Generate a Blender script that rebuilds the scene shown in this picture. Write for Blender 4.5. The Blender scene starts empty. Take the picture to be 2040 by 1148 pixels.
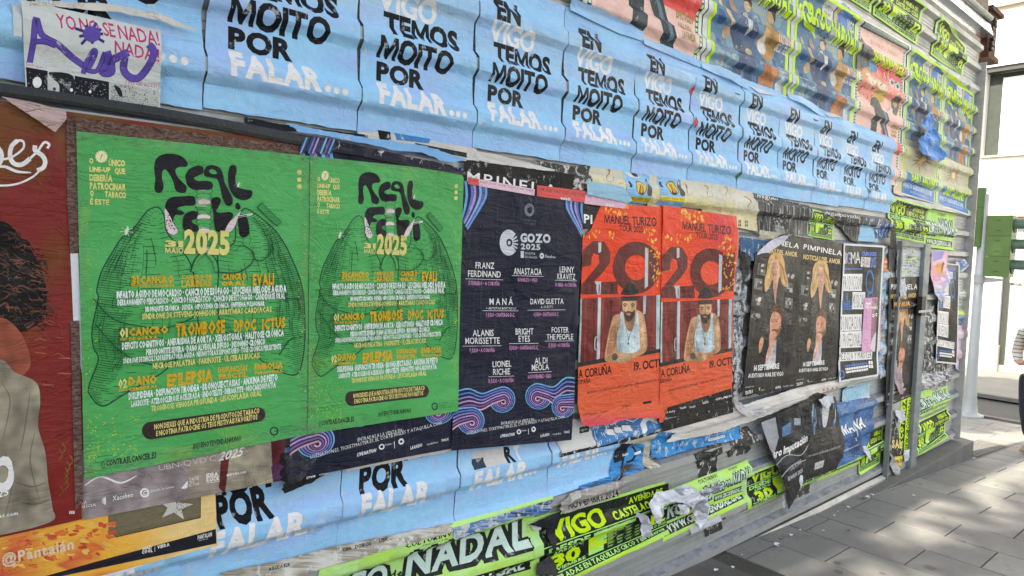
import bpy, bmesh, math, random
import numpy as np
from mathutils import Vector, Matrix, noise
from mathutils.geometry import tessellate_polygon

SC = bpy.context.scene
COL = SC.collection

# ---------------------------------------------------------------- camera
D = 2.1            # metres from the lens to the hoarding
CAMZ = 0.878 * D   # lens height above the foot of the hoarding
FPX = 1327.0
# camera axes: columns are image right, image down and forward, rows are world x (along the hoarding), y (into it), z (up)
R = np.array([[0.75601759, -0.01333805, 0.65441539], [-0.65376036, -0.06452239, 0.75394579], [0.03216828, -0.99782711, -0.05749995]])

cam_data = bpy.data.cameras.new("camera")
cam = bpy.data.objects.new("camera", cam_data)
COL.objects.link(cam)
cam_data.sensor_width = 36.0
cam_data.lens = FPX / 2040 * 36
cam_data.clip_end = 600
cam_data.clip_start = 0.05
cx = R @ np.array([1, 0, 0]); cy = R @ np.array([0, -1, 0]); cz = R @ np.array([0, 0, -1])
cam.matrix_world = Matrix(((cx[0], cy[0], cz[0], 0), (cx[1], cy[1], cz[1], 0), (cx[2], cy[2], cz[2], CAMZ), (0, 0, 0, 1)))
SC.camera = cam

# ---------------------------------------------------------------- sky, sun, exposure
SUN_EL = math.radians(47)
SUN_DIR = Vector((-0.997, 0.075, 0)).normalized() * math.cos(SUN_EL) + Vector((0, 0, math.sin(SUN_EL)))  # towards the sun
world = bpy.data.worlds.new("World"); SC.world = world; world.use_nodes = True
wn = world.node_tree.nodes; wl = world.node_tree.links
bg = wn["Background"]
sky = wn.new("ShaderNodeTexSky"); sky.sky_type = 'NISHITA'; sky.sun_disc = False
sky.sun_elevation = SUN_EL
sky.sun_rotation = math.atan2(SUN_DIR.x, SUN_DIR.y)
sky.air_density = 1.0; sky.dust_density = 2.5; sky.ozone_density = 0.6
wl.new(sky.outputs[0], bg.inputs[0]); bg.inputs[1].default_value = 0.13
sun_d = bpy.data.lights.new("sun", 'SUN'); sun_d.energy = 4.2; sun_d.angle = math.radians(0.9); sun_d.color = (1.0, 0.93, 0.82)
sun = bpy.data.objects.new("sun", sun_d); COL.objects.link(sun)
sun.rotation_euler = SUN_DIR.to_track_quat('Z', 'Y').to_euler(); sun.location = (0, 0, 20)
SC.view_settings.view_transform = 'Standard'
SC.view_settings.look = 'None'
SC.view_settings.gamma = 1.0
SC.view_settings.use_curve_mapping = False
SC.view_settings.exposure = 1.72
try:
    SC.view_settings.use_white_balance = True
    SC.view_settings.white_balance_temperature = 7100
    SC.view_settings.white_balance_tint = 6
except Exception:
    pass
try:
    SC.cycles.use_denoising = True
    SC.cycles.max_bounces = 6
    SC.cycles.transparent_max_bounces = 8
except Exception:
    pass

# ---------------------------------------------------------------- helpers
def lin(c):
    c = c / 255.0
    return c / 12.92 if c <= 0.04045 else ((c + 0.055) / 1.055) ** 2.4

def sr(r, g, b):
    return (lin(r), lin(g), lin(b))

def ray(px, py):
    return R @ np.array([px - 1020.0, py - 574.0, FPX])

def W(px, py, off=0.0):
    """wall coordinates (u along, v up, in units of D) seen in that direction"""
    r = ray(px, py); t = (1 - off) / r[1]
    return (r[0] * t, r[2] * t)

def P3(x, y, z):
    """units of D measured from the lens -> metres"""
    return (x * D, y * D, z * D + CAMZ)

def gz(x):
    """level of the pavement (units of D) at distance x along the hoarding"""
    if x < 2.7: return -0.878 + 0.028 * (2.7 - x)
    return -0.878 - 0.073 * (min(x, 5.7) - 2.7)

def ground_at(px, py):
    r = ray(px, py); z = -0.878
    for _ in range(80):
        t = z / r[2]; z = 0.5 * z + 0.5 * gz(r[0] * t)
    t = z / r[2]
    return (r[0] * t, r[1] * t, z)

def new_obj(name, mesh, parent=None, mats=()):
    o = bpy.data.objects.new(name, mesh)
    COL.objects.link(o)
    for m in mats: mesh.materials.append(m)
    if parent is not None:
        o.parent = parent
        o.matrix_parent_inverse = Matrix.Translation(-parent.location) if parent.parent is None else Matrix.Identity(4)
    return o

def tag(o, label=None, cat=None, group=None, kind=None):
    if label: o['label'] = label
    if cat: o['category'] = cat
    if group: o['group'] = group
    if kind: o['kind'] = kind
    return o

def empty(name, loc, label=None, cat=None, group=None):
    o = bpy.data.objects.new(name, None); COL.objects.link(o)
    o.location = loc; o.empty_display_size = 0.1
    return tag(o, label, cat, group)

class MB:
    """collects boxes, tubes and faces into one mesh"""
    def __init__(s): s.v = []; s.f = []; s.mi = []
    def add(s, vs, fs, mi=0):
        n = len(s.v); s.v += [tuple(v) for v in vs]
        for f in fs: s.f.append(tuple(i + n for i in f)); s.mi.append(mi)
    def box(s, x0, y0, z0, x1, y1, z1, mi=0):
        vs = [(x, y, z) for z in (z0, z1) for y in (y0, y1) for x in (x0, x1)]
        s.add(vs, [(0, 2, 3, 1), (4, 5, 7, 6), (0, 1, 5, 4), (2, 6, 7, 3), (0, 4, 6, 2), (1, 3, 7, 5)], mi)
    def hull(s, lower, upper, mi=0):
        n = len(lower)
        vs = list(lower) + list(upper)
        fs = [tuple(range(n))[::-1], tuple(range(n, 2 * n))] + [(i, (i + 1) % n, n + (i + 1) % n, n + i) for i in range(n)]
        s.add(vs, fs, mi)
    def tube(s, path, rad, n=12, mi=0, cap=True):
        """path list of points, rad number or list"""
        path = [Vector(p) for p in path]
        rads = rad if isinstance(rad, (list, tuple)) else [rad] * len(path)
        rings = []
        up = None
        for i, p in enumerate(path):
            d = (path[min(i + 1, len(path) - 1)] - path[max(i - 1, 0)])
            if d.length < 1e-9: d = Vector((0, 0, 1))
            d.normalize()
            if up is None:
                up = d.cross(Vector((0.3, 1, 0.1))).normalized()
            up = (up - d * up.dot(d)).normalized()
            w = d.cross(up)
            rings.append([p + (up * math.cos(a) + w * math.sin(a)) * rads[i] for a in [2 * math.pi * k / n for k in range(n)]])
        vs = [q for r_ in rings for q in r_]
        fs = []
        for i in range(len(rings) - 1):
            for k in range(n):
                fs.append((i * n + k, i * n + (k + 1) % n, (i + 1) * n + (k + 1) % n, (i + 1) * n + k))
        if cap:
            fs.append(tuple(range(n))[::-1]); fs.append(tuple(range((len(rings) - 1) * n, len(rings) * n)))
        s.add(vs, fs, mi)
    def build(s, name, mats, parent=None, smooth=False, bevel=0, col=None):
        me = bpy.data.meshes.new(name)
        me.from_pydata(s.v, [], s.f)
        me.polygons.foreach_set("material_index", s.mi)
        if smooth: me.polygons.foreach_set("use_smooth", [True] * len(s.f))
        me.update()
        if not isinstance(mats, (list, tuple)): mats = [mats]
        o = new_obj(name, me, parent, mats)
        if bevel:
            b = o.modifiers.new("bevel", 'BEVEL'); b.width = bevel; b.segments = 2; b.limit_method = 'ANGLE'; b.angle_limit = math.radians(40)
            o.modifiers.new("wn", 'WEIGHTED_NORMAL')
        return o

# ---------------------------------------------------------------- materials
def nodes_of(name):
    m = bpy.data.materials.new(name); m.use_nodes = True
    nt = m.node_tree
    return m, nt, nt.nodes["Principled BSDF"]

def N(nt, t, **kw):
    n = nt.nodes.new(t)
    for k, v in kw.items(): setattr(n, k, v)
    return n

def ramp(nt, fac, stops):
    r = N(nt, "ShaderNodeValToRGB")
    els = r.color_ramp.elements
    while len(els) < len(stops): els.new(0.5)
    for e, (p, c) in zip(els, stops):
        e.position = p; e.color = (c, c, c, 1) if isinstance(c, (int, float)) else (*c, 1)
    nt.links.new(fac, r.inputs[0])
    return r.outputs[0]

def pos_noise(nt, scale, detail=4, stretch=(1, 1, 1), rough=0.55, dist=0.0, kind="noise", feature='F1', offset=None):
    g = N(nt, "ShaderNodeNewGeometry")
    mp = N(nt, "ShaderNodeMapping"); mp.inputs['Scale'].default_value = stretch
    nt.links.new(g.outputs['Position'], mp.inputs[0])
    if offset is not None: nt.links.new(offset, mp.inputs['Location'])
    if kind == "noise":
        n = N(nt, "ShaderNodeTexNoise"); n.inputs['Scale'].default_value = scale
        n.inputs['Detail'].default_value = detail; n.inputs['Roughness'].default_value = rough; n.inputs['Distortion'].default_value = dist
        nt.links.new(mp.outputs[0], n.inputs[0]); return n.outputs[0]
    n = N(nt, "ShaderNodeTexVoronoi"); n.inputs['Scale'].default_value = scale; n.feature = feature
    nt.links.new(mp.outputs[0], n.inputs[0]); return n.outputs[0]

def mix(nt, a, b, fac, mode='MIX'):
    m = N(nt, "ShaderNodeMix", data_type='RGBA', blend_type=mode)
    for inp, v in ((m.inputs[0], fac), (m.inputs[6], a), (m.inputs[7], b)):
        if hasattr(v, 'is_linked'): nt.links.new(v, inp)
        elif isinstance(v, (int, float)): inp.default_value = v
        else: inp.default_value = (*v, 1)
    return m.outputs[2]

def math_n(nt, op, a, b=None):
    m = N(nt, "ShaderNodeMath", operation=op)
    for i, v in enumerate((a, b)):
        if v is None: continue
        if hasattr(v, 'is_linked'): nt.links.new(v, m.inputs[i])
        else: m.inputs[i].default_value = v
    return m.outputs[0]

def bump(nt, h, strength, dist, prev=None):
    b = N(nt, "ShaderNodeBump"); b.inputs['Strength'].default_value = strength; b.inputs['Distance'].default_value = dist
    nt.links.new(h, b.inputs['Height'])
    if prev is not None: nt.links.new(prev, b.inputs['Normal'])
    return b.outputs[0]

def paper_mat(name, rough=0.5, wear=0.0, crease=0.5, grime=0.25, streak=0.0, coat=0.0, fine=0.3):
    """printed paper: its ink comes from the face colours, plus grain, rubbing, dirt and wrinkles"""
    m, nt, p = nodes_of(name)
    L = nt.links.new
    at = N(nt, "ShaderNodeAttribute"); at.attribute_name = "Col"
    oi = N(nt, "ShaderNodeObjectInfo")
    of = math_n(nt, 'MULTIPLY', oi.outputs['Random'], 37.0)
    cb = N(nt, "ShaderNodeCombineXYZ"); L(of, cb.inputs[0]); L(of, cb.inputs[2])
    # tone mottling
    n1 = pos_noise(nt, 3.0, 6, (1, 1, 1.8), offset=cb.outputs[0])
    tone = ramp(nt, n1, [(0.25, 1 - 0.45 * grime), (0.5, 1.0), (0.8, 1 + 0.0)])
    c = mix(nt, at.outputs['Color'], tone, 1.0, 'MULTIPLY')
    n2 = pos_noise(nt, 60, 3, (1, 1, 1))
    c = mix(nt, c, ramp(nt, n2, [(0.3, 0.86), (0.6, 1.0)]), 0.5, 'MULTIPLY')
    if grime > 0:
        n6 = pos_noise(nt, 9.0, 8, (1.6, 1, 0.5), 0.7, 0.4, offset=cb.outputs[0])
        f6 = ramp(nt, n6, [(0.56, 0.0), (0.75, min(1, grime))])
        c = mix(nt, c, (0.20, 0.19, 0.17), f6)
    if wear > 0:
        n3 = pos_noise(nt, 26, 12, (1, 1, 0.8), 0.72, 0.3, offset=cb.outputs[0])
        f = ramp(nt, n3, [(0.60 - 0.08 * wear, 0.0), (0.635 - 0.07 * wear, min(1.0, 0.4 + wear))])
        c = mix(nt, c, (0.62, 0.60, 0.56), f)
        n4 = pos_noise(nt, 110, 6, (1, 1, 0.5), 0.7)
        f4 = ramp(nt, n4, [(0.66, 0.0), (0.70, 0.8 * wear)])
        c = mix(nt, c, (0.66, 0.64, 0.6), f4)
    if streak > 0:
        n5 = pos_noise(nt, 70, 4, (1, 1, 0.05), 0.6)
        f5 = ramp(nt, n5, [(0.55, 0.0), (0.68, streak)])
        c = mix(nt, c, (0.55, 0.55, 0.55), f5)
    L(c, p.inputs['Base Color'])
    p.inputs['Roughness'].default_value = rough
    p.inputs['IOR'].default_value = 1.45
    p.inputs['Specular IOR Level'].default_value = 0.18
    if coat: p.inputs['Coat Weight'].default_value = coat; p.inputs['Coat Roughness'].default_value = 0.18
    # wrinkles
    w1 = pos_noise(nt, 7, 5, (0.55, 1, 2.4), 0.55, 1.2, offset=cb.outputs[0])
    w1r = math_n(nt, 'ABSOLUTE', math_n(nt, 'SUBTRACT', w1, 0.5))
    msk = pos_noise(nt, 2.6, 3, (1, 1, 1), 0.5, offset=cb.outputs[0])
    mk = ramp(nt, msk, [(0.36, 0.12), (0.66, 1.0)])
    w1m = math_n(nt, 'MULTIPLY', w1r, mk)
    nm = bump(nt, w1m, crease, 0.035)
    wv = pos_noise(nt, 5.0, 2, (1, 1, 1.3), offset=cb.outputs[0], dist=.6)
    nm = bump(nt, wv, crease * .6, 0.05, nm)
    w2 = math_n(nt, 'MULTIPLY', pos_noise(nt, 60, 4, (1, 1, 1.2), 0.6), mk)
    nm = bump(nt, w2, fine, 0.003, nm)
    cr = pos_noise(nt, 3.4, 4, (1, 1, 1.5), 0.6, 2.2, offset=cb.outputs[0])
    crl = ramp(nt, math_n(nt, 'ABSOLUTE', math_n(nt, 'SUBTRACT', cr, 0.5)), [(0.0, 1.0), (0.022, 0.0)])
    nm = bump(nt, math_n(nt, 'MULTIPLY', crl, mk), min(1.0, crease), 0.004, nm)
    L(ramp(nt, msk, [(0.35, max(0.12, rough - 0.16)), (0.65, min(1.0, rough + 0.12))]), p.inputs['Roughness'])
    L(nm, p.inputs['Normal'])
    return m

M = {}
M['poster'] = paper_mat("poster_paper", 0.5, 0.12, 0.42, 0.12)
M['fresh'] = paper_mat("fresh_poster_paper", 0.42, 0.0, 0.5, 0.05, coat=0.10)
M['taped'] = paper_mat("taped_poster_paper", 0.35, 0.0, 0.55, 0.04, coat=0.12)
M['worn'] = paper_mat("worn_poster_paper", 0.6, 0.55, 0.5, 0.35)
M['ragged'] = paper_mat("ragged_poster_paper", 0.65, 1.0, 0.8, 0.5)
M['streaked'] = paper_mat("rain_streaked_paper", 0.5, 0.2, 0.5, 0.3, streak=0.8)
M['crumpled'] = paper_mat("crumpled_paper", 0.55, 0.0, 1.0, 0.15)

def metal_mat(name, base, rough, metallic=0.5, dirt=0.5, scale=5.0):
    m, nt, p = nodes_of(name); L = nt.links.new
    n1 = pos_noise(nt, scale, 8, (1, 1, 2.5), 0.65)
    d = tuple(b * 0.38 for b in base)
    c = mix(nt, base, d, ramp(nt, n1, [(0.42, 0.0), (0.72, dirt)]))
    n2 = pos_noise(nt, 30, 6, (1, 1, 0.12), 0.7)
    c = mix(nt, c, tuple(min(1, b * 1.5) for b in base), ramp(nt, n2, [(0.56, 0.0), (0.75, 0.35)]))
    n3 = pos_noise(nt, 38, 10, (1, 1, 1), 0.75)
    c = mix(nt, c, (0.05, 0.045, 0.04), ramp(nt, n3, [(0.62, 0.0), (0.68, dirt)]))
    L(c, p.inputs['Base Color'])
    p.inputs['Metallic'].default_value = metallic
    L(ramp(nt, n1, [(0.3, rough * 0.8), (0.7, min(1, rough * 1.3))]), p.inputs['Roughness'])
    L(bump(nt, pos_noise(nt, 14, 5), 0.15, 0.01), p.inputs['Normal'])
    return m
M['galv'] = metal_mat("galvanised_steel", (0.42, 0.42, 0.41), 0.5, 0.35, 0.45)
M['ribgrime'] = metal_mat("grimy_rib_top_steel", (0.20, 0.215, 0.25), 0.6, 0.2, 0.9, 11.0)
M['galv_dark'] = metal_mat("weathered_post_steel", (0.22, 0.24, 0.26), 0.5, 0.35, 0.5)
M['flash'] = metal_mat("bright_flashing_steel", (0.6, 0.63, 0.68), 0.28, 0.8, 0.3)
M['rust'] = metal_mat("rusty_iron", (0.10, 0.035, 0.018), 0.8, 0.2, 0.7, 9)

def plain_mat(name, base, rough=0.6, metallic=0.0, var=0.25, scale=8.0, bmp=0.1, spec=None):
    m, nt, p = nodes_of(name); L = nt.links.new
    n1 = pos_noise(nt, scale, 7, (1, 1, 1), 0.6)
    c = mix(nt, base, tuple(b * (1 - var) for b in base), ramp(nt, n1, [(0.35, 0.0), (0.68, 1.0)]))
    L(c, p.inputs['Base Color']); p.inputs['Roughness'].default_value = rough; p.inputs['Metallic'].default_value = metallic
    if bmp: L(bump(nt, pos_noise(nt, scale * 8, 4), bmp, 0.01), p.inputs['Normal'])
    return m

# ---------------------------------------------------------------- the surface the posters are stuck to
RP = 0.0985        # rib spacing
R0 = 0.245         # one rib crest
RH = 0.0185        # rib depth

def rib_phase(v):
    q = (v - R0) / RP
    return q - math.floor(q + 0.5)

def ss(a, b, x):
    t = min(1.0, max(0.0, (x - a) / (b - a)))
    return t * t * (3 - 2 * t)

def paper_sink(v):
    """how far paper sags back between two ribs (0 at a crest)"""
    f = rib_phase(v)
    if f >= 0: return RH * 0.86 * ss(0.10, 0.28, f)
    return RH * 0.86 * ss(0.12, 0.26, -f)

def ripple(u, v):
    return 0.0016 * noise.noise(Vector((u * 7.0, v * 11.0, 3.1))) + 0.0009 * noise.noise(Vector((u * 19.0, v * 30.0, 7.7)))

RIB_PH = [-0.5, -0.38, -0.27, -0.21, -0.155, -0.10, 0.0, 0.09, 0.15, 0.195, 0.25, 0.30, 0.4]

def rib_breaks(v0, v1):
    out = []
    k0 = int(math.floor((v0 - R0) / RP)) - 1; k1 = int(math.ceil((v1 - R0) / RP)) + 1
    for k in range(k0, k1 + 1):
        for p in RIB_PH:
            x = R0 + (k + p) * RP
            if v0 < x < v1: out.append(x)
    return out

def slice_tris(T, C, axis, vals):
    """cut a soup of 2D triangles along lines axis = value"""
    eps = 1e-6
    for val in vals:
        if len(T) == 0: break
        d = T[:, :, axis] - val
        cross = (d.min(1) < -eps) & (d.max(1) > eps)
        if not cross.any(): continue
        keepT = T[~cross]; keepC = C[~cross]
        t = T[cross]; c = C[cross]; d = d[cross]
        side = d > 0
        cnt = side.sum(1)
        lone_side = cnt == 1
        lone = np.where(lone_side[:, None], side, ~side)
        idx = lone.argmax(1)
        r = np.arange(len(t))
        a = t[r, idx]; b = t[r, (idx + 1) % 3]; e = t[r, (idx + 2) % 3]
        da = d[r, idx]; db = d[r, (idx + 1) % 3]; de = d[r, (idx + 2) % 3]
        ab = a + (b - a) * (da / (da - db))[:, None]
        ae = a + (e - a) * (da / (da - de))[:, None]
        n1 = np.stack([a, ab, ae], 1); n2 = np.stack([ab, b, e], 1); n3 = np.stack([ab, e, ae], 1)
        T = np.concatenate([keepT, n1, n2, n3]); C = np.concatenate([keepC, c, c, c])
    ar = np.abs((T[:, 1, 0] - T[:, 0, 0]) * (T[:, 2, 1] - T[:, 0, 1]) - (T[:, 2, 0] - T[:, 0, 0]) * (T[:, 1, 1] - T[:, 0, 1]))
    k = ar > 1e-12
    return T[k], C[k]

def soup_to_mesh(name, T, C, place, shade=None):
    """T (n,3,2) triangles, C (n,k) colours+layer; place(u,v,layer) -> metres"""
    me = bpy.data.meshes.new(name)
    if len(T) == 0: return me
    lay = C[:, 3]
    key = np.round(np.concatenate([T.reshape(-1, 2), np.repeat(lay, 3)[:, None] * 1.0], 1) / np.array([2e-6, 2e-6, 1e-3])).astype(np.int64)
    uq, first, inv = np.unique(key, axis=0, return_index=True, return_inverse=True)
    inv = inv.reshape(-1)
    flat = T.reshape(-1, 2); l3 = np.repeat(lay, 3)
    vs = [place(flat[i][0], flat[i][1], l3[i]) for i in first]
    F = inv.reshape(-1, 3)
    ok = (F[:, 0] != F[:, 1]) & (F[:, 1] != F[:, 2]) & (F[:, 0] != F[:, 2])
    F = F[ok]; CC = C[ok]; TT = T[ok]
    # wind so that normals face the camera side
    sg = (TT[:, 1, 0] - TT[:, 0, 0]) * (TT[:, 2, 1] - TT[:, 0, 1]) - (TT[:, 2, 0] - TT[:, 0, 0]) * (TT[:, 1, 1] - TT[:, 0, 1])
    fl = sg < 0
    F[fl] = F[fl][:, ::-1]
    me.from_pydata(vs, [], F.tolist())
    me.polygons.foreach_set("use_smooth", [True] * len(me.polygons))
    ca = me.color_attributes.new("Col", 'FLOAT_COLOR', 'CORNER')
    if len(me.polygons) == len(F):
        a = np.ones((len(F), 3, 4)); a[:, :, :3] = CC[:, None, :3]
        if shade is not None:
            mul = np.array([shade(flat[i][0], flat[i][1]) for i in first])
            a[:, :, :3] = np.clip(a[:, :, :3] * mul[F][:, :, None], 0.002, 0.9)
        ca.data.foreach_set("color", a.reshape(-1).astype(np.float32))
    me.update()
    return me

# ---------------------------------------------------------------- lettering
_gl = {}
_CM = [(0, 0), (0.04, .7), (0.2, .7), (0.42, .22), (0.64, .7), (0.80, .7), (0.84, 0), (0.70, 0), (0.67, .47), (0.47, 0), (0.37, 0), (0.17, .47), (0.14, 0)]
_FONTCURVE = bpy.data.curves.new('f', 'FONT')
_FONTOBJ = bpy.data.objects.new('f', _FONTCURVE); COL.objects.link(_FONTOBJ)

def glyph(ch, off, res):
    k = (ch, off, res)
    if k in _gl: return _gl[k]
    if ch == 'M' and off > 0.012:
        t = 0.13 + (off - .03) * 1.6
        w = .84
        pts = [(0, 0), (0.03, .7), (0.03 + t, .7), (w / 2, .16 + t * .9), (w - .03 - t, .7), (w - .03, .7), (w, 0), (w - t, 0), (w - t - .015, .44), (w / 2 + .05, 0), (w / 2 - .05, 0), (t + .015, .44), (t, 0)]
        tr = tessellate_polygon([[Vector((x, y, 0)) for x, y in pts]])
        T = np.array([[pts[i] for i in f] for f in tr])
        _gl[k] = (T, 0.0, w); return _gl[k]
    o_ = min(off, 0.03) if ch in 'ÑÁÉÍÓÚñáéíóú@9' else off
    cu = _FONTCURVE
    cu.body = ch; cu.offset = o_; cu.resolution_u = res
    _FONTOBJ.data.update_tag()
    dg = bpy.context.evaluated_depsgraph_get(); dg.update()
    ev = _FONTOBJ.evaluated_get(dg)
    me = ev.to_mesh()
    co = np.array([v.co[:2] for v in me.vertices]) if len(me.vertices) else np.zeros((0, 2))
    me.calc_loop_triangles()
    T = np.array([[co[i] for i in lt.vertices] for lt in me.loop_triangles]) if len(me.loop_triangles) else np.zeros((0, 3, 2))
    ev.to_mesh_clear()
    if len(T): x0, x1 = T[:, :, 0].min(), T[:, :, 0].max()
    else: x0, x1 = 0, 0.25
    _gl[k] = (T, x0, x1 - x0)
    return _gl[k]

def line_of_text(s, off=0.03, res=2, gap=0.075, lower=False):
    x = 0; out = []
    for ch in s:
        if ch == ' ': x += 0.24; continue
        T, x0, w = glyph(ch, off, res)
        if len(T):
            out.append(T - np.array([x0 - x, 0]))
        x += w + gap
    if not out: return np.zeros((0, 3, 2)), 1.0
    return np.concatenate(out), max(0.05, x - gap)

# ---------------------------------------------------------------- artwork
def homography(src, dst):
    A = []
    for (x, y), (X, Y) in zip(src, dst):
        A.append([x, y, 1, 0, 0, 0, -X * x, -X * y, -X]); A.append([0, 0, 0, x, y, 1, -Y * x, -Y * y, -Y])
    _, _, V = np.linalg.svd(np.array(A, float))
    return V[-1].reshape(3, 3)

UNIT = [(0, 0), (1, 0), (1, 1), (0, 1)]

class Art:
    """flat print in poster coordinates, s to the right and t down, both 0..1"""
    def __init__(s, frame=None, size=(100, 140)):
        s.items = []; s.size = size
        s.H = homography(frame, UNIT) if frame else None
        s.cr = (0, 0, 1.0)
        s.bb = []; s.warp = None
    def crop(s, ox, oy, sc): s.cr = (ox, oy, sc); return s
    def m(s, pts):
        a = np.array(pts, float).reshape(-1, 2)
        if s.warp is not None: a[:, 1] = s.warp(a[:, 1])
        if s.H is None: return a / np.array(s.size)
        a = a / s.cr[2] + np.array(s.cr[:2])
        h = np.concatenate([a, np.ones((len(a), 1))], 1) @ s.H.T
        return h[:, :2] / h[:, 2:]
    def _add(s, T, col, part):
        if len(T) == 0: return
        b = (T[:, :, 0].min(), T[:, :, 1].min(), T[:, :, 0].max(), T[:, :, 1].max())
        lay = 1
        for (q, l) in s.bb:
            if l >= lay and not (q[2] <= b[0] or q[0] >= b[2] or q[3] <= b[1] or q[1] >= b[3]): lay = l + 1
        s.bb.append((b, lay))
        s.items.append((T, col, lay, part))
    def poly(s, pts, col, part='picture', holes=()):
        loops = [[Vector((x, y, 0)) for x, y in pts]] + [[Vector((x, y, 0)) for x, y in h] for h in holes]
        allp = [p for l in loops for p in l]
        tr = tessellate_polygon(loops)
        if not tr: return
        mp = s.m([(p.x, p.y) for p in allp])
        s._add(np.array([[mp[i] for i in f] for f in tr]), col, part)
    def rect(s, x0, y0, x1, y1, col, part='picture'): s.poly([(x0, y0), (x1, y0), (x1, y1), (x0, y1)], col, part)
    def ell(s, x, y, rx, ry, col, n=20, part='picture', rot=0.0):
        c, q = math.cos(rot), math.sin(rot)
        s.poly([(x + rx * math.cos(a) * c - ry * math.sin(a) * q, y + rx * math.cos(a) * q + ry * math.sin(a) * c) for a in [2 * math.pi * k / n for k in range(n)]], col, part)
    def ring(s, x, y, r0, r1, col, n=24, part='picture', ky=1.0):
        mk = lambda r: [(x + r * math.cos(2 * math.pi * k / n), y + ky * r * math.sin(2 * math.pi * k / n)) for k in range(n)]
        s.poly(mk(r1), col, part, holes=[mk(r0)])
    def stroke(s, pts, w, col, part='picture', closed=False, taper=False):
        p = [np.array(q, float) for q in pts]; n = len(p)
        if n < 2: return
        Ls, Rs = [], []
        for i in range(n):
            a = p[i - 1] if (i > 0 or closed) else p[i]; b = p[(i + 1) % n] if (i < n - 1 or closed) else p[i]
            d = b - a; l = np.hypot(*d) or 1.0; d = d / l
            nn = np.array([-d[1], d[0]])
            ww = w
            if taper: ww = w * (0.25 + 0.75 * math.sin(math.pi * min(1, max(0, (i + .3) / (n - .4)))))
            Ls.append(p[i] + nn * ww / 2); Rs.append(p[i] - nn * ww / 2)
        if closed: Ls.append(Ls[0]); Rs.append(Rs[0])
        L_ = s.m(Ls); R_ = s.m(Rs); T = []
        for i in range(len(Ls) - 1):
            T.append([L_[i], R_[i], R_[i + 1]]); T.append([L_[i], R_[i + 1], L_[i + 1]])
        s._add(np.array(T), col, part)
    def text(s, st, bl, br, h, col, off=0.03, res=2, part='lettering', gap=0.075, cap=0.7, slant=0.0):
        """bl, br baseline ends in drawing coordinates, h cap height (downwards is +, up direction is perpendicular-ish vertical)"""
        T, w = line_of_text(st, off, res, gap)
        if len(T) == 0: return
        bl = np.array(bl, float); br = np.array(br, float)
        if np.isscalar(h): up = np.array([0.0, -h])
        else: up = np.array(h, float) - bl
        q = bl + (T[:, :, 0:1] / w) * (br - bl) + (T[:, :, 1:2] / cap) * (up + slant * (br - bl) / max(1, len(st)))
        s._add(s.m(q.reshape(-1, 2)).reshape(-1, 3, 2), col, part)
    def tbox(s, st, x0, y0, x1, y1, col, off=0.03, res=2, part='lettering', gap=0.075, slant=0.0):
        s.text(st, (x0, y1), (x1, y1), y1 - y0, col, off, res, part, gap, slant=slant)

def smooth(pts, n=6, closed=True):
    """Catmull-Rom through the points"""
    p = [np.array(q, float) for q in pts]; out = []
    m_ = len(p)
    rng = range(m_) if closed else range(m_ - 1)
    for i in rng:
        p0 = p[(i - 1) % m_] if closed or i > 0 else p[i]
        p1 = p[i]; p2 = p[(i + 1) % m_]
        p3 = p[(i + 2) % m_] if closed or i < m_ - 2 else p[(i + 1) % m_]
        for k in range(n):
            t = k / n
            out.append(tuple(0.5 * ((2 * p1) + (-p0 + p2) * t + (2 * p0 - 5 * p1 + 4 * p2 - p3) * t * t + (-p0 + 3 * p1 - 3 * p2 + p3) * t ** 3)))
    if not closed: out.append(tuple(p[-1]))
    return out

def jag(pts, amp, seed, step=None, skip=()):
    """roughen the sides of an outline like torn paper"""
    rnd = random.Random(seed); out = []
    n = len(pts)
    for i in range(n):
        a = np.array(pts[i], float); b = np.array(pts[(i + 1) % n], float)
        out.append(tuple(a))
        if i in skip: continue
        L_ = np.hypot(*(b - a)); st = step or amp * 2.2
        k = max(1, min(40, int(L_ / st)))
        nn = np.array([-(b - a)[1], (b - a)[0]]) / (L_ or 1)
        ph = 0
        for j in range(1, k):
            ph = ph * 0.5 + rnd.uniform(-1, 1)
            out.append(tuple(a + (b - a) * ((j + rnd.uniform(-.3, .3)) / k) + nn * amp * ph * 0.8))
    return out

MM = 0.001 / D

def bilin(c, s, t):
    return (c[0] * ((1 - s) * (1 - t))[:, None] + c[1] * (s * (1 - t))[:, None] + c[2] * (s * t)[:, None] + c[3] * ((1 - s) * t)[:, None])

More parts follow.
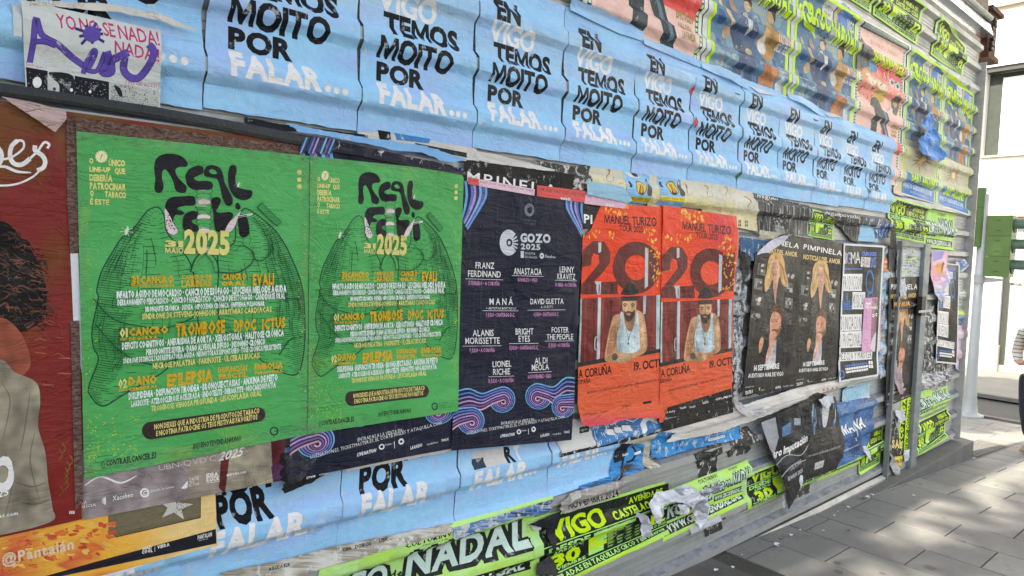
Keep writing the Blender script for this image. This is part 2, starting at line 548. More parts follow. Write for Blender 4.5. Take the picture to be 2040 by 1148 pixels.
def poster(name, corners, label, cat, art=None, sheet=(0.7, 0.7, 0.7), off=2.0, ribbed=True, mat='poster', outline=None, group=None,
           corners_uv=None, grid=0.055, lift=None, tears=0.0, seed=1, cut=None, backing=None, parts=True):
    """one sheet of paper on the hoarding. corners: four directions (pixels of the photograph) that hit the wall at its corners TL TR BR BL.
    off: millimetres in front of the ribs' crests. lift(s,t): extra millimetres where it comes away. outline: list of (s,t)."""
    c = np.array([W(*q, off * MM) for q in corners]) if corners_uv is None else np.array(corners_uv)
    sheet_f = sheet if callable(sheet) else (lambda s_, t_: sheet)
    ol = outline or UNIT
    if tears: ol = jag(ol, tears, seed, step=0.03)
    if corners_uv is None:
        # exact perspective map from the unit square to the four corners (in wall coordinates it is nearly affine)
        Hm = homography(UNIT, [tuple(q) for q in c])
        def to_uv(a):
            h = np.concatenate([a, np.ones((len(a), 1))], 1) @ Hm.T
            return h[:, :2] / h[:, 2:]
    else:
        to_uv = lambda a: bilin(c, a[:, 0], a[:, 1])
    Hi = homography([tuple(q) for q in c], UNIT)
    def inv(u, v):
        w_ = Hi[2, 0] * u + Hi[2, 1] * v + Hi[2, 2]
        return ((Hi[0, 0] * u + Hi[0, 1] * v + Hi[0, 2]) / w_, (Hi[1, 0] * u + Hi[1, 1] * v + Hi[1, 2]) / w_)
    LS = 0.08 * MM
    gu, gv = (0.06, RP / 8) if ribbed else (grid, grid)
    rf = (ribbed if isinstance(ribbed, float) else 1.0) if ribbed else 0.0
    nodes = {}
    def node(i, j):
        k_ = (i, j)
        h = nodes.get(k_)
        if h is None:
            u = i * gu; v = R0 + j * gv
            h = 1 - off * MM - ripple(u, v)
            if ribbed: h += paper_sink(v) * rf
            if lift is not None:
                s_, t_ = inv(u, v); h -= lift(min(1.05, max(-.05, s_)), min(1.05, max(-.05, t_))) * MM
            nodes[k_] = h
        return h
    def place(u, v, lay):
        a_ = u / gu; b_ = (v - R0) / gv
        i = math.floor(a_); j = math.floor(b_); a_ -= i; b_ -= j
        if a_ + b_ <= 1:
            h0 = node(i, j); y = h0 + a_ * (node(i + 1, j) - h0) + b_ * (node(i, j + 1) - h0)
        else:
            h0 = node(i + 1, j + 1); y = h0 + (1 - a_) * (node(i, j + 1) - h0) + (1 - b_) * (node(i + 1, j) - h0)
        return P3(u, y - lay * LS, v)
    cen = c.mean(0); lo = min(c[:, 1])
    base = P3(cen[0], 1 - off * MM, lo)
    single = (art is None)
    root = None
    def finish(T, C, nm, parent):
        Q = T / np.array([gu, gv]) - np.array([0, R0 / gv])
        Q, C = slice_tris(Q, C, 0, np.arange(math.ceil(Q[:, :, 0].min()), Q[:, :, 0].max() + 1e-6))
        Q, C = slice_tris(Q, C, 1, np.arange(math.ceil(Q[:, :, 1].min()), Q[:, :, 1].max() + 1e-6))
        S_ = np.array([[1.0, 1.0], [-1.0, 1.0]])
        Q = Q @ S_.T
        Q, C = slice_tris(Q, C, 0, np.arange(math.ceil(Q[:, :, 0].min()), Q[:, :, 0].max() + 1e-6))
        Q = Q @ np.linalg.inv(S_).T
        T = (Q + np.array([0, R0 / gv])) * np.array([gu, gv])
        return T, C
    tr = tessellate_polygon([[Vector((x, y, 0)) for x, y in ol]])
    T = to_uv(np.array([ol[i] for f in tr for i in f], float)).reshape(-1, 3, 2)
    C = np.zeros((len(T), 4)); C[:, :3] = 0.5
    T, C = finish(T, C, name, None)
    cc = T.mean(1)
    # colour of the sheet from its own design
    me = soup_to_mesh(name if single else "paper_sheet", T, C, lambda u, v, l: place(u, v, 0))
    if callable(sheet):
        ca = me.color_attributes["Col"]
        li = [l.vertex_index for l in me.loops]
        vc = []
        for v_ in me.vertices:
            u = v_.co.x / D; vv = (v_.co.z - CAMZ) / D
            s_, t_ = inv(u, vv); vc.append((*sheet(s_, t_), 1.0))
        arr = np.array([vc[i] for i in li], np.float32)
        ca.data.foreach_set("color", arr.reshape(-1))
    else:
        ca = me.color_attributes["Col"]
        arr = np.tile(np.array([*sheet, 1.0], np.float32), len(me.loops)); ca.data.foreach_set("color", arr)
    mt = M[mat] if isinstance(mat, str) else mat
    if single:
        o = new_obj(name, me, None, [mt]); tag(o, label, cat, group)
        return o
    root = empty(name, base, label, cat, group)
    new_obj("paper_sheet", me, root, [mt])
    bypart = {}
    for (T_, col, lay, part) in art.items:
        bypart.setdefault(part, []).append((T_, col, lay))
    for part, its in bypart.items():
        TT = []; CC = []
        for T_, col, lay in its:
            if outline is None and True:
                pass
            TT.append(T_); q = np.zeros((len(T_), 4)); q[:, :3] = col; q[:, 3] = lay; CC.append(q)
        TT = np.concatenate(TT); CC = np.concatenate(CC)
        # keep what lies on the sheet
        for ax, val, keep in ((0, 0.0, 1), (0, 1.0, -1), (1, 0.0, 1), (1, 1.0, -1)):
            TT, CC = slice_tris(TT, CC, ax, [val])
            mid = TT[:, :, ax].mean(1)
            k = (mid >= val) if keep == 1 else (mid <= val)
            TT, CC = TT[k], CC[k]
        if cut is not None and len(TT):
            for (a_, b_, c_) in cut:     # keep a*s+b*t <= c
                TT, CC = clip_half(TT, CC, a_, b_, c_)
        if len(TT) == 0: continue
        tonal = part in ('photograph', 'man', 'woman', 'seated_man', 'figures', 'legs') or (part == 'picture' and name == 'portrait_poster')
        if tonal:
            n_t = {'portrait_poster': 60, 'tour_poster': 34, 'singer_poster': 30}.get(name, 14)
            for ax in (0, 1): TT, CC = slice_tris(TT, CC, ax, np.arange(1, n_t) / n_t)
        TT = to_uv(TT.reshape(-1, 2)).reshape(-1, 3, 2)
        TT, CC = finish(TT, CC, part, root)
        if len(TT) == 0: continue
        shade = None
        if tonal:
            shade = lambda u, v: 1 + .55 * noise.noise(Vector((u * 34, v * 26, 1.3))) + .40 * noise.noise(Vector((u * 90, v * 80, 5.1)))
        new_obj(part, soup_to_mesh(part, TT, CC, place, shade), root, [mt])
    return root

def clip_half(T, C, a, b, c):
    ang = np.array([[a, b], [-b, a]], float) / math.hypot(a, b)
    Q = T @ ang.T
    Q, C = slice_tris(Q, C, 0, [c / math.hypot(a, b)])
    k = Q[:, :, 0].mean(1) <= c / math.hypot(a, b)
    Q, C = Q[k], C[k]
    return Q @ ang, C

def px_outline(frame, pts):
    H = homography(frame, UNIT); a = np.array(pts, float)
    h = np.concatenate([a, np.ones((len(a), 1))], 1) @ H.T
    return [tuple(q) for q in h[:, :2] / h[:, 2:]]
# ================================================================ GROUND
def mat_slab():
    m, nt, p = nodes_of("granite_paving"); L = nt.links.new
    oi = N(nt, "ShaderNodeObjectInfo")
    base = mix(nt, (0.165, 0.163, 0.16), (0.25, 0.243, 0.235), oi.outputs['Random'])
    n1 = pos_noise(nt, 1.6, 8, (1, 1, 1), 0.65)
    c = mix(nt, base, (0.12, 0.118, 0.115), ramp(nt, n1, [(0.42, 0.0), (0.75, 0.75)]))
    n2 = pos_noise(nt, 160, 3)
    c = mix(nt, c, (0.12, 0.115, 0.11), ramp(nt, n2, [(0.55, 0.0), (0.72, 0.55)]))
    n3 = pos_noise(nt, 9, 10, (1, 1, 1), 0.75)
    c = mix(nt, c, (0.09, 0.085, 0.08), ramp(nt, n3, [(0.56, 0.0), (0.70, 0.6)]))
    v = pos_noise(nt, 3.2, kind='v', feature='DISTANCE_TO_EDGE')
    L(c, p.inputs['Base Color']); p.inputs['Roughness'].default_value = 0.75
    L(bump(nt, n2, 0.25, 0.003), p.inputs['Normal'])
    return m
M['slab'] = mat_slab()
M['joint'] = plain_mat("paving_joint_dirt", (0.05, 0.047, 0.043), 0.9)
M['asphalt'] = plain_mat("asphalt", (0.075, 0.073, 0.072), 0.85, 0, 0.4, 20, 0.5)
M['earth'] = plain_mat("dark_concrete", (0.10, 0.095, 0.09), 0.9, 0, 0.4, 4, 0.3)
M['kerbstone'] = plain_mat("kerb_granite", (0.13, 0.127, 0.125), 0.75, 0, 0.35, 5, 0.3)
M['roadpaint'] = plain_mat("white_road_paint", (0.6, 0.6, 0.58), 0.7, 0, 0.35, 12, 0.2)
M['iron'] = plain_mat("cast_iron", (0.035, 0.033, 0.034), 0.55, 0.3, 0.4, 14, 0.4)
M['scrapwhite'] = plain_mat("paper_underside", (0.72, 0.72, 0.75), 0.7, 0, 0.12, 10, 0.3)

XK = 5.75    # edge of the near pavement
XR = 6.55    # far kerb

# one base sheet reaching the horizon, following the slope of the pavement
mb = MB()
xs = [-60, -8, 0, 2.7, 4.0, 5.7, XR, 8, 12, 20, 90]
def gbase(x): return (gz(max(x, -6))) - 0.016
for i in range(len(xs) - 1):
    for (y0, y1) in ((-60, -6), (-6, 1.05), (1.05, 6), (6, 60)):
        mb.add([P3(xs[i], y0, gbase(xs[i])), P3(xs[i + 1], y0, gbase(xs[i + 1])), P3(xs[i + 1], y1, gbase(xs[i + 1])), P3(xs[i], y1, gbase(xs[i]))], [(0, 1, 2, 3)])
tag(mb.build("ground", M['asphalt']), kind='structure')

# pavement bed (what shows in the joints) with its slabs as parts
bed = MB()
bx = [-1.2, 2.7, 5.7]
for i in range(2):
    bed.add([P3(bx[i], -2.2, gz(bx[i]) - 0.0035), P3(bx[i + 1], -2.2, gz(bx[i + 1]) - 0.0035), P3(bx[i + 1], 1.3, gz(bx[i + 1]) - 0.0035), P3(bx[i], 1.3, gz(bx[i]) - 0.0035)], [(0, 1, 2, 3)])
pave = tag(bed.build("pavement", M['joint']), kind='structure')
SLX = 0.178; SLY = 0.287
slab_mesh = bpy.data.meshes.new("paving_slab")
bmx = bmesh.new()
bmesh.ops.create_cube(bmx, size=1.0)
bmesh.ops.scale(bmx, vec=((SLX - 0.0042) * D, (SLY - 0.0042) * D, 0.03), verts=bmx.verts)
bmesh.ops.translate(bmx, vec=(0, 0, -0.015), verts=bmx.verts)
bmesh.ops.bevel(bmx, geom=[e for e in bmx.edges if all(v.co.z > -0.001 for v in e.verts)], offset=0.003, segments=1, affect='EDGES')
bmx.to_mesh(slab_mesh); bmx.free(); slab_mesh.materials.append(M['slab'])
rnd = random.Random(4)
row0 = 2.076
def is_plate(x, y): return 0.9 < x < 1.72 and 0.70 < y < 1.16
nslab = 0
far_slabs = MB()
k = -9
while True:
    xc = row0 + (k + 0.5) * SLX
    if xc > 5.7: break
    if xc > 0.9:
        y = (0.797 if k % 2 else 0.651) + 3 * SLY
        while y > -0.7:
            yc = y - SLY / 2
            y -= SLY
            if yc > 1.12 and xc < 3.9: continue
            if is_plate(xc, yc): continue
            # visible wedge only
            o = bpy.data.objects.new("paving_slab", slab_mesh); COL.objects.link(o)
            o.parent = pave
            sl = -0.028 if xc < 2.7 else -0.073
            o.location = P3(xc, yc, gz(xc) + rnd.uniform(-0.0004, 0.0004))
            o.rotation_euler = (rnd.uniform(-.002, .002), -math.atan(sl) + rnd.uniform(-.002, .002), 0)
            nslab += 1
    k += 1
# dark cast plate set in the pavement near the camera
pl = MB(); pl.add([P3(0.7, 0.45, gz(.7)), P3(1.64, 0.45, gz(1.64)), P3(1.64, 1.15, gz(1.64)), P3(0.7, 1.15, gz(.7))], [(0, 1, 2, 3)])
tag(pl.build("dark_paving_panel", M['earth'], None), kind='structure')

# iron drain grate in the pavement by the walker
grate = empty("drain_grate", P3(4.2, 0.95, gz(4.2)), "dark iron drain grate set in the paving beside the walker's feet", "grate")
gb = MB(); gx0, gx1, gy0, gy1 = 3.95, 4.55, 0.93, 1.07
gb.add([P3(gx0, gy0, gz(gx0) + .0015), P3(gx1, gy0, gz(gx1) + .0015), P3(gx1, gy1, gz(gx1) + .0015), P3(gx0, gy1, gz(gx0) + .0015)], [(0, 1, 2, 3)])
gb.build("grate_frame", M['iron'], grate)
for i in range(13):
    x0 = gx0 + 0.02 + i * 0.043
    s_ = MB(); s_.box(*P3(x0, gy0 + .01, gz(x0) + .002), *P3(x0 + .018, gy1 - .01, gz(x0) + .0055))
    s_.build("bar", M['kerbstone'], grate)

# street beyond the pavement
def strip(name, x0, x1, y0, y1, dz, mat, h=0.0, kind='structure', n=1):
    s_ = MB()
    s_.hull([P3(x0, y0, gz(x0) + dz - h - .03), P3(x1, y0, gz(x1) + dz - h - .03), P3(x1, y1, gz(x1) + dz - h - .03), P3(x0, y1, gz(x0) + dz - h - .03)],
            [P3(x0, y0, gz(x0) + dz), P3(x1, y0, gz(x1) + dz), P3(x1, y1, gz(x1) + dz), P3(x0, y1, gz(x0) + dz)])
    return tag(s_.build(name, mat), kind=kind)
strip("near_kerb", XK, XK + .055, -2.2, 6, 0.001, M['kerbstone'])
strip("road", XK + .055, XR, -6, 8, -0.020, M['asphalt'])
strip("far_kerb", XR, XR + .06, -6, 8, 0.030, M['kerbstone'])
strip("far_pavement", XR + .06, 11.5, -6, 8, 0.028, M['slab'])
for i, (ya, yb) in enumerate(((1.60, 1.43), (1.26, 1.09), (.92, .75), (1.94, 1.77))):
    q = MB(); xa, xb = 5.9, 6.48
    q.add([P3(xa, ya, gz(xa) - .0185), P3(xb, ya, gz(xb) - .0185), P3(xb, yb, gz(xb) - .0185), P3(xa, yb, gz(xa) - .0185)], [(0, 1, 2, 3)])
    tag(q.build("crossing_stripe", M['roadpaint']), kind='structure')

# ================================================================ HOARDING of ribbed steel sheet
UL, UR = -0.62, 3.80
VB, VT = -0.892, 1.09
def steel_profile():
    pts = []
    k0 = int(math.floor((VB - R0) / RP)) - 1; k1 = int(math.ceil((VT - R0) / RP)) + 1
    g = 0.0016
    for k in range(k0, k1 + 1):
        c = R0 + k * RP
        seq = [(-0.10, 0), (0.10, 0), (0.235, RH)]
        for gs in (0.36, 0.50, 0.64):
            seq += [(gs - 0.012, RH), (gs - 0.006, RH + g), (gs + 0.006, RH + g), (gs + 0.012, RH)]
        seq += [(0.80, RH)]
        for ph, dep in seq: pts.append((c + ph * RP, dep))
    return [(v, d_) for v, d_ in pts if VB <= v <= VT]
prof = steel_profile()
hoard = empty("steel_hoarding", P3((UL + UR) / 2, 1.0, VB), "long hoarding of ribbed galvanised steel sheet covered in pasted posters", "hoarding")
edges_u = [UL, 0.30, 1.02, 1.9, 2.87, UR]
for i in range(len(edges_u) - 1):
    a, b = edges_u[i], edges_u[i + 1]
    s_ = MB(); n = 6
    jog = 0.0006 * (i % 2)
    us = [a + (b + 0.004 - a) * j / n for j in range(n + 1)]
    vs = []; fs = []
    for u in us:
        for v, d_ in prof: vs.append(P3(u, 1 + d_ + jog + 0.0007 * noise.noise(Vector((u * 4, v * 5, 0))), v))
    m_ = len(prof)
    for j in range(n):
        for q in range(m_ - 1): fs.append((j * m_ + q, (j + 1) * m_ + q, (j + 1) * m_ + q + 1, j * m_ + q + 1))
    s_.add(vs, fs)
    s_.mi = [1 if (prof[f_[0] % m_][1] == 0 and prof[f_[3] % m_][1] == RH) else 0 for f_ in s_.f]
    s_.build("ribbed_sheet", [M['galv'], M['ribgrime']], hoard)
# foot rail: an angle that sticks out at the bottom
s_ = MB()
s_.hull([P3(UL, 0.990, -0.905), P3(2.872, 0.990, -0.905), P3(2.872, 1.0, -0.905), P3(UL, 1.0, -0.905)],
        [P3(UL, 0.984, -0.866), P3(2.872, 0.984, -0.866), P3(2.872, 0.9985, -0.856), P3(UL, 0.9985, -0.856)])
s_.build("foot_rail", M['galv'], hoard)
s_ = MB(); s_.box(*P3(3.802, 0.984, -0.862), *P3(3.809, 1.02, 0.966))
s_.build("edge_flange", M['galv'], hoard)
s_ = MB(); s_.box(*P3(3.8095, 0.988, -0.66), *P3(3.83, 1.01, -0.50)); s_.build("edge_plate", M['galv_dark'], hoard)
s_ = MB()
s_.hull([P3(UL, 0.975, 1.096), P3(3.845, 0.975, 1.096), P3(3.845, 1.03, 1.092), P3(UL, 1.03, 1.092)],
        [P3(UL, 0.990, 1.150), P3(3.845, 0.990, 1.150), P3(3.845, 1.03, 1.160), P3(UL, 1.03, 1.160)])
s_.build("top_flashing", M['flash'], hoard)
s_ = MB()
s_.tube([P3(UL, 0.985, 1.172), P3(3.82, 0.985, 1.172)], 0.013 * D, 12)
s_.build("top_pipe", M['galv_dark'], hoard, smooth=True)
M['board'] = plain_mat("weathered_formwork_board", (0.30, 0.25, 0.19), 0.85, 0, 0.5, 6, 0.4)
for j in range(8):
    s_ = MB(); s_.box(*P3(UL, 1.0 + 0.002 * (j % 3), 1.19 + j * .105), *P3(3.83, 1.03, 1.19 + j * .105 + .102)); s_.build("board", M['board'], hoard)
# doorway in the hoarding: two posts, head and a flat leaf
door = empty("hoarding_door", P3(3.02, 1.0, VB), "flat steel door leaf in the hoarding between a thin post and a thick grey post", "door")
s_ = MB(); s_.box(*P3(2.892, 0.9955, -0.872), *P3(3.123, 1.006, 0.062)); s_.build("door_leaf", M['galv'], door)
s_ = MB(); s_.box(*P3(2.876, 0.982, -0.890), *P3(2.888, 1.0, 0.084)); s_.build("thin_post", M['galv_dark'], door)
s_ = MB(); s_.box(*P3(3.125, 0.978, -0.878), *P3(3.19, 0.999, 0.078)); s_.build("thick_post", M['galv_dark'], door, bevel=0.004)
s_ = MB(); s_.box(*P3(2.889, 0.983, 0.064), *P3(3.124, 0.999, 0.084)); s_.build("door_head", M['galv_dark'], door)
s_ = MB(); s_.box(*P3(3.09, 0.966, -0.22), *P3(3.135, 0.985, -0.14)); s_.build("latch", M['iron'], door)
s_ = MB(); s_.box(*P3(3.04, 0.959, -0.205), *P3(3.20, 0.9615, -0.195)); s_.build("latch_bar", M['galv'], door)
for hz in (-.70, -.42, -.02):
    s_ = MB(); s_.tube([P3(2.893, 0.988, hz - .02), P3(2.893, 0.988, hz + .02)], .005 * D, 8); s_.build("hinge", M['galv_dark'], door)
# base slab (step) in front of the last sheets
stp = MB()
xa, xb, yf = 2.66, 3.90, 0.948
stp.hull([P3(xa, yf, -0.93), P3(xb, yf, -1.02), P3(xb, 1.12, -1.02), P3(xa, 1.12, -0.93)],
         [P3(xa, yf, -0.8775), P3(xb, yf, -0.877), P3(xb, 1.12, -0.860), P3(xa, 1.12, -0.874)])
tag(stp.build("concrete_step", M['kerbstone'], None, bevel=0.006), "dark concrete step wedge under the right end of the hoarding", "step")
# rusty steel beam end above the corner
bm_ = empty("rusty_beam", P3(3.9, 1.0, 1.0), "rusty dark steel beam end jutting out at the top right corner of the hoarding", "beam")
s_ = MB(); s_.box(*P3(3.845, 0.99, 1.00), *P3(4.02, 1.06, 1.025)); s_.build("flange", M['rust'], bm_)
s_ = MB(); s_.box(*P3(3.855, 1.0, 1.025), *P3(3.99, 1.05, 1.225)); s_.build("web", M['rust'], bm_)
s_ = MB(); s_.box(*P3(3.845, 0.985, 1.225), *P3(4.04, 1.06, 1.245)); s_.build("flange", M['rust'], bm_)
rnd = random.Random(3)
for q in range(7):
    s_ = MB(); z0 = 1.04 + q * .024; x0 = 3.86 + rnd.uniform(0, .05); s_.box(*P3(x0, 0.985, z0), *P3(x0 + rnd.uniform(.02, .05), 0.999, z0 + .014)); s_.build("bolt", M['iron'], bm_)

# ================================================================ BUILDING across the street
XF = 8.1
def fy(y): return 1.82 + (y - 1.691) * 1.48
def fz(z): return 1.084 + (z - .686) * 1.408
M['stucco'] = plain_mat("white_facade_stone", (0.80, 0.79, 0.76), 0.7, 0, 0.06, 2, 0.05)
M['stonebeige'] = plain_mat("beige_plinth_stone", (0.55, 0.47, 0.36), 0.7, 0, 0.15, 3, 0.1)
M['darkframe'] = plain_mat("dark_window_frame", (0.05, 0.055, 0.05), 0.4, 0.2, 0.1)
M['roomdark'] = plain_mat("dark_interior", (0.045, 0.055, 0.05), 0.8)
M['blind'] = plain_mat("white_blind", (0.8, 0.8, 0.78), 0.8, 0, 0.04)
M['greypanel'] = plain_mat("blue_grey_panel", (0.33, 0.38, 0.42), 0.5)
gl, gnt, gp = nodes_of("shop_glass")
gp.inputs['Base Color'].default_value = (0.75, 0.82, 0.8, 1); gp.inputs['Roughness'].default_value = 0.03
gp.inputs['Alpha'].default_value = 0.28; gp.inputs['IOR'].default_value = 1.45
M['glass'] = gl
bld = empty("street_building", P3(XF, 1.2, -1.1), "bright white modern building with a shop window across the street", "building")
def fbox(nm, y0, y1, z0, z1, x0, x1, mat, parent=None, bev=0):
    s_ = MB(); s_.box(*P3(XF + x0, fy(y0), fz(z0)), *P3(XF + x1, fy(y1), fz(z1))); return s_.build(nm, mat, parent or bld, bevel=bev)
# upper walls around the window opening (window y<1.875, z .70..1.315)
fbox("wall", 1.876, 6.0, 0.285, 4.5, 0, .5, M['stucco'])
fbox("wall", -6.0, 1.876, 0.285, 0.686, 0, .5, M['stucco'])
fbox("wall", -6.0, 1.876, 1.335, 1.66, 0, .5, M['stucco'])
fbox("wall", -6.0, 1.876, 1.76, 4.5, 0, .5, M['stucco'])
fbox("string_course", -6.0, 1.876, 1.662, 1.758, .04, .5, M['stonebeige'])
fbox("window_sill", -6.0, 1.874, 0.688, 0.70, -.03, .14, M['stonebeige'])
w1 = fbox("window", -6.0, 1.874, 1.30, 1.333, .02, .14, M['darkframe'])
fbox("blind", 0.9, 1.79, 0.702, 1.262, .10, .12, M['blind'], w1)
fbox("pane", 0.9, 1.872, 0.702, 1.298, .125, .13, M['roomdark'], w1)
fbox("mullion", 1.615, 1.627, 0.702, 0.93, .08, .099, M['stonebeige'], w1)
# soffit and canopy
fbox("canopy", -6.0, 6.0, 0.262, 0.284, -.06, 1.4, M['stonebeige'])
# ground floor
fbox("pillar", 1.70, 1.83, -0.66, 0.26, -0.01, .12, M['stucco'])
fbox("pillar", 1.86, 6.0, -0.66, 0.26, .05, .4, M['stucco'])
fbox("side_panel", 1.78, 1.86, 0.0, 0.26, .14, .2, M['greypanel'])
fbox("plinth", 1.69, 6.0, -1.0, -0.66, -.02, .42, M['stonebeige'])
fbox("plinth", -6.0, 1.69, -1.0, -0.80, .05, .42, M['stonebeige'])
sh = fbox("shop_window", 1.664, 1.70, -0.80, 0.26, .06, .10, M['darkframe'])
fbox("glass", -6.0, 1.664, -0.80, 0.26, .08, .085, M['glass'], sh)
for yy in (1.52, 1.0, .5): fbox("glazing_bar", yy, yy + .012, -0.80, 0.26, .055, .078, M['greypanel'], sh)
fbox("glazing_bar", -6, 1.663, -0.205, -0.17, .055, .078, M['stonebeige'], sh)
# letters of the signs on the wall: S.. and MAC..
def wall_letters(nm, txt, y, z, h, col):
    T, w = line_of_text(txt, 0.0, 2, 0.12)
    T = T / 0.7 * h * 1.45; y = fy(y); z = fz(z)
    vs = [P3(XF - .004, y - p[0], z + p[1]) for t in T for p in t]
    me = bpy.data.meshes.new(nm); me.from_pydata(vs, [], [(3 * i + 2, 3 * i + 1, 3 * i) for i in range(len(T))])
    new_obj(nm, me, bld, [col])
M['signgrey'] = plain_mat("grey_sign_metal", (0.30, 0.30, 0.30), 0.5)
wall_letters("sign_letters", "MAC", 1.668, 0.43, 0.035, M['signgrey'])
fbox("sign_line", 1.50, 1.66, 0.396, 0.401, -.004, -.001, M['signgrey'])
def blind_letters():
    T, w = line_of_text("S", 0.0, 2); T = T / .7 * .08
    vs = [P3(XF + .097, fy(1.652) - p[0], fz(0.945) + p[1]) for t in T for p in t]
    me = bpy.data.meshes.new("sign_letters"); me.from_pydata(vs, [], [(3 * i + 2, 3 * i + 1, 3 * i) for i in range(len(T))])
    new_obj("sign_letters", me, bld, [M['signgrey']])
blind_letters()

# what is seen through and past the shop window
far = empty("far_building", P3(20, 3, -1.1), "pale stone building with rows of windows seen beyond the shop glass", "building")
M['farstone'] = plain_mat("pale_far_stone", (0.62, 0.57, 0.49), 0.8, 0, 0.12, 1.0, 0)
s_ = MB(); s_.box(*P3(20, -10, -1.3), *P3(22, 16, 7)); s_.build("wall", M['farstone'], far)
for iz in range(6):
    for iy in range(16):
        yy = -2 + iy * 0.5; zz = -0.2 + iz * 0.8
        s_ = MB(); s_.box(*P3(19.96, yy, zz), *P3(20.0, yy + .3, zz + .5)); f_ = s_.build("window", M['stucco'], far)
        s_ = MB(); s_.box(*P3(19.94, yy + .03, zz + .03), *P3(19.957, yy + .27, zz + .47)); s_.build("pane", M['roomdark'], f_)
s_ = MB(); s_.box(*P3(19.85, -4, .38), *P3(19.99, 7, .46)); s_.build("string_course", M['stucco'], far)

M['leafA'] = plain_mat("shrub_leaf", (0.07, 0.11, 0.035), 0.6, 0, 0.4, 3)
M['leafR'] = plain_mat("reddish_leaf", (0.12, 0.05, 0.04), 0.6, 0, 0.4, 3)
M['bark'] = plain_mat("bark", (0.10, 0.08, 0.06), 0.9, 0, 0.4, 8, 0.5)
def leafball(cx_, cy_, cz_, rx, ry, rz, n, size, seed, mats, nm, parent):
    rnd = random.Random(seed); s_ = MB()
    for i in range(n):
        while True:
            p = Vector((rnd.uniform(-1, 1), rnd.uniform(-1, 1), rnd.uniform(-1, 1)))
            if 0.25 < p.length < 1 and noise.noise(p * 2.3 + Vector((seed, 0, 0))) > -0.18: break
        c = Vector((cx_ + p.x * rx, cy_ + p.y * ry, cz_ + p.z * rz))
        a = Vector((rnd.uniform(-1, 1), rnd.uniform(-1, 1), rnd.uniform(-.6, .6))).normalized() * size * rnd.uniform(.6, 1.3)
        b = a.cross(Vector((rnd.uniform(-1, 1), rnd.uniform(-1, 1), rnd.uniform(-1, 1)))).normalized() * size * 0.45
        s_.add([c - a, c + b, c + a, c - b], [(0, 1, 2, 3)], rnd.randrange(len(mats)))
    return s_.build(nm, mats, parent)
gb_ = P3(14.36, 3.05, -1.1)
shr = empty("shrub", gb_, "green shrub with reddish leaves seen through the shop glass", "shrub")
c_ = P3(14.36, 3.05, -0.72); leafball(*c_, 1.6, 1.5, 1.0, 1500, .13, 3, [M['leafA'], M['leafA'], M['leafR']], "crown", shr)
s_ = MB(); s_.tube([P3(14.36, 3.05, -1.12), P3(14.36, 3.05, -.7)], .06, 8); s_.build("trunk", M['bark'], shr)
shr2 = empty("shrub", P3(15.0, 2.28, -1.1), "taller round green shrub at the right of the shop window", "shrub")
c_ = P3(15.0, 2.28, -0.5); leafball(*c_, 1.5, 1.3, 1.1, 1400, .13, 5, [M['leafA']], "crown", shr2)
s_ = MB(); s_.tube([P3(15.0, 2.28, -1.12), P3(15.0, 2.28, -.5)], .06, 8); s_.build("trunk", M['bark'], shr2)

# ================================================================ parked car beyond the glass
M['carpaint'] = plain_mat("dark_car_paint", (0.02, 0.022, 0.026), 0.25, 0.3, 0.05)
M['carglass'] = plain_mat("car_glass", (0.06, 0.08, 0.09), 0.1, 0.2, 0.05)
M['tyre'] = plain_mat("tyre_rubber", (0.02, 0.02, 0.02), 0.8)
M['rim'] = plain_mat("alloy_rim", (0.4, 0.4, 0.42), 0.35, 0.7)
def car(x, y, z, mat, label):
    c = empty("parked_car", (x, y, z), label, "car")
    s_ = MB()
    def ring(zz, l0, l1, w): return [(x - w, y + l0, z + zz), (x + w, y + l0, z + zz), (x + w, y + l1, z + zz), (x - w, y + l1, z + zz)]
    s_.hull(ring(.25, -2.05, 2.1, .80), ring(.62, -2.15, 2.15, .88)); s_.hull(ring(.621, -2.15, 2.15, .88), ring(.88, -2.0, 2.0, .84))
    s_.build("body", mat, c, bevel=.05)
    s_ = MB(); s_.hull(ring(.885, -1.6, 1.15, .78), ring(1.38, -1.15, .45, .62)); s_.build("cabin_glass", M['carglass'], c, bevel=.05)
    s_ = MB(); s_.hull(ring(1.382, -1.15, .45, .63), ring(1.43, -1.0, .3, .58)); s_.build("roof", mat, c, bevel=.02)
    for dx in (-.8, .8):
        for dy in (-1.35, 1.35):
            t = MB(); t.tube([(x + dx - .09, y + dy, z + .32), (x + dx + .09, y + dy, z + .32)], .32, 20); w_ = t.build("wheel", M['tyre'], c)
            t = MB(); t.tube([(x + dx - .1, y + dy, z + .32), (x + dx + .1, y + dy, z + .32)], .19, 14); t.build("rim", M['rim'], w_)
    return c
xc_, yc_, zc_ = P3(11.6, 2.40, -1.07)
car(xc_, yc_, zc_, M['carpaint'], "dark car parked beyond the shop window, below the shrubs")

